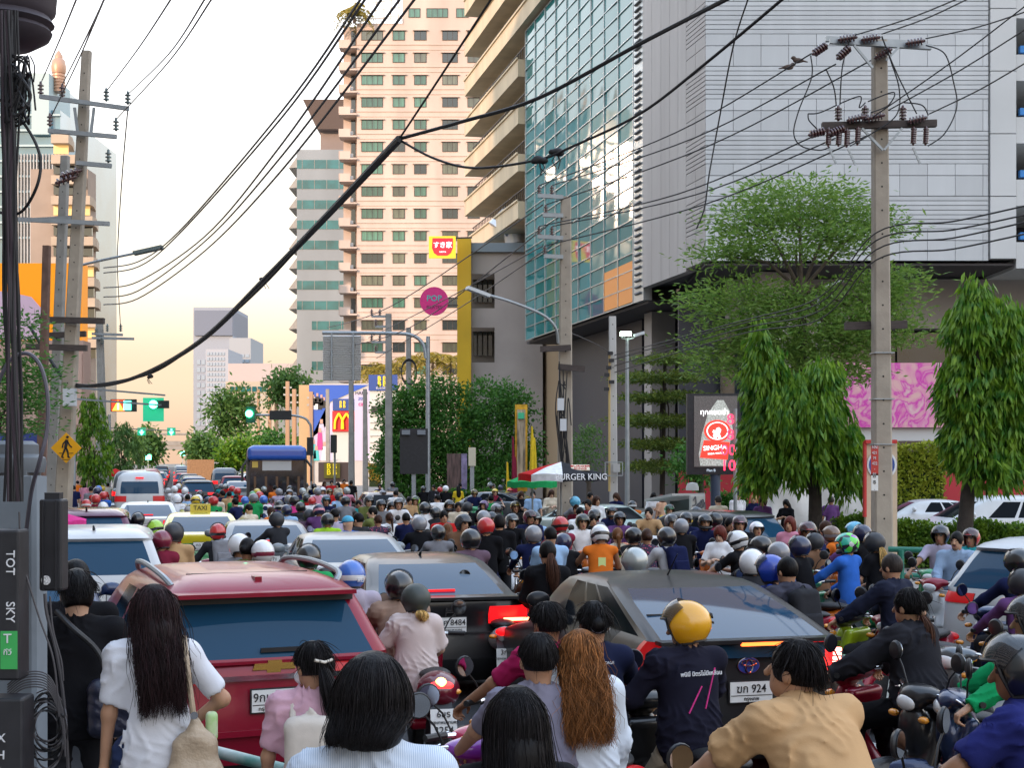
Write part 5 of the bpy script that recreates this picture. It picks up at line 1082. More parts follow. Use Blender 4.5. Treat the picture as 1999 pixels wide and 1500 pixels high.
cable('grey plastic conduit arching in front of the concrete poles', [(-20, 790, 6.6), (15, 710, 6.6), (50, 690, 6.6), (78, 712, 6.6), (93, 770, 6.6), (92, 840, 6.6), (78, 900, 6.6), (62, 960, 6.7), (50, 1050, 6.8)], 8, mat('conduit', (.10, .095, .12), .45), name='conduit')
cl = thing('cable_coil', 'loose coil of grey cables hanging beside the terminal box', 'cable coil', W(90, 1440, 6.6))
for k in range(13):
    cx, cy, rx, ry = 92 + rnd.uniform(-10, 8), 1420 + rnd.uniform(-22, 25), rnd.uniform(26, 46), rnd.uniform(34, 75); a0 = rnd.uniform(0, 6); cable('', [(cx + rx * math.cos(a0 + a), cy + ry * math.sin(a0 + a), 6.55 + rnd.uniform(-.06, .1)) for a in np.linspace(0, 6.0, 11)], rnd.choice([2.5, 3, 4]), CABG if k % 3 else CABLE, parent=cl, b=cl.location, name='turn')
for k in range(7): y0 = 1318 + 5 * k; cable('', [(15, y0 + 20, 6.5), (50, y0 - 4, 6.5), (95, y0 + 2, 6.5), (120, y0 + 60, 6.5), (128, y0 + 130, 6.5)], 3, CABG, parent=cl, b=cl.location, name='lead')
for (pts, w, lab) in (([(88, 1160, 6.6), (92, 1200, 6.6), (112, 1280, 6.6), (126, 1380, 6.6), (134, 1510, 6.6)], 7, 'stiff dark riser cable below the tall fibre box'), ([(38, 1000, 6.5), (44, 1090, 6.5), (75, 1200, 6.5), (105, 1290, 6.5), (116, 1400, 6.5)], 4, 'thin cable slanting from the junction box to the coil'), ([(98, 1165, 6.6), (104, 1230, 6.6), (120, 1290, 6.6), (124, 1330, 6.6)], 4, 'short cable tail ending beside the coil')): cable(lab, pts, w, CABG, name='riser_cable')
# ---- right hand poles
Yr = 25.5; pr, b = pole('tall pale concrete pole crowned with brown porcelain insulators', 1723, (1717, 80), Yr, .34, .24)
arm(pr, b, (1620, 80), (1818, 92), Yr - .2, .09); arm(pr, b, (1612, 76), (1808, 86), Yr + .2, .09); arm(pr, b, (1605, 246), (1828, 241), Yr - .2, .12, WOOD, name='timber_crossarm'); arm(pr, b, (1650, 637), (1770, 634), Yr + .2, .14, WOOD, name='timber_crossarm')
for a0, a1 in (((1668, 88), (1704, 132)), ((1755, 92), (1730, 118)), ((1683, 250), (1724, 293)), ((1762, 250), (1726, 293))): arm(pr, b, a0, a1, Yr - .24, .04, name='brace')
for x, y, d in ((1636, 78, (1, -.25, .1)), (1681, 78, (1, -.25, .1)), (1768, 85, (1, -.25, .1)), (1615, 87, (-1, -.2, -.7)), (1660, 92, (-1, -.2, -.9)), (1742, 95, (-1, .3, -.5)), (1653, 236, (1, -.25, .2)), (1690, 233, (1, -.25, .2)), (1772, 238, (1, -.25, .2)), (1612, 255, (-1, -.2, -.3)), (1650, 250, (-1, -.2, -.4))): insulator(pr, W(x, y, Yr - .3) - b, d, .34, .075, 5)
for x in (1637, 1689, 1763): insulator(pr, W(x, 236, Yr - .2) - b, (0, 0, 1), .28, .07, 4)
for x, y in ((1617, 248), (1637, 248), (1653, 250), (1674, 246), (1783, 246), (1807, 246)): insulator(pr, W(x, y + 38, Yr - .3) - b, (.05, 0, 1), .34, .055, 7)
for x, y in ((1619, 288), (1656, 290), (1783, 288)): arm(pr, b, (x, y), (x + 14, y + 32), Yr - .3, .03, name='fuse_arm')
for pts in ([(1583, 108), (1585, 150), (1560, 215), (1550, 260), (1565, 285), (1600, 293), (1620, 287)], [(1613, 135), (1628, 170), (1633, 205)], [(1660, 75), (1645, 130), (1640, 205)], [(1722, 70), (1740, 120), (1756, 175), (1750, 225), (1700, 262), (1660, 285)], [(1722, 72), (1750, 140), (1790, 222)], [(1808, 88), (1845, 105), (1862, 160), (1868, 210), (1845, 260), (1812, 285)], [(1640, 202), (1680, 188), (1678, 210), (1690, 200)], [(1695, 198), (1745, 180), (1735, 205), (1700, 220)], [(1765, 200), (1800, 205), (1813, 225)], [(1578, 222), (1600, 220), (1634, 205)], [(1578, 222), (1580, 235), (1596, 252)]):
    cable('', [(x, y, Yr - .35) for x, y in pts], 2.6, parent=pr, b=b, name='jumper_wire')
PB = mat('sign_redplate', (.5, .04, .03), .5); MB().box(W(1708, 900, Yr - .22) - b, (.13, .012, .52)).build('red_number_plate', PB, pr); MB().box(W(1708, 942, Yr - .22) - b, (.12, .012, .3)).build('white_number_plate', PLATE, pr)
for k, t_ in enumerate(('NN', '421', 'PI', '422', '-', '01')): text(t_, .075, LETT, pr, W(1708, 874 + 10.5 * k, Yr - .235) - b, sx=.85)
for k, t_ in enumerate(('ก', 'B', '.')): text(t_, .09, INK, pr, W(1708, 930 + 12 * k, Yr - .235) - b)
for y in (690, 780, 868): MB().box(W(1722, y, Yr) - b, (.36, .36, .02)).build('band', STEEL, pr)
pm_, b = pole('weathered concrete pole draped with cables in front of the glass wall', 1103, (1105, 385), 36., .42, .26)
for (x0, y0, x1, y1) in ((1050, 382, 1100, 385), (1060, 420, 1100, 421), (1050, 462, 1100, 465), (1062, 500, 1100, 502)): arm(pm_, b, (x0, y0), (x1, y1), 35.8, .1)
for x, y in ((1053, 380), (1078, 380), (1066, 418), (1053, 460), (1078, 460), (1064, 498)): insulator(pm_, W(x, y, 35.8) - b, (0, 0, 1), .24, .07, 3)
for (x0, y0, x1, y1) in ((1055, 682, 1115, 679), (1090, 716, 1142, 721)): arm(pm_, b, (x0, y0), (x1, y1), 35.7, .14, WOOD, name='timber_crossarm')
MB().tube([q_ - b for q_ in spline([W(1090, 670, 35.7), W(1085, 640, 35.6), W(1060, 615, 35.5), W(1000, 590, 35.2), W(945, 574, 35)], 6)], .035, 8).build('lamp_arm', STEEL, pm_); MB().bar(W(955, 578, 35) - b, W(912, 562, 34.8) - b, .22, .08).build('lamp_head', mat('lamp_shell', (.55, .58, .6), .4), pm_)
for k in range(14):
    x = 1090 + rnd.uniform(0, 26); cable('', [(x, 700 + rnd.uniform(0, 150), 35.6), (x + rnd.uniform(-16, 12), 800 + rnd.uniform(-40, 60), 35.55), (1105 + rnd.uniform(-12, 12), 940, 35.6)], 2.2, parent=pm_, b=b, name='drop_wire')
for px, py in ((1095, 790), (1100, 830)): MB().box(W(px, py, 35.6) - b, (.16, .2, .3)).build('wire_box', mat('box_pale', (.62, .65, .68), .5), pm_)
p3_, b = pole('square pale concrete pole with a yellow conduit and meter frame', 1199, (1196, 618), 42., .24, .2, m=CONCW)
MB().tube([W(1190, 690, 41.8) - b, W(1190, 960, 41.8) - b], .035, 6).build('conduit', mat('yellow_conduit', (.5, .36, .15), .6), p3_)
f_ = MB()
for a0, a1 in (((1182, 903), (1216, 903)), ((1216, 903), (1216, 929)), ((1216, 929), (1182, 929)), ((1182, 929), (1182, 903))): f_.bar(W(*a0, 41.7) - b, W(*a1, 41.7) - b, .03)
f_.build('meter_frame', STEEL, p3_); MB().box(W(1204, 914, 41.7) - b, (.2, .12, .24)).build('meter', CONCW, p3_)
for k in range(6): MB().box(W(1190 + rnd.uniform(-6, 5), 690 + k * 14, 41.75) - b, (.16, .12, .1)).build('cable_clamp', BOXM, p3_)
def lamp_post(label, px, top, Y, heads, on=False):
    root = thing('lamp_post', label, 'street lamp', G(px, Y)); b_ = root.location; MB().tube([Vector(), W(px, top, Y) - b_], [.09, .055], 10).build('shaft', STEEL, root)
    for (x, y, xe, ye) in heads: MB().bar(W(px, top + 3, Y) - b_, W(x, y + 4, Y) - b_, .04).build('bracket', STEEL, root); h = MB().bar(W(x, y, Y) - b_, W(xe, ye, Y) - b_, .3, .09).build('lamp_head', mat('lamp_shell', (.55, .58, .6), .4), root)
    if on: MB().box(W(1222, 652, Y - .1) - b_, (.34, .2, .12)).build('lamp_lens', mat('lamp_glow', (.8, 1, .85), .4, emit=(.75, 1, .8), es=9.), root)
    return root
lamp_post('grey lamp post with one floodlight lit greenish white', 1225, 660, 45., ((1214, 656, 1232, 652), (1238, 656, 1258, 650)), True); lamp_post('grey twin-headed lamp post behind the weeping mast tree', 1599, 580, 50., ((1588, 566, 1555, 552), (1612, 560, 1652, 546)))
# mast arm with the slatted back of a display board
Ym = 70.; ma = thing('sign_gantry', 'grey curved mast arm holding the slatted back of a display board', 'sign gantry', G(836, Ym)); b = ma.location
MB().tube([Vector(), W(836, 657, Ym) - b], [.13, .1], 12).build('mast', STEEL, ma); MB().tube([q_ - b for q_ in spline([W(832, 700, Ym), W(826, 672, Ym), W(805, 655, Ym), W(760, 651, Ym), W(630, 650, Ym)], 8)], .09, 10).build('mast_arm', STEEL, ma)
MB().box(W(668, 699, Ym - .3) - b, (73 / F * Ym, .1, 88 / F * Ym)).build('board', mat('board_grey', (.42, .42, .44), .6), ma); sl_ = MB().box((0, 0, 0), (73 / F * Ym, .12, .07)).mesh('slat', [CONCW])
for k in range(21): o = link('slat', sl_, ma, W(668, 657.5 + 4.15 * k, Ym - .38) - b); o.rotation_euler = (R(30), 0, 0)
for x in (648, 690): MB().bar(W(x, 650, Ym - .47) - b, W(x, 744, Ym - .47) - b, .07).build('hanger', STEEL, ma)
for k, (px, pt, Y, lab) in enumerate(((760, 613, 76., 'concrete pole with bracket insulators beside the mast arm'), (687, 742, 95., 'concrete pole before the blue mural'), (799, 640, 92., 'pole with a coiled cable ring among the palms'), (714, 760, 110., 'slim grey pole beside the pylon sign'), (641, 760, 130., 'far concrete pole beside the mural edge'))):
    p_, b = pole(lab, px, (px - 1, pt), Y, .42, .3, m=POLED, holes=False)
    if k == 0:
        for y in (618, 668):
            arm(p_, b, (726, y), (758, y), Y, .12); arm(p_, b, (733, y + 20), (758, y + 20), Y, .12)
            for x, yy in ((726, y), (742, y), (734, y + 20)): insulator(p_, W(x, yy, Y) - b, (0, 0, 1), .4, .1, 3)
    if k == 2:
        for q_ in range(5): cable('', [(799 + 15 * math.cos(a), 725 + 24 * math.sin(a) + q_, Y - .5) for a in np.linspace(0, 6.2, 14)], 1.6, parent=p_, b=b, name='cable_ring')
for k, (px, pt, Y) in enumerate(((608, 765, 150), (562, 745, 165), (540, 733, 185), (527, 748, 205), (505, 760, 225), (575, 760, 158))):
    p_, b = pole(['second far pole counting from the mural', 'fourth far pole counting from the mural', 'fifth far pole counting from the mural', 'sixth far pole counting from the mural', 'last far pole counting from the mural', 'third far pole counting from the mural'][k], px, (px, pt), float(Y), .5, .42, m=mat('pole_sunlit_tint', (.42, .27, .17), .8), holes=False, group='far utility poles')  # orange evening light is put into the concrete colour of these poles
    for y in (pt + 12, pt + 26): arm(p_, b, (px - 8, y), (px + 8, y), float(Y), .18)
# ---- traffic signals
SIGB = mat('signal_black', (.02, .022, .022), .6); GLOW = mat('signal_green', (.1, .9, .5), .4, emit=(.10, 1., .55), es=6.); GLOWB = mat('signal_green_board', (.03, .3, .16), .5, emit=(.02, .5, .26), es=.45); GCYAN = mat('signal_cyan', (.1, .8, .7), .4, emit=(.1, 1., .75), es=3.); WARN = mat('warn_amber', (.9, .4, .05), .4, emit=(1, .42, .05), es=1.8); REDB = mat('warn_red', (.5, .06, .03), .5, emit=(.9, .1, .03), es=.4)
Ys = 62.; tl = thing('signal_gantry', 'overhead arm with an amber warning triangle, green lamp and round green signal', 'traffic light', ST(58, -3.8)); b = tl.location
MB().tube([Vector(), Vector((0, 0, 8))], .1, 10).build('mast', STEEL, tl); MB().bar(Vector((0, 0, W(0, 772, Ys).z)), W(322, 772, Ys) - b, .07).build('mast_arm', STEEL, tl); MB().bar(Vector((0, 0, W(0, 792, Ys).z)), W(322, 792, Ys) - b, .07).build('mast_arm', STEEL, tl)
MB().box(W(242, 792, Ys - .2) - b, (49 / F * Ys, .2, 24 / F * Ys)).build('warning_housing', SIGB, tl); MB().box(W(231, 792, Ys - .33) - b, (26 / F * Ys, .04, 22 / F * Ys)).build('red_panel', REDB, tl)
t_ = MB(); t_.prism([(-11, -9), (11, -9), (0, 11)], 0, .03, xf=lambda v_: Vector((v_.x * Ys / F, -v_.z, v_.y * Ys / F))); o = t_.build('warning_triangle', WARN, tl, W(231, 793, Ys - .36) - b)
e_ = MB().box(W(231, 794, Ys - .4) - b, (.06, .02, .26)).build('exclamation', mat('warn_white', (1, 1, .8), .4, emit=(1, 1, .7), es=2), tl)
MB().box(W(249, 792, Ys - .33) - b, (14 / F * Ys, .05, 18 / F * Ys)).build('green_lamp', GCYAN, tl)
MB().box(W(300, 800, Ys - .15) - b, (40 / F * Ys, .08, 46 / F * Ys)).build('backboard', GLOWB, tl); MB().box(W(312, 790, Ys - .25) - b, (36 / F * Ys, .16, 15 / F * Ys)).build('signal_housing', SIGB, tl)
MB().lathe([(8 / F * Ys, 0), (8 / F * Ys, .06)], 20, W(300, 790, Ys - .33) - b, Matrix.Rotation(R(90), 3, 'X')).build('green_lens', GLOW, tl)
Ys2 = 95.; tl2 = thing('lane_signal', 'thin overhead arm with two green downward arrows', 'traffic light', ST(90, -3.8)); b = tl2.location; MB().tube([Vector(), Vector((0, 0, 5.4))], .09, 8).build('mast', STEEL, tl2); MB().bar(Vector((0, 0, W(0, 842, Ys2).z)), W(352, 842, Ys2) - b, .06).build('mast_arm', STEEL, tl2)
for x in (277, 335):
    MB().box(W(x, 843, Ys2 - .1) - b, (16 / F * Ys2, .1, 15 / F * Ys2)).build('arrow_box', mat('arrow_bg', (.01, .12, .07), .5, emit=(.02, .5, .3), es=.4), tl2); a_ = MB(); a_.bar(W(x, 838, Ys2 - .2) - b, W(x, 846, Ys2 - .2) - b, .08); a_.prism([(-.16, .1), (.16, .1), (0, -.14)], 0, .03, xf=lambda v_: W(x, 846, Ys2 - .2) - b + Vector((v_.x, -v_.z, v_.y))); a_.build('green_arrow', GLOW, tl2)
Ys3 = 88.; tl3 = thing('signal_mast', 'curved mast arm with a glowing green signal and a black lane panel', 'traffic light', G(608, Ys3)); b = tl3.location; MB().tube([q_ - b for q_ in spline([G(608, Ys3), W(608, 850, Ys3), W(603, 825, Ys3), W(590, 815, Ys3), W(560, 811, Ys3), W(482, 811, Ys3)], 6)], .07, 10).build('mast_arm', STEEL, tl3)
MB().box(W(548, 811, Ys3 - .2) - b, (42 / F * Ys3, .2, 18 / F * Ys3)).build('lane_panel', SIGB, tl3); MB().box(W(490, 810, Ys3 - .15) - b, (.55, .2, 1.0)).build('signal_housing', mat('housing_green', (.01, .1, .06), .6), tl3); MB().lathe([(7 / F * Ys3, 0), (7 / F * Ys3, .06)], 20, W(487, 808, Ys3 - .3) - b, Matrix.Rotation(R(90), 3, 'X')).build('green_lens', GLOW, tl3)
for k, (px, py, Y) in enumerate(((303, 885, 210), (357, 886, 230), (290, 893, 190))):
    o = thing('far_signal', ['tiny far green signal under the footbridge before the white van', 'tiny far green signal under the footbridge over the middle lane', 'tiny far green signal beside the street tree under the lane arrows'][k], 'traffic light', G(px, Y), group='far green signals'); zc = W(px, py, Y) - o.location; MB().tube([Vector(), zc], .07, 6).build('mast', STEEL, o); MB().box(zc, (.7, .3, .7)).build('green_lens', GLOW, o)
for k, (px, y0, Y) in enumerate(((654, 855, 80), (608, 860, 80))):
    o = thing('side_signal', ['black side-on signal head before the white pylon', 'black side-on signal head beside the blue mural'][k], 'traffic light', G(px, Y)); MB().tube([Vector(), W(px, y0 - 5, Y) - o.location], .06, 8).build('mast', STEEL, o); MB().box(W(px - 2, y0 + 12, Y - .2) - o.location, (.32, .35, 1.0)).build('signal_housing', SIGB, o)
# ---- overhead cables
Z_ = [('thin line from the leaning pole arm rising out of view', [(82, 158, 35), (118, 75, 25), (152, -8, 18)]), ('second thin line from the leaning pole arm', [(122, 165, 35), (165, 80, 25), (207, -8, 18)]), ('line from the inner teal insulator climbing over the street', [(208, 178, 35), (270, 95, 26), (338, -8, 18)]), ('line from the outer teal insulator climbing over the street', [(250, 184, 35), (330, 105, 26), (402, -5, 18)]), ('line from the lower teal insulator', [(228, 232, 35), (330, 120, 26), (416, -6, 18)]), ('line passing behind the leaning pole top', [(98, 232, 35), (150, 125, 30), (205, -5, 18)])]
for lab, pts in Z_: cable(lab, pts, 2.8, CABG)
for k, (y0, ym, xm, y5, xt) in enumerate(((523, 452, 350, 218, 707), (533, 462, 345, 230, 716), (562, 462, 400, 282, 748), (580, 470, 402, 305, 784), (595, 492, 398, 333, 813))):
    cable(['highest of the five lines sweeping from the leaning pole past the cream tower', 'second of the five lines sweeping past the cream tower', 'middle line sweeping past the cream tower', 'fourth line sweeping past the cream tower', 'lowest of the five lines sweeping past the cream tower'][k], [(203, y0, 40), (270, y0 - 12, 36), (xm, ym, 30), (550, y5, 22), (xt, -6, 16)], 3.2, CABG)
cable('thick twisted bundle of black cables sagging across the street', [(60, 640, 36), (120, 735, 35), (150, 752, 35), (220, 750, 33), (300, 722, 30), (400, 660, 26), (520, 543, 22), (640, 420, 19), (780, 271, 16)], 9, name='cable_bundle')
cable('second strand twisted round the sagging street bundle', [(150, 756, 34.8), (230, 745, 32.8), (310, 722, 29.8), (410, 650, 25.8), (520, 550, 21.8), (650, 405, 18.8), (780, 273, 15.9)], 6, name='cable_strand')
cable('thin black cable rising from the cable junction past the balcony block', [(780, 271, 16), (860, 150, 14.5), (962, -6, 13)], 4.5)
cable('heavy black cable crossing the glass wall from the junction', [(780, 271, 16), (900, 238, 15), (1050, 192, 14), (1250, 85, 12.5), (1430, -8, 11)], 8)
cable('sagging black cable with a knotted splice in front of the glass wall', [(782, 274, 16), (850, 310, 15.6), (930, 328, 15), (1050, 312, 14.2), (1120, 285, 13.8), (1250, 222, 13), (1380, 122, 12), (1535, -8, 11)], 5.5)
for x, y in ((1054, 311), (1088, 298), (292, 735), (515, 546)):
    o = thing('cable_splice', ['knotted splice on the sagging cable before the glass wall', 'small tie on the sagging cable beside the knotted splice', 'frayed tie on the street bundle near the signals', 'frayed tie halfway up the street bundle'][[1054, 1088, 292, 515].index(x)], 'cable tie', W(x, y, 14.1 if x > 600 else 25 if x > 400 else 30)); s_ = SDF(.012, .02)
    for k in range(4): s_.ell((rnd.uniform(-.05, .05), 0, rnd.uniform(-.02, .02)), (.045, .035, .03))
    link('wrap', s_.mesh('wrap', [CABLE]), o); t_ = MB()
    for k in range(3): t_.tube([(0, 0, 0), (rnd.uniform(-.06, .06), 0, -.08), (rnd.uniform(-.12, .12), 0, -.16)], .006, 5)
    t_.build('loose_end', CABLE, o)
cable('slack black drop line hanging before the grey panels', [(1462, -6, 22), (1432, 90, 23), (1405, 230, 24), (1385, 340, 24), (1376, 405, 24), (1360, 447, 24)], 3)
for k, (a0, a1) in enumerate((((1585, 104), (1053, 362)), ((1632, 125), (1078, 362)), ((1700, 118), (1066, 400)), ((1593, 264), (1053, 442)), ((1640, 266), (1078, 442)), ((1700, 262), (1064, 480)))):
    xm, ym = (a0[0] + a1[0]) / 2, (a0[1] + a1[1]) / 2 + 26; cable(['upper line with two perched birds', 'upper middle line between the two insulator poles', 'upper rear line between the two insulator poles', 'lower front line between the two insulator poles', 'lower middle line between the two insulator poles', 'lowest line between the two insulator poles'][k], [(a0[0], a0[1], Yr), (xm, ym, 30), (a1[0], a1[1], 35.8)], 2.6)
for k, (a0, a1) in enumerate((((1670, 68), (1875, -5)), ((1722, 66), (1895, -5)), ((1808, 75), (2010, 20)), ((1705, 228), (2010, 5)), ((1735, 215), (2010, 52)), ((1815, 222), (2010, 118)))): cable(['first line leaving the insulator pole crown', 'second line leaving the insulator pole crown', 'line leaving the outer end of the top arm', 'line leaving the lower timber arm', 'middle line leaving the lower timber arm', 'outer line leaving the lower timber arm'][k], [(a0[0], a0[1], Yr - .4), ((a0[0] + a1[0]) / 2, (a0[1] + a1[1]) / 2 + 5, 23), (a1[0], a1[1], 21)], 2.8)
for k, (yl, yp, yr) in enumerate(((694, 455, 400), (702, 470, 418), (715, 488, 432), (728, 508, 455))): cable(['highest', 'second highest', 'third highest', 'lowest'][k] + ' telecom line strung between the square pole and the insulator pole', [(1198, yl, 42), (1440, yl - 65 - k * 3, 34), (1600, (yl + yp) / 2 + 6, 29), (1710, yp, Yr - .25), (1860, (yp + yr) / 2 + 5, 23), (2010, yr, 21)], 2.6, group='low telecom lines')
for k, (a0, m0, a1) in enumerate((((640, 640), (760, 600), (1060, 400)), ((660, 680), (800, 640), (1070, 440)), ((720, 660), (860, 590), (1060, 480)), ((735, 700), (900, 600), (1090, 470)), ((1110, 648), (1160, 670), (1195, 690)))): cable(['line from the far poles to the upper glass-wall pole', 'second line from the far poles to the glass-wall pole', 'third line passing the round pink sign', 'lowest line passing the yellow fin', 'short guy line to the square pole'][k], [(*a0, 76 if k < 4 else 36), (*m0, 55 if k < 4 else 39), (*a1, 36 if k < 4 else 42)], 1.8, CABG)
cable('thin vertical tether dropping from the teal insulator', [(250, 212, 35), (240, 330, 40), (232, 450, 45), (230, 530, 48), (236, 640, 70)], 2, CABG); cable('street lamp arm reaching out from the leaning pole', [(150, 520, 36), (200, 508, 36), (262, 495, 36)], 5, STEEL, name='lamp_bracket_tube')
o = thing('arm_lamp', 'flat grey lamp head at the tip of the arm on the leaning pole', 'street lamp', W(290, 488, 36)); MB().bar((-.36, 0, -.09), (.36, 0, .07), .24, .09).build('lamp_head', mat('lamp_shell_dark', (.13, .17, .17), .5), o)
for k, (x, y, d) in enumerate(((1540, 131, 1), (1558, 118, -1))):
    s_ = SDF(.012, .03); s_.ell((0, 0, 0), (.1, .05, .055)); s_.ell((.085, 0, .055), (.045, .04, .04)); s_.cap((-.08, 0, 0), (-.2, 0, -.03), .025, .012); s_.cap((.12, 0, .055), (.15, 0, .05), .012, .003); o = link('bird', s_.mesh('bird', [mat('bird_brown', (.09, .06, .045), .8)]), None, W(x, y, 26.3)); o.scale = (d * .9, .9, .9); tag(o, ['small brown bird perched on the upper line facing the pole', 'small brown bird perched facing away from the pole'][k], 'bird')
# ---- commercial signs
SQ = W(864, 483, 98.); sk = thing('hanging_sign', 'lit red and yellow square restaurant sign hung from the yellow fin', 'sign', SQ); q = 98. / F
MB().box((0, 0, 0), (52 * q, .4, 42 * q)).build('sign_case', mat('sukiya_yellow', (.9, .6, .02), .4, emit=(1, .7, .05), es=.5), sk); REDS = mat('sign_red_lit', (.7, .02, .03), .4, emit=(1, .03, .05), es=.6); WL = mat('sign_white_lit', (.9, .9, .9), .4, emit=(1, 1, 1), es=1.0)
p_ = MB(); p_.prism([(-19, 17), (21, 17), (21, -2), (17, -12), (10, -17), (-9, -17), (-16, -12), (-20, -2)], 0, .04, xf=lambda v_: Vector((v_.x * q, -.21 - v_.z, v_.y * q))); p_.build('red_bowl', REDS, sk); text('すき家', 13 * q, WL, sk, (1 * q, -.27, 3 * q), bold=.035, sx=.95); text('SUKIYA', 4 * q, WL, sk, (1 * q, -.27, -10 * q), bold=.02); MB().bar((26 * q, 0, 18 * q), (58 * q, 0, 19 * q), .1).build('bracket', FRM, sk)
pp = thing('round_sign', 'round pink studio sign with teal letters on the yellow fin', 'sign', W(848, 588, 97.)); MB().lathe([(27.5 * q, -.2), (27.5 * q, .0)], 40, (0, 0, 0), Matrix.Rotation(R(90), 3, 'X')).build('disc', mat('pink_disc', (.72, .02, .22), .45), pp)
text('POP', 16 * q, mat('teal_letter', (.05, .5, .48), .5), pp, (0, -.02, 5 * q), bold=.03); text('PILATES', 8.5 * q, mat('plum_letter', (.12, .01, .07), .5), pp, (0, -.02, -12 * q), bold=.01); MB().bar((27 * q, .1, 6 * q), (46 * q, .1, 6 * q), .08).build('bracket', FRM, pp); MB().bar((26 * q, .1, -8 * q), (46 * q, .1, -8 * q), .08).build('bracket', FRM, pp)
s3_ = thing('wall_sign', 'red sign tucked behind the glass-wall pole', 'sign', W(1140, 485, 88)); q2 = 88. / F; MB().box((0, 0, 0), (30 * q2, .3, 36 * q2)).build('sign_case', mat('sukiya_yellow', (.9, .6, .02), .4, emit=(1, .7, .05), es=.5), s3_); MB().box((-2 * q2, -.17, -2 * q2), (26 * q2, .04, 32 * q2)).build('red_face', REDS, s3_); text('すき', 13 * q2, WL, s3_, (-2 * q2, -.2, 2 * q2), bold=.03)
s4_ = thing('orange_window_panel', 'orange advertising panel behind the lowest glass panes', 'sign', AT(12.95, .06, 11.75)); MB().box((0, 0, 0), (.02, 4.9, 2.1), SROT).build('panel', mat('orange_print', (.8, .3, .06), .5), s4_)
# pink abstract billboard
bp = thing('pink_billboard', 'wide billboard of flowing magenta and blush abstract swirls', 'billboard', W(1740, 772, 58)); pm2 = mat('pink_swirl', (.7, .3, .4), .5); t = pm2.node_tree; nz = t.nodes.new('ShaderNodeTexNoise'); nz.inputs['Scale'].default_value = .8; nz.inputs['Detail'].default_value = 3; nz.inputs['Distortion'].default_value = 2.5; c_ = t.nodes.new('ShaderNodeTexCoord'); t.links.new(c_.outputs['Object'], nz.inputs['Vector']); r_ = t.nodes.new('ShaderNodeValToRGB'); t.links.new(nz.outputs[0], r_.inputs[0]); t.links.new(r_.outputs[0], t.nodes['Principled BSDF'].inputs['Base Color'])
es = r_.color_ramp.elements; es[0].position = .36; es[0].color = (.72, .42, .42, 1); es[1].position = .7; es[1].color = (.72, .5, .5, 1); e = es.new(.48); e.color = (.7, .25, .42, 1); e = es.new(.54); e.color = (.62, .03, .4, 1); e = es.new(.6); e.color = (.7, .28, .45, 1)
MB().box((0, 0, 0), (205 / F * 58, .2, 126 / F * 58)).build('print', pm2, bp); MB().box((0, .4, -76 / F * 58), (210 / F * 58, .6, 26 / F * 58)).build('plinth', PALE, bp)
# soda billboard
Yq = 40.; q = Yq / F; sb_ = thing('soda_billboard', 'dark framed digital billboard showing a soda bottle with a red label', 'billboard', G(1397, Yq)); b = sb_.location; c = W(1393, 848, Yq) - b
MB().box(c, (104 * q, .3, 158 * q)).build('case', BOXM, sb_); MB().tube([Vector(), Vector((0, 0, c.z - 70 * q))], .14, 12).build('post', mat('post_navy', (.04, .06, .1), .5), sb_)
scn = mat('bottle_dark', (.05, .045, .045), .4, noise=.9, scale=40, emit=(.12, .11, .11), es=.35); MB().box(c + Vector((3 * q, -.16, 5 * q)), (84 * q, .02, 138 * q)).build('screen', scn, sb_)
def flat(parent, pts, m, y, name, o=c):
    p = MB(); p.prism(pts, 0, .012, xf=lambda v_: o + Vector((v_.x * q, y - v_.z, v_.y * q))); return p.build(name, m, parent)
flat(sb_, [(-27, -62), (22, -62), (36, 10), (30, 45), (18, 66), (6, 66), (-12, 40), (-24, 0), (-30, -40)], mat('bottle_glass', (.35, .37, .34), .3, noise=.7, scale=22, emit=(.5, .52, .48), es=.3), -.176, 'bottle_picture'); SR = mat('singha_red', (.75, .05, .03), .4, emit=(.9, .06, .04), es=.5)
flat(sb_, [(-28, -46), (26, -50), (30, -16), (-20, -12)], SR, -.19, 'red_label'); text('SINGHA', 12.5 * q, WL, sb_, c + Vector((1 * q, -.206, -27 * q)), (R(90), R(-4), 0), bold=.03); text('SODA WATER', 5 * q, WL, sb_, c + Vector((3 * q, -.206, -38 * q)), (R(90), R(-4), 0), bold=.02)
for r0, m_, y_ in ((26, SR, -.19), (21, WL, -.2), (19, SR, -.207)): o = MB().lathe([(r0 * q, 0), (r0 * q, .01)], 32, (0, 0, 0), Matrix.Rotation(R(90), 3, 'X')).build('crest_ring', m_, sb_, c + Vector((6 * q, y_, 6 * q))); o.scale = (1, 1, .82)
flat(sb_, [(0, -8), (4, -9), (5, -4), (9, -9), (13, -8), (10, 0), (13, 8), (9, 13), (4, 11), (2, 6), (-2, 8), (-4, 3), (0, 2), (-3, -3)], WL, -.222, 'lion_crest'); text('ทุกหยดซ่า', 14 * q, WL, sb_, c + Vector((0, -.206, 42 * q)), bold=.015)
DIG = mat('led_red', (.6, .02, .04), .4, emit=(1, .03, .08), es=2.2); text('Plan B', 7 * q, mat('plan_white', (.6, .7, .8), .5, emit=(.5, .6, .7), es=.5), sb_, c + Vector((-6 * q, -.165, -71 * q)))
led = thing('countdown_signal', 'red LED countdown digits glowing in front of the soda billboard', 'countdown timer', W(1422, 858, 38.)); q3 = 38. / F; MB().tube([Vector((0, .1, 0)) + G(1447, 38) - W(1432, 870, 38), Vector((15 * q3, .1, 60 * q3))], .05, 8).build('post', STEEL, led)
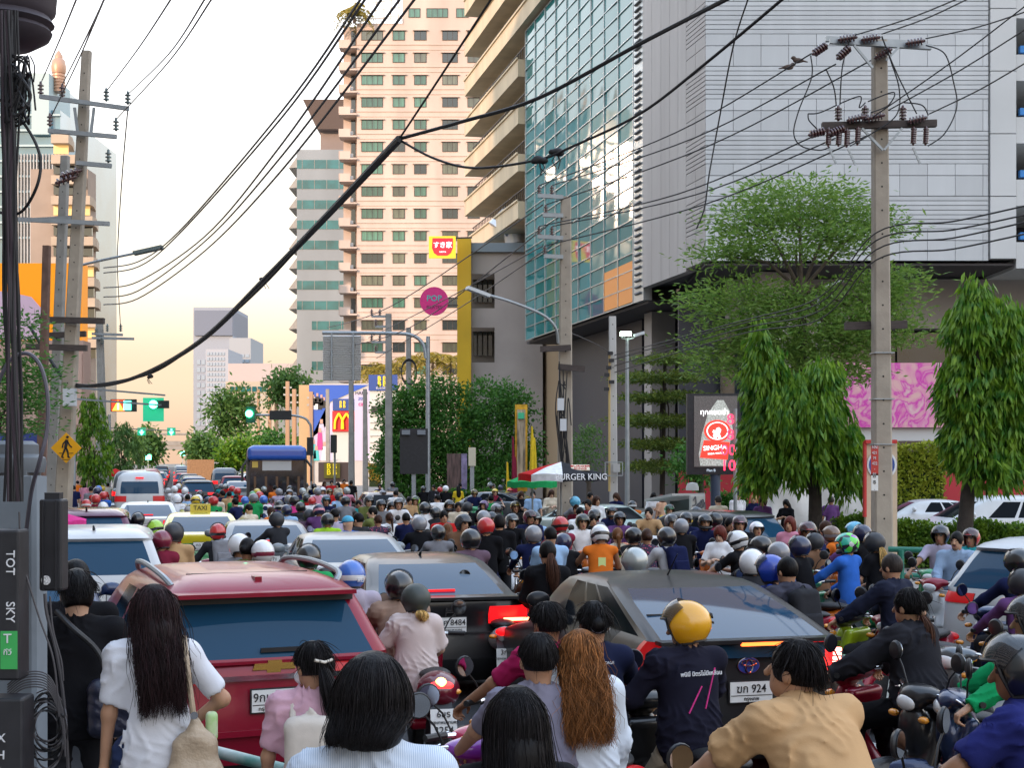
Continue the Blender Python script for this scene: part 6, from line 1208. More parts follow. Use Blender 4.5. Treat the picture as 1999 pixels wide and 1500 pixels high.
for k, t_ in enumerate(('8', '8', '00', '10')): text(t_, 30 * q3, DIG, led, (0 if len(t_) > 1 else 4 * q3, -.02, (38 - 30 * k) * q3), bold=.0)
# mural building, pylon and logo boards
Yw = 150.; q = Yw / F; mu = thing('mural_building', 'building end wall wrapped in a blue and white pop poster', 'building', G(660, Yw)); b = mu.location; inv = Matrix.Translation(-b)
o = fbox(MB(), 604, 722, 749, 905, Yw, 12, z0=0).build('wall', CONCW, mu); o.matrix_parent_inverse = inv; o = fbox(MB(), 584, 603.8, 752, 905, Yw + .3, 11, z0=0).build('side_wing', mat('ochre_wall', (.5, .36, .2), .8), mu); o.matrix_parent_inverse = inv
def mural(pts, m, y, nm):
    p = MB(); p.prism(pts, 0, .02, xf=lambda v_: W(v_.x, v_.y, Yw - y) + Vector((0, -v_.z, 0)) - b); return p.build(nm, m, mu)
BLU = mat('mural_blue', (.02, .10, .5), .5); PNK = mat('mural_pink', (.6, .05, .25), .5); SKN = mat('mural_skin', (.55, .33, .26), .5); TRQ = mat('mural_turquoise', (.06, .5, .5), .5); LIL = mat('mural_lilac', (.55, .5, .66), .5)
mural([(604, 752), (720, 752), (645, 785), (640, 830), (604, 860)], BLU, .03, 'blue_field'); mural([(640, 790), (722, 757), (722, 900), (604, 900), (604, 862)], LIL, .03, 'white_field')
for k, (x, y, m_) in enumerate(((612, 778, INK), (620, 775, INK), (628, 778, INK), (633, 783, INK), (617, 786, LETT), (625, 786, INK))): mural([(x - 4, y + 14), (x + 4, y + 14), (x + 4, y), (x - 4, y)], m_, .08, 'poster_figure'); mural([(x - 2, y - 1), (x + 2, y - 1), (x + 2, y - 7), (x - 2, y - 7)], SKN, .08, 'poster_face')
for x, y, h, m_ in ((612, 868, 28, TRQ), (625, 845, 34, PNK), (634, 872, 28, LETT), (618, 880, 20, TRQ), (628, 828, 14, LIL)): mural([(x - 6, y + h), (x + 6, y + h), (x + 4, y), (x - 4, y)], m_, .08, 'poster_figure'); mural([(x - 3, y - 1), (x + 3, y - 1), (x + 2.5, y - 9), (x - 2.5, y - 9)], SKN, .1, 'poster_face')
text('HARD', 9 * q, INK, mu, W(706, 768, Yw - .1) - b, bold=.01); text('2025', 9 * q, BLU, mu, W(708, 779, Yw - .1) - b); text('can', 12 * q, PNK, mu, W(708, 789, Yw - .1) - b, bold=.03)
def bb_logo(t, p, s, y):
    for i in (0, 1):
        for j in (0, 1): text('B', s, YB, t, p + Vector(((i - .5) * s * .78, y, (.5 - j) * s * .78)), bold=.05)
YB = mat('logo_yellow', (.85, .62, .01), .5, emit=(1, .75, .02), es=.25); NAVYS = mat('sign_navy', (.02, .07, .3), .5)
def board(label, x0, x1, y0, y1, Y, m, post=True, name='sign_board'):
    t_ = thing(name, label, 'sign', G((x0 + x1) / 2, Y)); bb_ = t_.location; o = fbox(MB(), x0, x1, y0, y1, Y, .3).build('panel', m, t_); o.matrix_parent_inverse = Matrix.Translation(-bb_)
    if post: o = fbox(MB(), (x0 + x1) / 2 - 4, (x0 + x1) / 2 + 4, y1, 905, Y + .05, .2, z0=0).build('post', STEEL, t_); o.matrix_parent_inverse = Matrix.Translation(-bb_)
    return t_, bb_
t1, bb1 = board('tall white pylon topped by a navy box with yellow letters', 722, 774, 764, 905, 138., mat('pylon_white', (.62, .64, .62), .5), name='pylon_sign'); o = fbox(MB(), 720, 776, 732, 763, 137.8, .5).build('navy_header', NAVYS, t1); o.matrix_parent_inverse = Matrix.Translation(-bb1); bb_logo(t1, W(746, 745, 137.7) - bb1, 13 * 138 / F, 0); text('BUILDING', 5.5 * 138 / F, LETT, t1, W(747, 758, 137.7) - bb1, bold=.02); o = fbox(MB(), 725, 752, 793, 806, 137.8, .2).build('tenant_panel', INK, t1); o.matrix_parent_inverse = Matrix.Translation(-bb1)
for k in range(7): o = fbox(MB(), 723, 773, 812 + 13 * k, 813 + 13 * k, 137.9, .1).build('tenant_rule', mat('rule_grey', (.3, .3, .3), .6), t1); o.matrix_parent_inverse = Matrix.Translation(-bb1)
t2, bb2 = board('white tenant board with a red panel carrying golden arches', 650, 692, 785, 905, 128., mat('pylon_white', (.62, .64, .62), .5), name='tenant_board'); o = fbox(MB(), 650, 692, 779, 802, 127.8, .2).build('header', NAVYS, t2); o.matrix_parent_inverse = Matrix.Translation(-bb2); bb_logo(t2, W(669, 790, 127.7) - bb2, 9 * 128 / F, 0)
o = fbox(MB(), 649, 692, 803, 843, 127.8, .25).build('red_panel', mat('arch_red', (.62, .02, .02), .5), t2); o.matrix_parent_inverse = Matrix.Translation(-bb2); ar = MB()
for x0, x1 in ((654, 670), (668, 686)): ar.tube([q_ - bb2 for q_ in spline([W(x0, 838, 127.6), W(x0 + 1, 822, 127.6), W((x0 + x1) / 2 - 1, 809.5, 127.6), W((x0 + x1) / 2 + 1, 809.5, 127.6), W(x1 - 1, 822, 127.6), W(x1, 838, 127.6)], 5)], 2.1 * 128 / F, 8)
ar.build('golden_arches', YB, t2)
t3, bb3 = board('brown wall board with a large yellow letter logo near the bus', 622, 682, 903, 942, 118., mat('brown_board', (.16, .10, .08), .6), name='logo_board'); o = fbox(MB(), 633, 664, 905, 934, 117.8, .2).build('logo_panel', mat('logo_olive', (.2, .17, .02), .6), t3); o.matrix_parent_inverse = Matrix.Translation(-bb3); bb_logo(t3, W(648, 917, 117.7) - bb3, 15 * 118 / F, 0)
t4, bb4 = board('black double display panel on a single post', 781, 835, 837, 926, 66., BOXM, name='display_panel')
for x in (793, 823): o = fbox(MB(), x - 8, x + 8, 840, 849, 65.85, .1).build('lamp_strip', mat('strip_grey', (.2, .22, .25), .4), t4); o.matrix_parent_inverse = Matrix.Translation(-bb4)
t5, bb5 = board('dark poster stand with brown folds under the dense trees', 873, 900, 886, 966, 64., mat('poster_brown', (.10, .06, .055), .5, noise=.7, scale=3, stretch=(3, 1, .5)), name='poster_stand'); t6, bb6 = board('violet poster stand beside the brown one', 901, 912, 886, 966, 64., mat('poster_violet', (.22, .18, .3), .5, noise=.5, scale=3), name='poster_stand'); t7, bb7 = board('small cream route sign on a thin post', 915, 929, 874, 910, 62., mat('route_cream', (.6, .55, .42), .6), name='route_sign')
# royal style frame, flags
t8, bb8 = board('tall gilded ceremonial frame draped in yellow cloth', 1006, 1030, 790, 960, 56., mat('gilt', (.6, .36, .04), .35, .6, noise=.3, scale=6), name='ceremonial_frame'); o = fbox(MB(), 1010, 1026, 800, 950, 55.8, .1).build('picture', mat('frame_picture', (.35, .28, .2), .5, noise=.8, scale=2, stretch=(4, 1, .6)), t8); o.matrix_parent_inverse = Matrix.Translation(-bb8); o = fbox(MB(), 1012, 1024, 806, 818, 55.7, .1).build('green_crest', mat('crest_green', (.05, .5, .25), .4), t8); o.matrix_parent_inverse = Matrix.Translation(-bb8)
for lab, x, y, m_, w in (('limp yellow flag beside the gilded frame', 1040, 835, 'yellow', 11), ('limp striped flag beside the gilded frame', 1003, 855, 'maroon', 6), ('folded yellow pennant near the poster stands', 992, 905, 'yellow', 7)):
    o = thing('flag', lab, 'flag', G(x, 55)); b_ = o.location; MB().tube([Vector(), W(x - 3, y - 4, 55) - b_], .02, 6).build('staff', WOOD, o); s_ = SDF(.03, .05); p0, p1 = W(x, y, 55) - b_, W(x + 2, y + 110, 55) - b_; s_.cap(p0, p1, .04, w / F * 55); link('cloth', s_.mesh('cloth', [CM(m_)], warp=lambda X, Y_, Z: .03 * np.sin(X * 40)), o)
# street furniture
def parasol(label, px, py, Y, rpx, hpx, mats, lettering=None):
    t_ = thing('parasol', label, 'parasol', G(px, Y)); b_ = t_.location; top = W(px, py, Y) - b_; r = rpx / F * Y; h = hpx / F * Y; MB().tube([Vector(), top], .025, 8).build('pole', STEEL, t_); n = 8
    for k in range(n):
        a0, a1 = 2 * math.pi * k / n, 2 * math.pi * (k + 1) / n; p = MB(); rim = []
        q0 = [top]; rows = []
        for f in (.5, 1.0): rows.append([top + Vector((r * f * math.cos(a0 + (a1 - a0) * s_ / 4), r * f * math.sin(a0 + (a1 - a0) * s_ / 4), -h * (f ** 1.25) + (.03 * math.sin(math.pi * s_ / 4) if f == 1 else 0))) for s_ in range(5)])
        rows.append([v_ + Vector((0, 0, -.16)) for v_ in rows[-1]]); vs_ = [top] + rows[0] + rows[1] + rows[2]; fs_ = [(0, 1 + i, 2 + i) for i in range(4)] + [(1 + i, 6 + i, 7 + i, 2 + i) for i in range(4)] + [(6 + i, 11 + i, 12 + i, 7 + i) for i in range(4)]
        p.add(vs_, fs_); p.build('canopy_panel', mats[k % len(mats)], t_)
    return t_, top, r, h
PR, PW, PK = CM('red'), CM('white'), CM('charcoal'); t_, top, r, h = parasol('large market parasol with red, white and charcoal panels and burger lettering', 1096, 902, 33., 84, 25, [PK, PR, PW, PR, PR, PW, PK, PK])
text('BURGER KING', .2, LETT, t_, top + Vector((r * .42, -r * 1.0, -h - .05)), (R(86), 0, R(22)), bold=.02); MB().box(top + Vector((r * .42, -r * .5, -h * .46)), (.42, .02, .26), Matrix.Rotation(R(-62), 3, 'X') ).build('logo_patch', mat('patch_cream', (.7, .6, .45), .6), t_); text('BURGER\nKING', .12, mat('burger_red', (.5, .03, .02), .5), t_, top + Vector((r * .42, -r * .52, -h * .44)), (R(28), 0, 0), bold=.03)
parasol('green market parasol below the burger parasol', 1040, 922, 39., 50, 20, [CM('green')]); parasol('hot pink parasol beside the tall fibre box', 112, 998, 24., 55, 20, [CM('hotpink')]); parasol('far red parasol under the columnar trees', 226, 915, 75., 16, 10, [CM('red')])
gr = thing('guard_railing', 'green tubular guard railing in front of the hedge', 'railing', G(1790, 25)); b = gr.location
for z in (.95, .5): MB().tube([G(1735, 25, z) - b, G(2030, 24, z) - b], .05, 10).build('rail', mat('rail_green', (.02, .17, .12), .4), gr)
for x in (1760, 1850, 1940): MB().tube([G(x, 24.8) - b, G(x, 24.8, .95) - b], .05, 8).build('post', mat('rail_green', (.02, .17, .12), .4), gr)
hr = thing('hand_railing', 'worn white and teal handrail beside the woman with the shoulder bag', 'railing', W(480, 1490, 7.6)); b = hr.location; MB().tube([W(395, 1462, 7.7) - b, W(620, 1520, 7.4) - b], .032, 12).build('rail', mat('rail_worn', (.5, .54, .52), .4, col2=(.03, .2, .17), noise=.5, scale=5), hr); MB().tube([W(620, 1520, 7.4) - b, G(620, 7.4) - b], .03, 10).build('post', mat('rail_worn', (.5, .54, .52), .4), hr)
rh = thing('red_hoarding', 'long red hoarding wall with a white top rail', 'hoarding', G(1660, 52)); b = rh.location
for k in range(9):
    x0, x1 = 1325 + 80 * k, 1404 + 80 * k; o = fbox(MB(), x0, x1, 920, 978, 52, .12, z0=.1).build('hoarding_panel', mat('hoarding_red', (.42, .02, .035), .55, noise=.15, scale=1), rh); o.matrix_parent_inverse = Matrix.Translation(-b)
o = fbox(MB(), 1325, 2045, 912, 920, 52, .5).build('cap_rail', mat('rail_dark', (.08, .07, .07), .6), rh); o.matrix_parent_inverse = Matrix.Translation(-b)
ts = thing('totem_panel', 'cream and red totem panel with a round blue logo behind the insulator pole', 'sign', G(1720, 31)); b = ts.location
for x0, x1, y0, y1, d, m_, nm in ((1691, 1752, 862, 1010, 31.0, mat('totem_cream', (.62, .48, .34), .6, noise=.05), 'panel'), (1688, 1692.5, 862, 1010, 30.95, mat('totem_red', (.55, .03, .03), .5), 'red_edge'), (1691, 1752, 859, 866, 30.9, mat('totem_red', (.55, .03, .03), .5), 'red_header')): o = fbox(MB(), x0, x1, y0, y1, d, .15, z0=.05 if nm == 'panel' else None).build(nm, m_, ts); o.matrix_parent_inverse = Matrix.Translation(-b)
for r0, m_, y_ in ((29, LETT, -.02), (25, NAVYS, -.035), (18, LETT, -.05)): MB().lathe([(r0 * 31 / F, 0), (r0 * 31 / F, .012)], 28, W(1722, 908, 31 + y_) - b, Matrix.Rotation(R(90), 3, 'X')).build('logo_ring', m_, ts)
tp = thing('white_tarpaulin', 'crumpled white tarpaulin tent leaning by the hoarding', 'tarpaulin', G(1620, 44)); b = tp.location; s_ = SDF(.08, .2); s_.box(W(1600, 960, 44) - b, (1.6, .4, 1.2), rr=.2); s_.cap(W(1640, 930, 44) - b, W(1690, 1010, 44) - b, .5, .7); link('sheet', s_.mesh('sheet', [mat('tarp', (.6, .58, .55), .6, noise=.08, scale=2, bump=.8, bscale=4)], warp=lambda X, Y_, Z: .05 * np.sin(X * 5 + Z * 3)), tp)
kb = thing('utility_cabinet', 'pale utility cabinet sprayed with graffiti scribbles', 'cabinet', G(1363, 34)); b = kb.location; o = fbox(MB(), 1350, 1377, 968, 1030, 34, .4, z0=0).build('housing', mat('cabinet_pale', (.5, .5, .47), .6, noise=.1), kb); o.matrix_parent_inverse = Matrix.Translation(-b); g_ = MB()
for k in range(7): x, y = 1354 + 3 * k, 985 + rnd.uniform(-8, 12); g_.tube([q_ - b for q_ in spline([W(x, y, 33.97), W(x + 4, y - 8, 33.97), W(x + 5, y + 6, 33.97), W(x - 2, y + 10, 33.97)], 4)], .012, 5)
g_.build('graffiti', mat('spray_grey', (.12, .12, .14), .7), kb)
kc = thing('police_booth', 'small traffic kiosk with a slanted white roof panel', 'kiosk', G(1320, 36)); b = kc.location; MB().bar(W(1290, 977, 36) - b, W(1345, 966, 35) - b, 1.0, .06).build('roof_panel', CONCW, kc); o = fbox(MB(), 1308, 1346, 972, 1010, 36.2, .7, z0=0).build('body', mat('kiosk_dark', (.04, .06, .06), .5), kc); o.matrix_parent_inverse = Matrix.Translation(-b); MB().lathe([(.0, .2), (.12, .18), (.16, .08), (.16, 0)], 16, W(1352, 958, 35.6) - b).build('dome', CONCW, kc)
# ================================================================== TRAFFIC
def two_tone(name, lo, hi, z):
    m = paint(name, hi); t = m.node_tree; c = t.nodes.new('ShaderNodeTexCoord'); s_ = t.nodes.new('ShaderNodeSeparateXYZ'); t.links.new(c.outputs['Object'], s_.inputs[0]); g_ = t.nodes.new('ShaderNodeMath'); g_.operation = 'GREATER_THAN'; g_.inputs[1].default_value = z
    t.links.new(s_.outputs[2], g_.inputs[0]); x = t.nodes.new('ShaderNodeMix'); x.data_type = 'RGBA'; t.links.new(g_.outputs[0], x.inputs[0]); x.inputs[6].default_value = (*lo, 1); x.inputs[7].default_value = (*hi, 1); t.links.new(x.outputs[2], t.nodes['Principled BSDF'].inputs['Base Color']); return m
P_RED, P_BLK, P_SIL, P_WHT, P_PRL, P_BLU, P_MAR, P_BRZ, P_GRY = [paint(n, c, m, .3 if n in ('silver', 'pearl', 'white') else .3 if n in ('gloss_black', 'candy_red') else .8) for n, c, m in (('candy_red', (.24, .004, .022), .1), ('gloss_black', (.012, .012, .014), 0), ('silver', (.17, .19, .21), .15), ('white', (.56, .57, .58), 0), ('pearl', (.24, .265, .28), .1), ('deep_blue', (.015, .03, .09), .3), ('maroon', (.10, .01, .04), .3), ('bronze', (.16, .12, .10), .5), ('gunmetal', (.09, .10, .11), .5))]
BKK = 'กรุงเทพมหานคร'
# red SUV with roof rails, wiper, chrome strip and bow-tie badge
sv = car('suv', P_RED, G(540, 9.8), .40, 'dark red SUV with roof rails, its gold badge above the plate 9กษ 345', ('9กษ 3451', BKK), name='red_suv', lit_tail=False, fin_=False)
M = car_meshes('suv'); y_ = M['surf'](1.0)
MB().box((0, y_ - .012, .985), (1.35, .02, .035)).build('chrome_strip', CHR, sv); bt = MB(); bt.prism([(-.15, -.022), (-.052, -.022), (-.052, -.042), (.045, -.042), (.045, -.022), (.15, -.022), (.135, .022), (.052, .022), (.052, .042), (-.045, .042), (-.045, .022), (-.135, .022)], 0, .012, xf=lambda v: Vector((v.x, -.012 - v.z + M['surf'](1.055), 1.055 + v.y))); bt.build('badge', GOLD, sv)
for sx in (-1, 1): MB().tube(spline([(sx * .60, .62, 1.58), (sx * .645, .75, 1.645), (sx * .64, 1.5, 1.68), (sx * .61, 2.15, 1.66), (sx * .585, 2.3, 1.60)], 5), .022, 8).build('roof_rail', STEEL, sv)
MB().box((.13, M['surf'](1.17) - .025, 1.16), (.42, .02, .03)).build('wiper', BLK, sv); MB().box((0, .30, 1.535), (1.26, .2, .03)).build('spoiler', P_RED, sv); MB().box((0, .40, 1.49), (1.3, .06, .05)).build('spoiler_glass_band', TRIM, sv); MB().box((0, .6, 1.60), (.05, .12, .07)).build('antenna_fin', P_RED, sv)  # the black glass band under the spoiler is a dark trim strip
MB().box((0, -.02, .62), (1.5, .03, .04)).build('bumper_crease', P_RED, sv); MB().box((0, M['surf'](1.10) - .02, 1.085), (1.5, .03, .02)).build('tailgate_lip', P_RED, sv); MB().box((0, .9, 1.637), (.9, .02, .012)).build('sunroof_edge', TRIM, sv)
# black sedan
hs = car('sedan', P_BLK, G(880, 14.6), HEAD + .02, 'glossy black sedan with a silver H badge and plate กศ 8484', ('2กศ 8484', BKK), name='black_sedan', brake=True)
M = car_meshes('sedan'); hb = MB()
for a, b_ in (((-.05, -.045), (-.04, .045)), ((.05, -.045), (.04, .045)), ((-.045, 0), (.045, 0))): hb.bar((a[0], M['surf'](.93) - .02, .93 + a[1]), (b_[0], M['surf'](.93) - .02, .93 + b_[1]), .018, .012, up=(0, 1, 0))
hb.build('badge', CHR, hs); MB().box((0, .07, 1.065), (1.5, .16, .03)).build('spoiler', P_BLK, hs); MB().box((.0, -.01, .72), (1.2, .02, .012)).build('boot_gap', TRIM, hs)
for sx in (-1, 1): MB().box((sx * .70, -.0, .845), (.28, .03, .03)).build('light_bar', TAILHOT if sx > 0 else TAILON, hs)
# dark fastback hybrid
pc_ = Vector((1.79, 10.72, 0)); pz = car('fastback', mat('paint_hybrid_grey', (.016, .016, .018), .3, noise=.06, scale=2.5, coat=.06, spec=.22), pc_, .26, 'dark grey hatchback with an oval badge, roof antenna and plate ฆก 92', ('ฆก 924', 'กรุงเทพ'), name='dark_hatchback', fin_=False)
M = car_meshes('fastback'); setmat([c for c in pz.children if c.name.startswith('tail_light')][1], 0, TAILR)
for r0, r1, m_, dy in ((.085, .06, BADGEB, -.012), (.09, .062, CHR, -.008)): o = MB().lathe([(r0, 0), (r0, .01)], 28, (0, 0, 0), Matrix.Rotation(R(90), 3, 'X')).build('badge', m_, pz, (0, M['surf'](.93) + dy, .93)); o.scale = (1, 1, r1 / r0)
to = MB(); 
for rx, rz_, cx, cz in ((.028, .05, 0, -.005), (.06, .022, 0, .02)): to.tube([(cx + rx * math.cos(a), M['surf'](.93) - .03, .93 + cz + rz_ * math.sin(a)) for a in np.linspace(0, 6.283, 20)], .006, 6)
to.build('badge_loop', CHR, pz); MB().box((0, .04, 1.118), (1.45, .14, .03)).build('spoiler', P_BLK, pz); MB().box((.12, -.025, 1.10), (.42, .03, .025)).build('brake_light', lit('brake', (1, .12, .02), 3.), pz)
MB().tube([(0, 1.75, 1.47), (.0, 1.5, 1.68)], [.008, .004], 6).build('antenna', BLK, pz); MB().box((0, .05, 1.04), (1.25, .02, .1)).build('lower_window', GLASS, pz); MB().box((-.35, .62, 1.262), (.5, .03, .02)).build('wiper', BLK, pz)
for k in range(6): MB().box((.735 - .0 * k, .05 + .006 * k, 1.03 - .036 * k), (.05, .04, .022)).build('led_dot', lit('led', (1, .25, .2), 5.), pz)
MB().box((.74, .045, .83), (.13, .04, .1)).build('reverse_lens', CLRL, pz)
car('sedan', P_PRL, G(705, 19.6), HEAD, 'pale silver sedan ahead of the black sedan', ('ชว 5120', BKK), name='silver_sedan', fin_=False)
car('sedan', P_SIL, G(528, 24.3), HEAD, 'silver sedan with a lit high brake light next to the taxi', ('กง 771', BKK), name='silver_sedan', brake=True, fin_=False)
tx = car('sedan', two_tone('taxi_two_tone', (.02, .28, .08), (.66, .55, .02), .86), G(395, 28.5), HEAD, 'green and yellow taxi with a roof sign', ('ทฉ 308', BKK), name='taxi', cat='taxi', fin_=False, lit_tail=False)
MB().box((0, 2.0, 1.50), (.42, .16, .17)).build('roof_sign', mat('taxi_sign', (.6, .48, .08), .5), tx); text('TAXI', .13, INK, tx, (0, 1.915, 1.50), bold=.01)
car('suv', P_WHT, G(178, 17.), HEAD, 'white SUV with a dark rear window in the kerb lane', ('4กฮ 62', BKK), name='white_suv'); car('hatch', P_BLU, G(38, 12.6), .33, 'deep blue hatchback squeezed beside the red SUV', None, name='blue_hatchback', lit_tail=False)
car('suv', P_MAR, G(165, 24.5), HEAD, 'maroon SUV in front of the white SUV', None, name='maroon_suv'); car('sedan', P_WHT, G(287, 36.8), HEAD, 'white sedan with a red brake strip behind the van', None, name='white_sedan', brake=True)
vn = car('van', P_WHT, G(273, 54), HEAD, 'high-roofed white passenger van', None, name='white_van', cat='van', lit_tail=False, fin_=False); MB().box((0, .17, 1.9), (.3, .03, .05)).build('brake_light', TAILON, vn)
car('suv', P_BLK, G(388, 68), HEAD, 'black SUV far up the middle lane with a lit brake light', None, name='black_suv', brake=True, fin_=False)
car('hatch', P_BRZ, G(768, 47) + U * 4, HEAD + math.pi, 'bronze hatchback facing the crowd beyond the riders', None, name='bronze_hatchback', lit_tail=False, fin_=False); car('sedan', P_GRY, G(1065, 52), 1.15, 'dark grey sedan half hidden by the parasol', None, name='grey_sedan', lit_tail=False, fin_=False)
car('sedan', paint('mint', (.4, .52, .5)), G(1092, 38), HEAD + math.pi + .25, 'pale mint sedan facing the crowd under the parasol', None, name='mint_sedan', lit_tail=False, fin_=False); car('suv', P_BLK, G(1510, 27.5), .75, 'black SUV enclosed by riders below the weeping tree', None, name='black_suv', lit_tail=False, fin_=False, sc=.92)
car('suv', P_WHT, G(1965, 14.9), -.9, 'white SUV cutting in from the side street', None, name='white_suv', lit_tail=False, fin_=False); car('sedan', P_WHT, G(1960, 41), 1.5, 'white sedan parked behind the clipped hedge', None, name='white_sedan', lit_tail=False, fin_=False); car('suv', P_WHT, G(2090, 36), 1.62, 'white SUV parked behind the hedge under the pointed tree', None, name='white_suv', lit_tail=False, fin_=False)
# blue bus
bs = thing('city_bus', 'dark city bus with a blue front canopy facing the crowd', 'bus', G(541, 60), HEAD + math.pi - .05); BUSB = paint('bus_blue', (.02, .09, .42)); BUSG = paint('bus_bronze', (.09, .075, .07), .3)
b = MB(); b.box((0, -5.5, 1.75), (2.5, 11, 2.7)); o = b.build('body', BUSG, bs); md = o.modifiers.new('b', 'BEVEL'); md.width = .18; md.segments = 3
s_ = SDF(.05, .1); s_.box((0, -.1, 2.85), (1.22, .35, .28), rr=.14); s_.box((0, -.4, 3.1), (1.05, .5, .1), rr=.08); link('front_canopy', s_.mesh('front_canopy', [BUSB]), bs)
MB().box((0, .06, 1.75), (2.2, .06, 1.65)).build('windscreen', mat('bus_glass', (.02, .02, .025), .06, coat=.6, noise=.8, scale=1.5), bs); MB().box((.0, .1, 2.35), (1.2, .02, .4)).build('destination_panel', mat('panel_pale', (.5, .5, .5), .4), bs); MB().box((.9, .1, 2.4), (.24, .02, .26)).build('emblem', mat('emblem_gold', (.6, .42, .08), .4), bs)
for sx in (-1, 1): MB().tube([(sx * 1.2, .1, 2.6), (sx * 1.42, .25, 2.3), (sx * 1.42, .25, 1.7)], .05, 8).build('mirror', BLK, bs); wheel(bs, sx * 1.1, -2.2, .48, .3); wheel(bs, sx * 1.1, -8.6, .48, .3); MB().box((sx * .85, .04, .65), (.4, .06, .2)).build('headlight', CLRL, bs)
for k in range(6): MB().box((1.26, -1.6 - 1.6 * k, 2.15), (.03, 1.45, .95)).build('side_window', GLASS, bs)
for k in range(5): MB().box((-.9 + k * .45, .095, 1.5), (.1, .02, .8)).build('painted_reflection', mat('reflection_brown', (.12, .06, .03), .4), bs)  # brown strips paint a warm interior reflection onto the windscreen
# far queue
ORD = 'one two three four five six seven eight nine ten eleven twelve thirteen fourteen fifteen sixteen seventeen eighteen nineteen twenty twenty-one twenty-two twenty-three twenty-four twenty-five twenty-six twenty-seven twenty-eight twenty-nine thirty'.split() + ['last'] * 20; COLS = [(P_WHT, 'white'), (P_SIL, 'silver'), (P_BLK, 'black'), (P_RED, 'red'), (P_GRY, 'grey'), (P_BRZ, 'bronze'), (P_BLU, 'blue')]; LANES = [(-1.6, 'kerb lane'), (1.0, 'second lane'), (3.6, 'centre lane'), (6.0, 'far lane')]
for li, (l, ln) in enumerate(LANES):
    t = [66, 78, 84, 78][li]; nq = 0
    while t < 320:
        k = rnd.choice(['sedan', 'suv', 'hatch', 'van']); c, cn = rnd.choice(COLS); rev = li == 3
        car(k, c, ST(t, l + rnd.uniform(-.2, .2)), HEAD + (math.pi if rev else 0), '%s %s, number %s up the far %s queue' % (cn, {'sedan': 'sedan', 'suv': 'SUV', 'hatch': 'hatchback', 'van': 'van'}[k], ORD[nq], ln), None, 0, name='queued_car', lit_tail=not rev, fin_=False, group='far queue of cars'); t += rnd.uniform(6.5, 9.5) * (1 + t / 600); nq += 1
o = thing('cargo_truck', 'far truck with a brown wooden cargo box', 'truck', ST(118, 2.1), HEAD); MB().box((0, 2, 1.9), (2.1, 4, 1.7)).build('cargo_box', mat('crate_wood', (.35, .2, .1), .8, noise=.2), o); MB().box((0, 5, 1.4), (2, 1.6, 2)).build('cab', P_WHT, o)
for sx in (-1, 1):
    for yy in (.9, 4.9): wheel(o, sx * .95, yy, .42, .25)
# ================================================================== CROWD
FUL = 'HF'
def parse_head(h):
    a = h.split(':')
    if a[0] in ('H', 'HF'):
        c = graffiti() if a[1] == 'graffiti' else a[1]
        return ('helmet', c, a[2] if len(a) > 2 and a[2] != '-' else None, a[3] if len(a) > 3 else None, a[0] == 'HF'), ('graffiti-green' if a[1] == 'graffiti' else a[1] + (' and ' + a[2] if len(a) > 2 and a[2] != '-' else '')) + ' helmet'
    return ('hair', a[0], a[1]), {'short': 'short %s hair', 'pixie': 'tousled %s hair', 'bob': '%s bob', 'long': 'long %s hair', 'pony': '%s ponytail', 'bun': '%s hair in a bun', 'cap': '%s cap'}[a[0]] % a[1]
FACE = {'a': 0., 't': math.pi, 'l': 1.35, 'r': -1.35, 'tl': 2.4, 'tr': -2.4, 'al': .7, 'ar': -.7}; FACEW = {'a': 'facing up the street', 't': 'facing down the street', 'l': 'turned across the street', 'r': 'turned towards the shops', 'tl': 'half turned down the street', 'tr': 'half turned to the shops', 'al': 'angled across the lanes', 'ar': 'angled to the hedge side'}
BIKEC = [P_RED, P_BLK, P_WHT, P_BLU, P_GRY, paint('bike_green', (.02, .25, .1)), paint('bike_orange', (.5, .12, .01))]; BIKEN = ['red', 'black', 'white', 'blue', 'grey', 'green', 'orange']
_seen = {}; PEOPLE = []
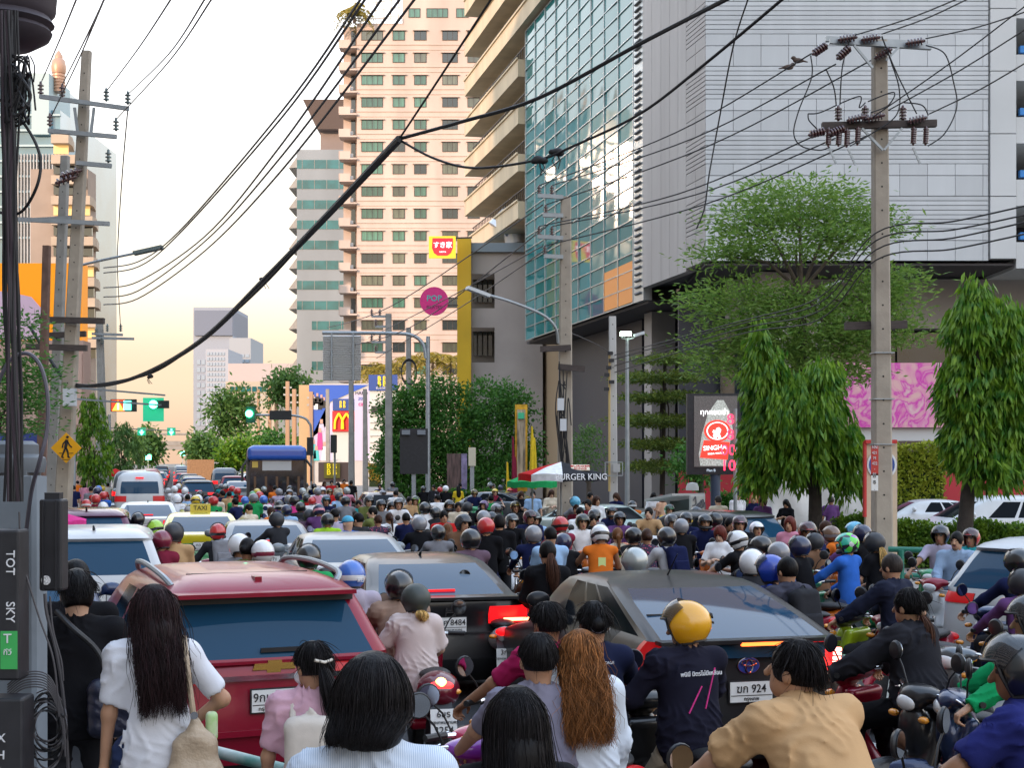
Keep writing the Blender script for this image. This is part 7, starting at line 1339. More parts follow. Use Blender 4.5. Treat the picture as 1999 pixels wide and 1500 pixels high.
def crowd(px, py, pose, sex, face, head, top, legs='black', near='', skin=None, sc=None, htop=None, bikes=True):
    if pose == 'ride': pose = rnd.choice(['ride', 'ride', 'ride_b', 'ride_c', 'ride_d'])
    J = cached(('J', pose, sex), lambda: skel(pose, sex)); hd, hn = parse_head(head); sc = sc or rnd.uniform(.91, 1.0); tz = (J['top'] + (.035 if hd[0] == 'helmet' else .01)) * sc
    base = 0.; Y = F * (H - tz - base) / (py - YH); loc = G(px, Y, base); off = Vector((J['hc'][0], J['hc'][1], 0)); rz = HEAD + FACE[face] + rnd.uniform(-.3, .3); loc = loc - (Matrix.Rotation(rz, 3, 'Z') @ off) * sc
    if hd[0] == 'helmet' and not hd[3] and rnd.random() < .45: hd = (hd[0], hd[1], hd[2], 'up', hd[4])
    tp = top.split(':'); sleeve = tp[1] if len(tp) > 1 else 'long'; tm = floral() if tp[0] == 'floral' else tp[0]; stand = pose in ('stand', 'phone')
    kind = 'pedestrian' if stand else 'pillion passenger' if pose == 'pillion' else 'rider'; gar = {'long': 'jacket', 'short': 'tee', 'none': 'sleeveless top'}[sleeve]
    cn_ = {'lightblue': 'light blue', 'lightgrey': 'light grey', 'hotpink': 'hot pink', 'skyblue': 'sky blue'}.get(tp[0], tp[0])
    for _a, _b in (('lightblue', 'light blue'), ('lightgrey', 'light grey'), ('hotpink', 'hot pink'), ('skyblue', 'sky blue')): hn = hn.replace(_a, _b)
    bk_ = rnd.randrange(7); lab = '%s in %s %s, %s%s%s' % (kind, cn_, gar, hn, '' if stand or pose == 'pillion' else ', %s motorcycle' % BIKEN[bk_], (', ' + near) if near else ', ' + FACEW[face]); g = None
    if lab in _seen: g = 'look-alike crowd members'; _seen[lab]['group'] = g
    o, J = person(pose, sex, loc, rz, rnd.choice([0, 1, 1, 2]) if skin is None else skin, (tm, sleeve), legs, hd, lab, g, sc, .017)
    _seen.setdefault(lab, o); PEOPLE.append((o, J, Y))
    if bikes and not stand and pose != 'pillion':
        k = bk_; bl = '%s motorcycle of %s %s rider, %s, %s' % (BIKEN[k], cn_, gar, hn, FACEW[face]); q = _seen.get(bl); bo = bike(BIKEC[k], loc, rz, bl, 'look-alike motorcycles' if q else None, detail=2 if Y < 26 else 1, mirrors=Y < 60, sc=sc, tail=TAILON if rnd.random() < .35 else None)
        if q: q['group'] = 'look-alike motorcycles'
        _seen.setdefault(bl, bo)
    return o, J, loc, rz, sc
CROWD = """169 975 upright m a H:red:white peach:short
202 960 upright m a H:red blue:long
202 980 ride m a H:white cream:long
221 987 upright f a long:black white:short
270 1001 ride m a H:black lavender:short
303 1015 ride m a H:lime:black lightgrey:long
316 1035 ride f a HF:maroon:- maroon:long
340 1021 pillion m a H:charcoal tan:long
426 1022 ride m a HF:red:black charcoal:long
468 1042 ride m a H:white grey:long
484 1050 pillion f a bun:black olive:short
513 1054 ride m a H:white:maroon black:short
382 968 ride m a H:yellow:black lightgrey:short
402 966 ride m a short:black black:short
420 962 stand m a short:black cream:short
448 959 stand m a short:black tan:short
459 972 ride m al short:black navy:short
479 969 ride m a H:blue white:short
494 959 ride m a H:green:black yellow:long
486 984 ride m al short:black cream:short
515 966 upright f a long:brown pink:short
529 990 upright f al long:brown orange:short
546 977 ride m a HF:black:white denim:long
560 985 ride m a H:navy lightblue:short
575 968 ride m a H:black hotpink:short
566 955 ride m t H:grey navy:short
587 980 ride m a H:black charcoal:long
604 994 ride m a H:charcoal mauve:long
623 984 ride m a H:navy:pink purple:short
637 968 ride m t H:skyblue:- navy:short
653 993 upright m a short:black lavender:short
675 969 ride m a H:black grey:short
679 1007 upright m al cap:skyblue blue:short
699 1001 upright m al short:black charcoal:long
727 989 lookaside m al short:black olive:short
738 1005 upright f a bun:brown floral:short
760 1001 upright f a pony:brown white:short
766 979 ride m t H:black:-:up navy:long
779 973 ride m t H:white:-:up white:short
800 970 upright m t short:black tan:long
812 969 ride m t H:lime:-:up olive:long
793 1001 upright f a short:black navy:short
819 1007 ride m a H:grey black:long
830 980 ride m a H:black white:short
851 990 ride m a H:black charcoal:long
856 1024 ride m a H:black grey:long
874 1022 pillion f a long:auburn lightgrey:short
867 996 upright m t short:black red:short
895 980 stand m t short:black cream:long
919 1032 ride m a H:black mauve:long
949 1010 ride m a H:red black:long
975 1004 stand m a pixie:black black:short
878 977 ride m t HF:black:-:up navy:long
913 980 ride m a H:charcoal black:short
945 977 ride m tl H:purple black:long
945 996 ride m a H:grey navy:long
970 983 ride m t HF:grey:-:down charcoal:long
1007 979 ride m t H:yellow:red:up charcoal:short
1018 959 phone f t long:brown black:short
1041 958 stand m t short:black lightblue:short
1035 996 ride m t H:maroon:-:up navy:long
1045 1000 upright m t H:silver:-:up lightblue:short
1042 1025 ride m a HF:grey:-:up navy:long
1074 1028 upright m a short:black lightblue:short
1094 1008 ride m a HF:red:black maroon:short
1077 956 phone f t long:brown cream:long
1122 969 ride m al H:skyblue grey:short
1153 961 stand m t short:black black:long
1165 968 stand f t bob:brown white:short
1203 962 phone f tl long:brown navy:short
1235 977 ride m a H:black:white orange:short
1276 962 phone f t long:black white:short
1291 966 stand f al bob:red peach:short
1267 990 ride m t short:black tan:long
1195 990 ride m t HF:black:-:up navy:short
1307 985 ride m t H:green:white:up yellow:long
1311 1004 ride m t H:grey:-:up black:long
1340 1001 ride m tl HF:charcoal:yellow:up navy:long
1377 1005 ride m t HF:black:-:up navy:long
1158 1003 upright m t short:black black:short
1138 1004 ride m t H:olive:-:up white:short
1160 994 ride m t H:grey:-:up grey:short
1133 990 upright m t short:black white:short
1172 1024 ride m a H:white:black orange:none
1206 1030 pillion f a pony:auburn cream:none
1237 1029 ride m a H:black charcoal:short
1240 1068 ride m a H:silver:-:up denim:long
1263 1032 pillion f a bun:brown floral:none
1302 1028 ride m a H:black lightgrey:long
1406 1026 phone f tl bob:red white:short
1425 1010 upright m t short:black black:short
1445 1007 ride m tl H:pink:white black:short
1440 1036 ride m al H:white:black black:short
1478 1018 ride m t H:white white:short
1485 1046 ride m al H:black charcoal:long
1520 1057 ride m al H:grey denim:long
1469 1071 ride m a HF:white:- charcoal:long
1503 1082 ride m al H:royal navy:long
1542 1008 stand f tl bob:red pink:short
1441 959 stand m t cap:charcoal white:short
1472 966 stand f tl bob:blond navy:short
1489 969 phone f tl bob:brown purple:short
1535 975 phone f tl long:black black:short
1402 968 stand m a short:grey cream:short
1577 1019 ride m tl H:red:-:up navy:long
1611 1017 pillion f al long:brown mauve:none
1622 1026 ride m al H:brown:grey orange:long
1653 1040 ride m al HF:graffiti blue:long
1668 1018 ride m al H:skyblue:white purple:long
1683 1024 ride m al H:navy black:short
1707 1039 pillion f al H:charcoal black:short
1836 1026 ride m tl H:navy:-:up lavender:short
1896 1032 ride m tl H:red:-:up teal:short
1622 969 stand m a short:grey purple:short
1989 1071 ride m a H:black:-:up navy:long
1996 1110 ride m a HF:charcoal:-:up purple:long
847 947 stand m tl short:black charcoal:long
895 948 stand f a long:black yellow:short
144 948 stand m a short:black navy:short
165 942 stand f a bob:black pink:short
178 950 stand m a short:black grey:short
192 952 stand f t long:black black:short
634 940 stand f t long:brown maroon:short
648 938 stand m t short:black red:short
660 942 stand f tl bob:black cream:short
672 936 stand m t short:black orange:short
686 938 stand m a short:black black:short
742 945 stand m t short:black navy:short
1125 985 upright m tl short:brown maroon:short
1148 975 stand m tl short:black maroon:short
1330 1012 ride m a H:grey black:long
540 1000 ride m al H:charcoal charcoal:long
640 1002 ride m a H:black lime:long
720 968 ride m t H:grey olive:long
745 976 ride m t H:black:-:up grey:long
700 976 upright m t short:black teal:short
905 1004 ride m t H:black:-:up brown:long
1000 1003 ride m t H:silver:-:up black:long
960 1000 ride m t H:navy:-:up lightgrey:short
1210 1000 ride m t H:navy:-:up purple:long
1360 990 ride m tl H:grey:-:up charcoal:long
1395 1000 ride m al H:black maroon:long
1560 1046 ride m al H:navy black:long
1590 1040 ride m al H:charcoal brown:long
1100 1040 ride m a H:navy black:long"""
SPECIAL = {}
for ln in CROWD.split('\n'):
    a = ln.split(); rnd.seed(int(a[0]) * 7 + int(a[1])); SPECIAL[(int(a[0]), int(a[1]))] = crowd(int(a[0]), int(a[1]), *a[2:7], legs=rnd.choice(['black', 'denim', 'charcoal', 'navy', 'denim', 'brown']))
# denser rows far back, between the cars
rnd.seed(99); HC = ['black', 'charcoal', 'white', 'red', 'navy', 'grey', 'blue', 'silver', 'yellow', 'black']; TC = ['black', 'navy', 'white', 'grey', 'red', 'pink', 'teal', 'orange', 'cream', 'lightblue', 'maroon', 'green', 'lavender']
for k in range(75):
    py = rnd.uniform(938, 972); px = rnd.uniform(335, 470) if k < 26 else rnd.uniform(590, 1010) if k < 52 else rnd.uniform(130, 230) if k < 60 else rnd.uniform(470, 620)
    crowd(px, py, rnd.choice(['ride', 'upright', 'lookaside']), 'm', rnd.choice(['a', 'a', 't']) if px > 580 else 'a', 'H:%s' % rnd.choice(HC) if rnd.random() < .7 else 'short:black', '%s:%s' % (rnd.choice(TC), rnd.choice(['short', 'long'])), near='in the packed lanes behind', bikes=py > 952)
# ================================================================== PEOPLE CLOSE TO THE CAMERA
def place(px, py, s, J, base, rz, helmet=False):
    """position and scale so that the crown falls on the pixel at s pixels per metre, feet or wheels at the given base height"""
    Y = F / s; ztop = H - (py - YH) / s; sc = (ztop - base) / (J['top'] + (.035 if helmet else .012)); off = Matrix.Rotation(rz, 3, 'Z') @ Vector((J['hc'][0], J['hc'][1], 0)); return G(px, Y, base) - off * sc, sc
def near(px, py, s, pose, sex, rz, head, top, legs, label, base=0., skin=1, **k):
    J = skel(pose, sex); hel = bool(head) and head[0] == 'helmet'; loc, sc = place(px, py, s, J, base, rz, hel); k.setdefault('amp', .0045); k.setdefault('res', .0095)
    o, J = person(pose, sex, loc, rz, skin, top, legs, head, label, None, sc, fine=True, **k); return o, J, loc, sc
def hair_strands(root, J, m, L, n, wave=0., seed=1, r=.0022, fr=.3, spread=.25, jit=.012, back=-.12, name='hair_strands', vol=1.0):
    if L < .1: back, vol, L = -.082, .9, L * .75
    def path(u, v, t):
        a = math.pi * (fr + (2 - 2 * fr) * u); z0 = .13 * np.sin(np.pi / 2 * (1 - .95 * v)); sd_ = np.clip((-np.cos(a) - .1) / .8, 0, 1) if L < .1 else 1.; ze = -L * (.72 + .28 * np.sin(917 * u + 5 * v)) * sd_ + (0 if L >= .1 else .028) * (1 - sd_); z = z0 + (ze - z0) * t
        rr = np.sqrt(np.clip(1 - (np.maximum(z, 0) / .137) ** 2, .0, 1)); q = np.clip((-z - .03) / max(L, .05), 0, 1); x = np.sin(a) * .096 * vol * rr * (1 - spread * q); y = np.cos(a) * .117 * vol * rr - .012; yb = back - .03 * np.sin(3 * u)
        y = y * (1 - np.minimum(1, q * 1.8)) + (yb + .02 * np.cos(a)) * np.minimum(1, q * 1.8); P = np.stack((x, y, z), 1); return P @ J['HR'] + J['hc']
    return strands(root, name, None, path, m, n, r, 11, seed, jit, wave)
def tail_strands(root, J, m, p0, L, n, wid=.035, seed=1, sway=(0, 0), r=.0022, name='ponytail'):
    def path(u, v, t):
        a = 2 * math.pi * u; w = wid * np.sqrt(v) * (.35 + 1.1 * np.sin(np.pi * np.minimum(t * .8 + .08, 1))); P = np.stack((p0[0] + np.cos(a) * w + sway[0] * t * t, p0[1] - .05 * np.sin(np.pi * np.minimum(t * 2, 1) * .5) + np.sin(a) * w * .7 + sway[1] * t, p0[2] - L * t * (.85 + .15 * np.sin(9 * u))), 1); return P @ J['HR'] + J['hc']
    return strands(root, name, None, path, m, n, r, 10, seed, .006)
def backpack(label, o, J, sc, col, w=.15, h=.23, d=.075, up=.27, straps=True, pocket=True, m=None):
    m = m or CM(col); root = thing('backpack', label, 'backpack', o.location, o.rotation_euler.z); root.scale = (sc, sc, sc); A = torso_ax(J); c = J['pel'] + J['td'] * up - J['fw'] * (.115 + d)
    S = SDF(.014, .03); S.box(c, (w, d, h), A, rr=.06); S.cap(c + J['td'] * (h - .01) + np.array((-.04, 0, 0)), c + J['td'] * (h + .03), .01, k=.01); S.cap(c + J['td'] * (h + .03), c + J['td'] * (h - .01) + np.array((.04, 0, 0)), .01, k=.01); link('main_bag', S.mesh('main_bag', [m], warp=folds(.002)), root)
    if pocket: S = SDF(.014, .03); S.box(c - J['fw'] * d - J['td'] * h * .35, (w * .75, .03, h * .45), A, rr=.028); link('front_pocket', S.mesh('front_pocket', [m], warp=folds(.0015)), root)
    if straps:
        for i, sg in ((0, -1), (1, 1)):
            a = c + J['td'] * (h * .7) + J['fw'] * d + np.array((sg * .09, 0, 0)); b = J['sh', i] * .62 + J['neck'] * .38 + J['td'] * .035; e_ = b + J['fw'] * .1 - J['td'] * .02; MB().tube(spline([a, a * .4 + b * .6 + J['td'] * .04, b, e_, e_ - J['td'] * .2 + J['fw'] * .02], 5), .018, 8).build('strap', m, root)
    return root
def back_text(o, J, s, size, up, col, dy=.128, bold=.01, dx=0., roll=0.):
    p = J['pel'] + J['td'] * up - J['fw'] * dy; return text(s, size, col, o, Vector(p) + Vector((dx, 0, 0)), (R(90) - J['lean'], roll, 0), bold=bold, name='back_print', depth=.003)
HB = HAIRM['black']; TEE = cloth('white_tee', (.66, .67, .72), .05)
# --- woman in the white tee
PO = ((0, 0, .92), .02, ((-.235, .05, .74), (.15, .15, .99)), ((-.1, 0, .07), (.1, .05, .07)), -.1, .25, ((-.65, -.55, -.6), (1, -.35, -.1)))
HBUR = hairmat('burgundy', (.016, .007, .008))
w1, J1, l1, s1 = near(300, 1140, 425, PO, 'f', .22, ('hair', 'long', HBUR), (TEE, 'short'), cloth('jeans', (.03, .045, .11)), 'woman in a white tee with long dark hair, hand on her hip', .24, 1, shoes=True, grip=False)
hair_strands(w1, J1, HBUR, .47, 2600, .012, 3, spread=.12, back=-.135, vol=1.04)
bag = thing('shoulder_bag', 'soft beige leather shoulder bag hanging behind the woman in the white tee', 'bag', l1, .22); bag.scale = (s1,) * 3; S = SDF(.011, .05); S.box((.19, -.13, .89), (.105, .05, .11), rr=.05); S.box((.19, -.13, .82), (.13, .065, .05), rr=.05); S.cap((.19, -.13, 1.0), (.19, -.13, 1.06), .05, .02); BAGM = mat('bag_leather', (.42, .32, .22), .45, noise=.1, scale=10, bump=.3, bscale=50); link('pouch', S.mesh('pouch', [BAGM], warp=folds(.0035, .9, 2.)), bag)
MB().tube(spline([(.19, -.13, 1.03), (.17, -.125, 1.18), (.15, -.10, 1.34), (.14, -.02, 1.43), (.15, .07, 1.38)], 6), .014, 8).build('strap', BAGM, bag); MB().lathe([(.018, -.008), (.018, .008)], 14, (.185, -.14, 1.09), Matrix.Rotation(R(90), 3, 'X')).build('ring', CHR, bag)
btl = thing('drink_pouch', 'green drink pouch tucked under the arm of the woman in the white tee', 'bottle', l1, .22); btl.scale = (s1,) * 3; S = SDF(.011, .02); S.box((.265, -.045, 1.02), (.028, .03, .07), rr=.02); link('pack', S.mesh('pack', [mat('pack_lime', (.25, .6, .1), .4, col2=(.7, .65, .55), noise=.5, scale=12)]), btl)
# --- man in the black tee with a dark sling bag
PO = ((0, 0, .92), .05, ((-.27, .1, .8), (.27, .1, .8)), ((-.1, 0, .07), (.1, .05, .07)), -.35, .1)
w2, J2, l2, s2 = near(150, 1112, 360, PO, 'm', .3, ('hair', 'pixie', 'black'), ('black', 'short'), 'charcoal', 'man in a black tee with bowed head beside the telecom boxes', .14, 0, loose=.02); hair_strands(w2, J2, HB, .07, 1300, 0, 4, fr=.22)
sb2 = thing('sling_bag', 'dark shiny sling bag behind the man in the black tee', 'bag', l2, .3); sb2.scale = (s2,) * 3; S = SDF(.013, .05); S.box((.17, -.19, 1.0), (.12, .06, .16), rr=.06); link('pouch', S.mesh('pouch', [mat('nylon_navy', (.018, .02, .04), .3, noise=.2, bump=.3, scale=20)], warp=folds(.005)), sb2); MB().tube(spline([(.17, -.2, 1.14), (.1, -.16, 1.3), (-.02, -.15, 1.42), (-.1, -.05, 1.5)], 5), .016, 8).build('strap', BLK, sb2)
w2b, J2b, _, _ = near(148, 1093, 300, 'stand', 'm', .3, ('hair', 'pixie', 'black'), ('black', 'short'), 'charcoal', 'dark-haired person standing just beyond the man in the black tee', .0, 1, res=.014)
# --- girl with the ponytail and white backpack
PO = ((0, 0, .92), .06, ((-.24, .12, .85), (.22, .16, .88)), ((-.1, 0, .07), (.1, .05, .07)), -.12, .55)
w3, J3, l3, s3 = near(610, 1250, 420, PO, 'f', .1, ('hair', 'short', HB), (cloth('pink_tee', (.6, .36, .44)), 'short'), 'denim', 'girl in a pink tee with a black ponytail and clip', .1, 1, loose=.008); hair_strands(w3, J3, HB, .06, 1200, 0, 5, fr=.34); tail_strands(w3, J3, HB, (0, -.105, .01), .42, 900, .036, 6, (.05, -.02))
MB().tube([Vector(hpt(J3, -.05, -.118, .035)), Vector(hpt(J3, 0, -.13, .02)), Vector(hpt(J3, .05, -.118, .03))], .008, 8).build('hair_clip', mat('clip_bone', (.6, .55, .48), .4), w3); S = SDF(.009, .01); S.ell((0, .075, -.05), (.062, .05, .045)); o = link('face_mask', S.mesh('face_mask', [CM('white')]), w3); M4 = Matrix([list(J3['HR'].T[i]) for i in range(3)]).to_4x4(); M4.translation = Vector(J3['hc']); o.matrix_local = M4
backpack('cream canvas backpack on the girl with the ponytail', w3, J3, s3, 'cream', .13, .2, .06, .2, m=cloth('canvas_cream', (.6, .54, .48)))
# --- bowl cut with striped shirt
PO = ((0, 0, .92), .04, ((-.26, .1, .8), (.26, .1, .8)), ((-.1, 0, .07), (.1, .05, .07)), -.15, -.35)
w4, J4, l4, s4 = near(730, 1272, 720, PO, 'f', .12, ('hair', 'bob', HB), (stripes('cloth_blue_stripe', (.42, .5, .62), (.62, .68, .76), 55, 'X'), 'short'), 'navy', 'person with a glossy bowl cut in a pale blue striped shirt', .24, 1, loose=.012); hair_strands(w4, J4, HB, .115, 3200, .002, 7, r=.0016, fr=.2, jit=.004, back=-.105, spread=.3, vol=1.03)
backpack('navy backpack of the person with the bowl cut', w4, J4, s4, 'navy', .13, .19, .06, .13)
# --- straight black hair
PO = ((0, 0, .92), .03, ((-.25, .08, .8), (.25, .08, .8)), ((-.1, 0, .07), (.1, .05, .07)), -.08, .1)
w5, J5, l5, s5 = near(1008, 1338, 640, PO, 'f', .1, ('hair', 'long', HB), ('black', 'short'), 'black', 'woman with very long straight dark hair beside the redhead', .24, 1); hair_strands(w5, J5, HB, .5, 3600, .003, 8, r=.0018, fr=.26, spread=-.12, jit=.006, back=-.135, vol=1.06)
# --- auburn wavy hair, white blouse
PO = ((0, 0, .92), .03, ((-.2, .2, .9), (.22, .16, .86)), ((-.1, 0, .07), (.1, .05, .07)), -.12, 0)
w6, J6, l6, s6 = near(1132, 1228, 405, PO, 'f', .2, ('hair', 'long', hairmat('copper', (.2, .08, .026))), (cloth('white_blouse', (.62, .67, .74), .04), 'long'), 'denim', 'woman with wavy auburn hair in a loose white blouse', .1, 0, loose=.03, shoes=True); hair_strands(w6, J6, hairmat('copper', None), .46, 3000, .032, 9, spread=.0, back=-.14, vol=1.05)
# --- riders close by
w7, J7, l7, s7 = near(1050, 1233, 410, 'ride', 'm', .22, ('hair', 'short', HB), (cloth('grey_lilac', (.2, .19, .25)), 'short'), 'charcoal', 'young man with cropped black hair in a grey-lilac tee', 0., 1); hair_strands(w7, J7, HB, .05, 1500, 0, 10, fr=.3, jit=.006)
bike(paint('bike_wine', (.3, .01, .06)), l7 + Vector((-.12, .0, 0)), .36, 'wine red motorcycle with purple fittings under the grey-lilac tee rider', sc=1.02, cover=paint('bike_purple', (.2, .02, .3)))
w8, J8, l8, s8 = near(1067, 1173, 330, 'ride', 'm', .62, ('hair', 'short', HB), (cloth('magenta_polo', (.36, .015, .09)), 'short'), 'black', 'delivery rider in a magenta polo and grey reflective vest', 0., 2, loose=.008); hair_strands(w8, J8, HB, .05, 1300, 0, 11, fr=.3); bike(P_BLK, l8, .62, 'black motorcycle of the rider in the magenta polo')
S = SDF(.012, .04); A = torso_ax(J8); S.ell(J8['pel'] + J8['td'] * .3, (.19, .132, .24), A); S.ell(J8['pel'] + J8['td'] * .1, (.185, .135, .2), A); S.cap(J8['neck'] + J8['td'] * .02, J8['neck'] + J8['td'] * .2, .085, k=0, sub=True)
for i in (0, 1): S.cap(J8['sh', i] - J8['td'] * .02, J8['sh', i] + np.array(((-1 if i == 0 else 1) * .2, 0, -.02)), .09, k=.01, sub=True)
link('reflective_vest', S.mesh('reflective_vest', [cloth('vest_grey', (.16, .16, .17))]), w8); MB().box(Vector(J8['pel'] + J8['td'] * .33 - J8['fw'] * .135), (.26, .008, .04)).build('reflective_band', lit('band', (.35, .6, .3), .15), w8)
w9, J9, l9, s9 = near(1160, 1172, 330, 'ride', 'f', .15, ('hair', 'bun', HB), (cloth('navy_polo', (.012, .016, .045)), 'short'), 'black', 'woman in a navy polo with magenta trim and a white scrunchie', 0., 1, loose=.012); hair_strands(w9, J9, HB, .06, 1300, 0, 12, fr=.32); bike(P_GRY, l9, .15, 'grey motorcycle of the woman in the navy polo')
MB().lathe([(.035, -.012), (.048, 0), (.035, .012)], 14, Vector(hpt(J9, 0, -.112, .0)), Matrix.Rotation(R(80), 3, 'X')).build('scrunchie', mat('scrunchie', (.6, .6, .68), .8, col2=(.1, .1, .16), noise=.5, scale=60), w9); MB().tube([Vector(J9['neck'] + np.array((.075 * math.cos(a), .07 * math.sin(a), .0))) for a in np.linspace(0, 6.283, 20)], .016, 8).build('collar', cloth('magenta_trim', (.36, .015, .09)), w9); back_text(w9, J9, 'MAYA MASSAGE', .022, .4, LETT, .135)
for i in (0, 1):
    e_ = Vector(J9['sh', i] + (J9['el', i] - J9['sh', i]) * .84); d_ = Vector(J9['el', i] - J9['sh', i]).normalized(); MB().lathe([(.062, -.012), (.064, 0), (.062, .012)], 18, e_, d_.to_track_quat('Z', 'Y').to_matrix()).build('sleeve_band', cloth('magenta_trim', (.36, .015, .09)), w9)
HY = mat('helmet_amber', (.75, .36, .005), .28, coat=.9)
w10, J10, l10, s10 = near(1338, 1172, 335, ((0, -.02, .84), .06, ((-.3, .36, .98), (.3, .4, 1.0)), ((-.3, .1, .06), (.3, .15, .06)), -.12, .75), 'm', .42, ('helmet', HY, None, 'up'), (cloth('jacket_ink', (.012, .012, .024)), 'long'), cloth('khaki', (.3, .24, .17)), 'rider in a bright yellow helmet and dark jacket with pink stripes', 0., 1, loose=.022, amp=.006); bike(P_BLK, l10, .42, 'black motorcycle with a yellow-edged seat under the yellow-helmeted rider')
back_text(w10, J10, 'พนินี่ มิตรไม่มีเหลือน', .034, .40, LETT, .152, .015); q = J10['pel']
for a, b_ in (((.09, .43), (.02, .2)), ((-.0, .33), (-.09, .18))): MB().bar(Vector(q + J10['td'] * a[1] - J10['fw'] * .152 + np.array((a[0], 0, 0))), Vector(q + J10['td'] * b_[1] - J10['fw'] * .152 + np.array((b_[0], 0, 0))), .006, .006).build('pink_piping', CM('hotpink'), w10)
hm = [c for c in w10.children if c.name.startswith('helmet')][0]; text('PLAY', .042, INK, hm, (.06, -.148, .05), (R(84), 0, R(22)), bold=.01, name='helmet_print'); text('BIG SIZE', .018, INK, hm, (.06, -.152, .01), (R(90), 0, R(22)), name='helmet_print')
w11, J11, l11, s11 = near(1548, 1243, 485, ((0, -.2, 1.02), .62, ((-.42, .5, 1.02), (.25, .58, 1.05)), ((-.2, .1, .3), (.2, .1, .3)), .12, .55), 'm', .45, ('hair', 'short', HB), (cloth('tan_tee', (.52, .32, .16), .05), 'short'), 'charcoal', 'stocky man in a tan tee leaning over his handlebars', 0., 1, loose=.035, amp=.0042, long_hem=.04); hair_strands(w11, J11, HB, .06, 2200, 0, 13, fr=.3, r=.0018); bike(paint('bike_white_red', (.5, .5, .52)), l11, .45, 'pale motorcycle under the man in the tan tee', cover=P_BLK)
w12, J12, l12, s12 = near(1772, 1146, 290, 'ride', 'f', .72, ('hair', 'short', HAIRM['black']), (cloth('hoodie_charcoal', (.022, .022, .028)), 'long'), 'black', 'woman in a charcoal hoodie with a low ponytail on a red scooter', 0., 1, loose=.05, hood=True, shoes='lightgrey', amp=.006, legloose=.015); hair_strands(w12, J12, HB, .06, 1300, 0, 14, fr=.34); tail_strands(w12, J12, HAIRM['brown'], (0, -.105, -.04), .26, 500, .03, 15); S = SDF(.01, .01); S.ell(hpt(J12, 0, -.115, -.035), (.028, .022, .022)); link('hair_tie', S.mesh('hair_tie', [CM('peach')]), w12)
sc_ = bike(P_RED, l12, .72, 'glossy red scooter with a round amber-lit tail lamp', tail=TAILON, name='red_scooter'); S = SDF(.014, .05); S.ell((0, -.32, .6), (.2, .42, .17)); S.ell((0, -.6, .62), (.15, .14, .14)); o = link('rear_cowl', S.mesh('rear_cowl', [P_RED]), sc_); MB().lathe([(.07, 0), (.075, .03), (.05, .05), (.01, .055)], 20, (.07, -.70, .66), Matrix.Rotation(R(70), 3, 'X')).build('round_lamp', TAILON, sc_); MB().lathe([(.045, 0), (.04, .02), (.01, .025)], 16, (.07, -.745, .675), Matrix.Rotation(R(70), 3, 'X')).build('lamp_core', lit('amberhot', (1, .5, .06), 4.), sc_); text('SCOOPY', .07, LETT, sc_, (-.208, -.3, .6), (R(90), 0, R(-90)), bold=.01)
w13, J13, l13, s13 = near(1985, 1238, 455, ((0, -.02, .84), .12, ((-.36, .5, .92), (.3, .5, .95)), ((-.17, .34, .3), (.17, .34, .3)), -.1, .3), 'm', 1.0, ('helmet', 'black', None, 'up'), (cloth('royal_navy', (.02, .025, .14)), 'short'), 'black', 'man in a dark blue polo and black open helmet gripping a handlebar', 0., 2, loose=.03); bike(P_BLK, l13, 1.0, 'black motorcycle under the man in the dark blue polo', sc=1.02)
w14, J14, l14, s14 = near(2010, 1165, 320, 'ride', 'm', 1.35, ('helmet', 'charcoal', None, 'up'), (cloth('rider_green', (.01, .32, .11)), 'long'), 'black', 'rider in a bright green jacket coming in beside the white SUV', 0., 1, loose=.03); bike(P_BLU, l14, 1.35, 'dark blue motorcycle with chrome bits under the rider in green')
w15, J15, l15, s15 = near(1740, 1080, 212, 'ride', 'm', .8, ('hair', 'short', HAIRM['grey']), (cloth('jacket_navy', (.014, .017, .035)), 'long'), 'charcoal', 'man with grey-brown crop in a navy jacket with back lettering', 0., 1, loose=.03, res=.013); bike(paint('bike_lime', (.35, .5, .02)), l15, .8, 'black and lime motorcycle of the man in the navy jacket', cover=P_BLK); back_text(w15, J15, 'CITI', .06, .42, LETT, .15, .02)
bk = bike(P_RED, G(836, 11.6), .2, 'red motorcycle with a glowing tail lamp and plate 6ขร 3254', plate=('6ขร', BKK, '3254'), tail=lit('hot_tail', (1, .03, .03), 1.6), name='red_motorcycle'); S = SDF(.012, .02); S.ell((0, -.7, .76), (.05, .045, .06)); link('lamp_core', S.mesh('lamp_core', [lit('yellowhot', (1, .6, .12), 4.)]), bk)
S = SDF(.014, .04); S.ell((0, -.55, .7), (.17, .2, .15)); link('tail_cowl', S.mesh('tail_cowl', [paint('bike_wine2', (.12, .004, .015))]), bk)
w16, J16, l16, s16 = near(812, 1139, 246, ((0, -.02, .88), .02, ((-.2, .3, 1.12), (.16, .3, .95)), ((-.22, .14, .36), (.22, .14, .36)), -.1, .35), 'f', .1, ('helmet', mat('helmet_sage', (.045, .055, .05), .5), None, None), (cloth('cream_tee', (.62, .52, .5), .05), 'short'), cloth('shorts', (.5, .36, .28)), 'girl in a cream tee and matt dark helmet riding pillion, phone in hand', 0., 0, loose=.035, long_hem=.05, short=True, shoes='lightgrey'); tail_strands(w16, J16, HAIRM['blond'], (0, -.1, -.08), .1, 250, .04, 16)
w17, J17, l17, s17 = near(780, 1114, 236, 'ride', 'm', .22, ('helmet', 'black', None, 'up'), (cloth('fawn_jacket', (.3, .2, .15)), 'long'), 'black', 'rider in a fawn jacket and glossy black helmet before the girl in cream', 0., 1, loose=.03, res=.013)
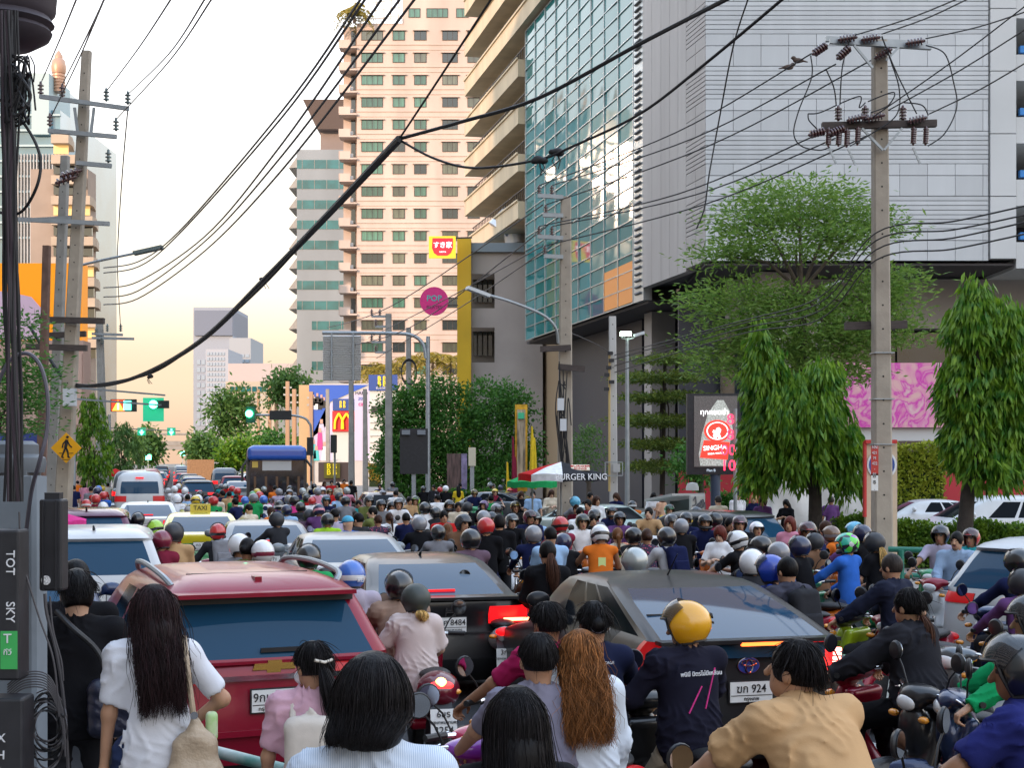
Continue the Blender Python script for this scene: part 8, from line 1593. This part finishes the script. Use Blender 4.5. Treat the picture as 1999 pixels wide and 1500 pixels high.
w18, J18, l18, s18 = near(686, 1093, 226, 'ride', 'm', .2, ('helmet', 'blue', 'white', None), (cloth('lavender_hoodie', (.4, .35, .42)), 'long'), 'denim', 'rider in a lavender hoodie and blue helmet beside the red SUV', 0., 1, hood=True, loose=.02, res=.013); bike(P_WHT, l18, .2, 'white motorcycle of the rider in the lavender hoodie'); hm = [c for c in w18.children if c.name.startswith('helmet')][0]; text('RC', .05, LETT, hm, (.07, -.142, -.02), (R(92), 0, R(25)), bold=.01, name='helmet_print')
w19, J19, l19, s19 = near(603, 1063, 192, 'ride', 'm', .2, ('helmet', 'black', None, 'up'), ('green', 'long'), 'black', 'rider in a green jacket and black helmet beyond the red SUV', 0., 1, res=.014); bike(P_BLK, l19, .2, 'black motorcycle of the green-jacketed rider beyond the red SUV')
w20, J20, l20, s20 = near(1536, 1086, 222, 'ride', 'm', .55, ('hair', 'short', 'black'), (cloth('hoodie_slate', (.05, .05, .07)), 'long'), 'denim', 'boy in a slate hoodie with a black backpack', 0., 1, hood=True, loose=.02, res=.013); bike(P_BLK, l20, .55, 'black motorcycle of the boy with the backpack'); backpack('black backpack on the boy in the slate hoodie', w20, J20, s20, 'charcoal', .15, .24, .07, .25)
w21, J21, l21, s21 = near(1069, 1055, 190, 'upright', 'f', .15, ('hair', 'short', 'black'), ('black', 'long'), 'black', 'woman in a black jacket with a long brown ponytail on a moped', 0., 1, loose=.015, res=.014); tail_strands(w21, J21, HAIRM['brown'], (0, -.1, .0), .42, 400, .04, 17); bike(P_WHT, l21 + Vector((-.5, .4, 0)), .1, 'white and red moped with round mirrors beside the woman in black', plate=('3กน', BKK, '243'), tail=TAILON)
w22, J22, l22, s22 = near(1868, 1037, 158, ((0, -.02, .9), .05, ((-.12, .42, 1.0), (.2, .36, 1.0)), ((-.14, .14, .08), (.14, .2, .08)), -.02, -.25), 'm', 2.75, ('hair', 'short', 'black'), (cloth('chambray', (.26, .35, .48)), 'long'), 'denim', 'man in a pale chambray shirt facing the crowd on a white moped', 0., 1, loose=.015, res=.011); bike(P_WHT, l22, 2.3, 'white moped with a red headlamp cowl under the man in chambray', cover=P_RED)
MB().tube([Vector(hpt(J22, -.025, .1, -.045)), Vector(hpt(J22, 0, .107, -.04)), Vector(hpt(J22, .025, .1, -.045))], .006, 6).build('moustache', HB, w22)
for (px, py), col, lab in (((1302, 1028), 'navy', 'navy backpack on the rider in the light grey jacket'), ((426, 1022), 'grey', 'grey backpack on the rider with the red and black helmet'), ((587, 980), 'charcoal', 'charcoal backpack on a rider near the silver sedan'), ((303, 1015), 'lightgrey', 'pale backpack on the rider with the lime helmet'), ((1503, 1082), 'royal', 'royal blue backpack on the rider beside the boy'), ((221, 987), 'brown', 'brown backpack on the long-haired woman in white')):
    o, J, loc, rz, sc = SPECIAL[(px, py)]; backpack(lab, o, J, sc, col)
o, J, loc, rz, sc = SPECIAL[(1707, 1039)]; tail_strands(o, J, HAIRM['blond'], (0, -.11, -.03), .36, 400, .045, 18)
o, J, loc, rz, sc = SPECIAL[(1172, 1024)]; MB().box(Vector(J['pel'] + J['td'] * .3 - J['fw'] * .115), (.1, .012, .12)).build('reflective_patch', lit('patch', (.5, .6, .25), .2), o)
# --- far mirror with round head at the centre gap, extra mopeds facing the crowd
for px, py, rz, c, lab in ((1012, 7.2, .35, paint('bike_crimson', (.45, .01, .06)), 'crimson motorcycle nosing in beside the long dark hair'), (1945, 11.2, 2.2, P_GRY, 'grey motorcycle with a yellow indicator beside the white SUV'), (1930, 9.2, 1.9, P_BLK, 'black motorcycle with a chrome mirror before the rider in green'), (1790, 13.6, 2.4, P_RED, 'red and white moped beside the white SUV')): bike(c, G(px, py), rz, lab)
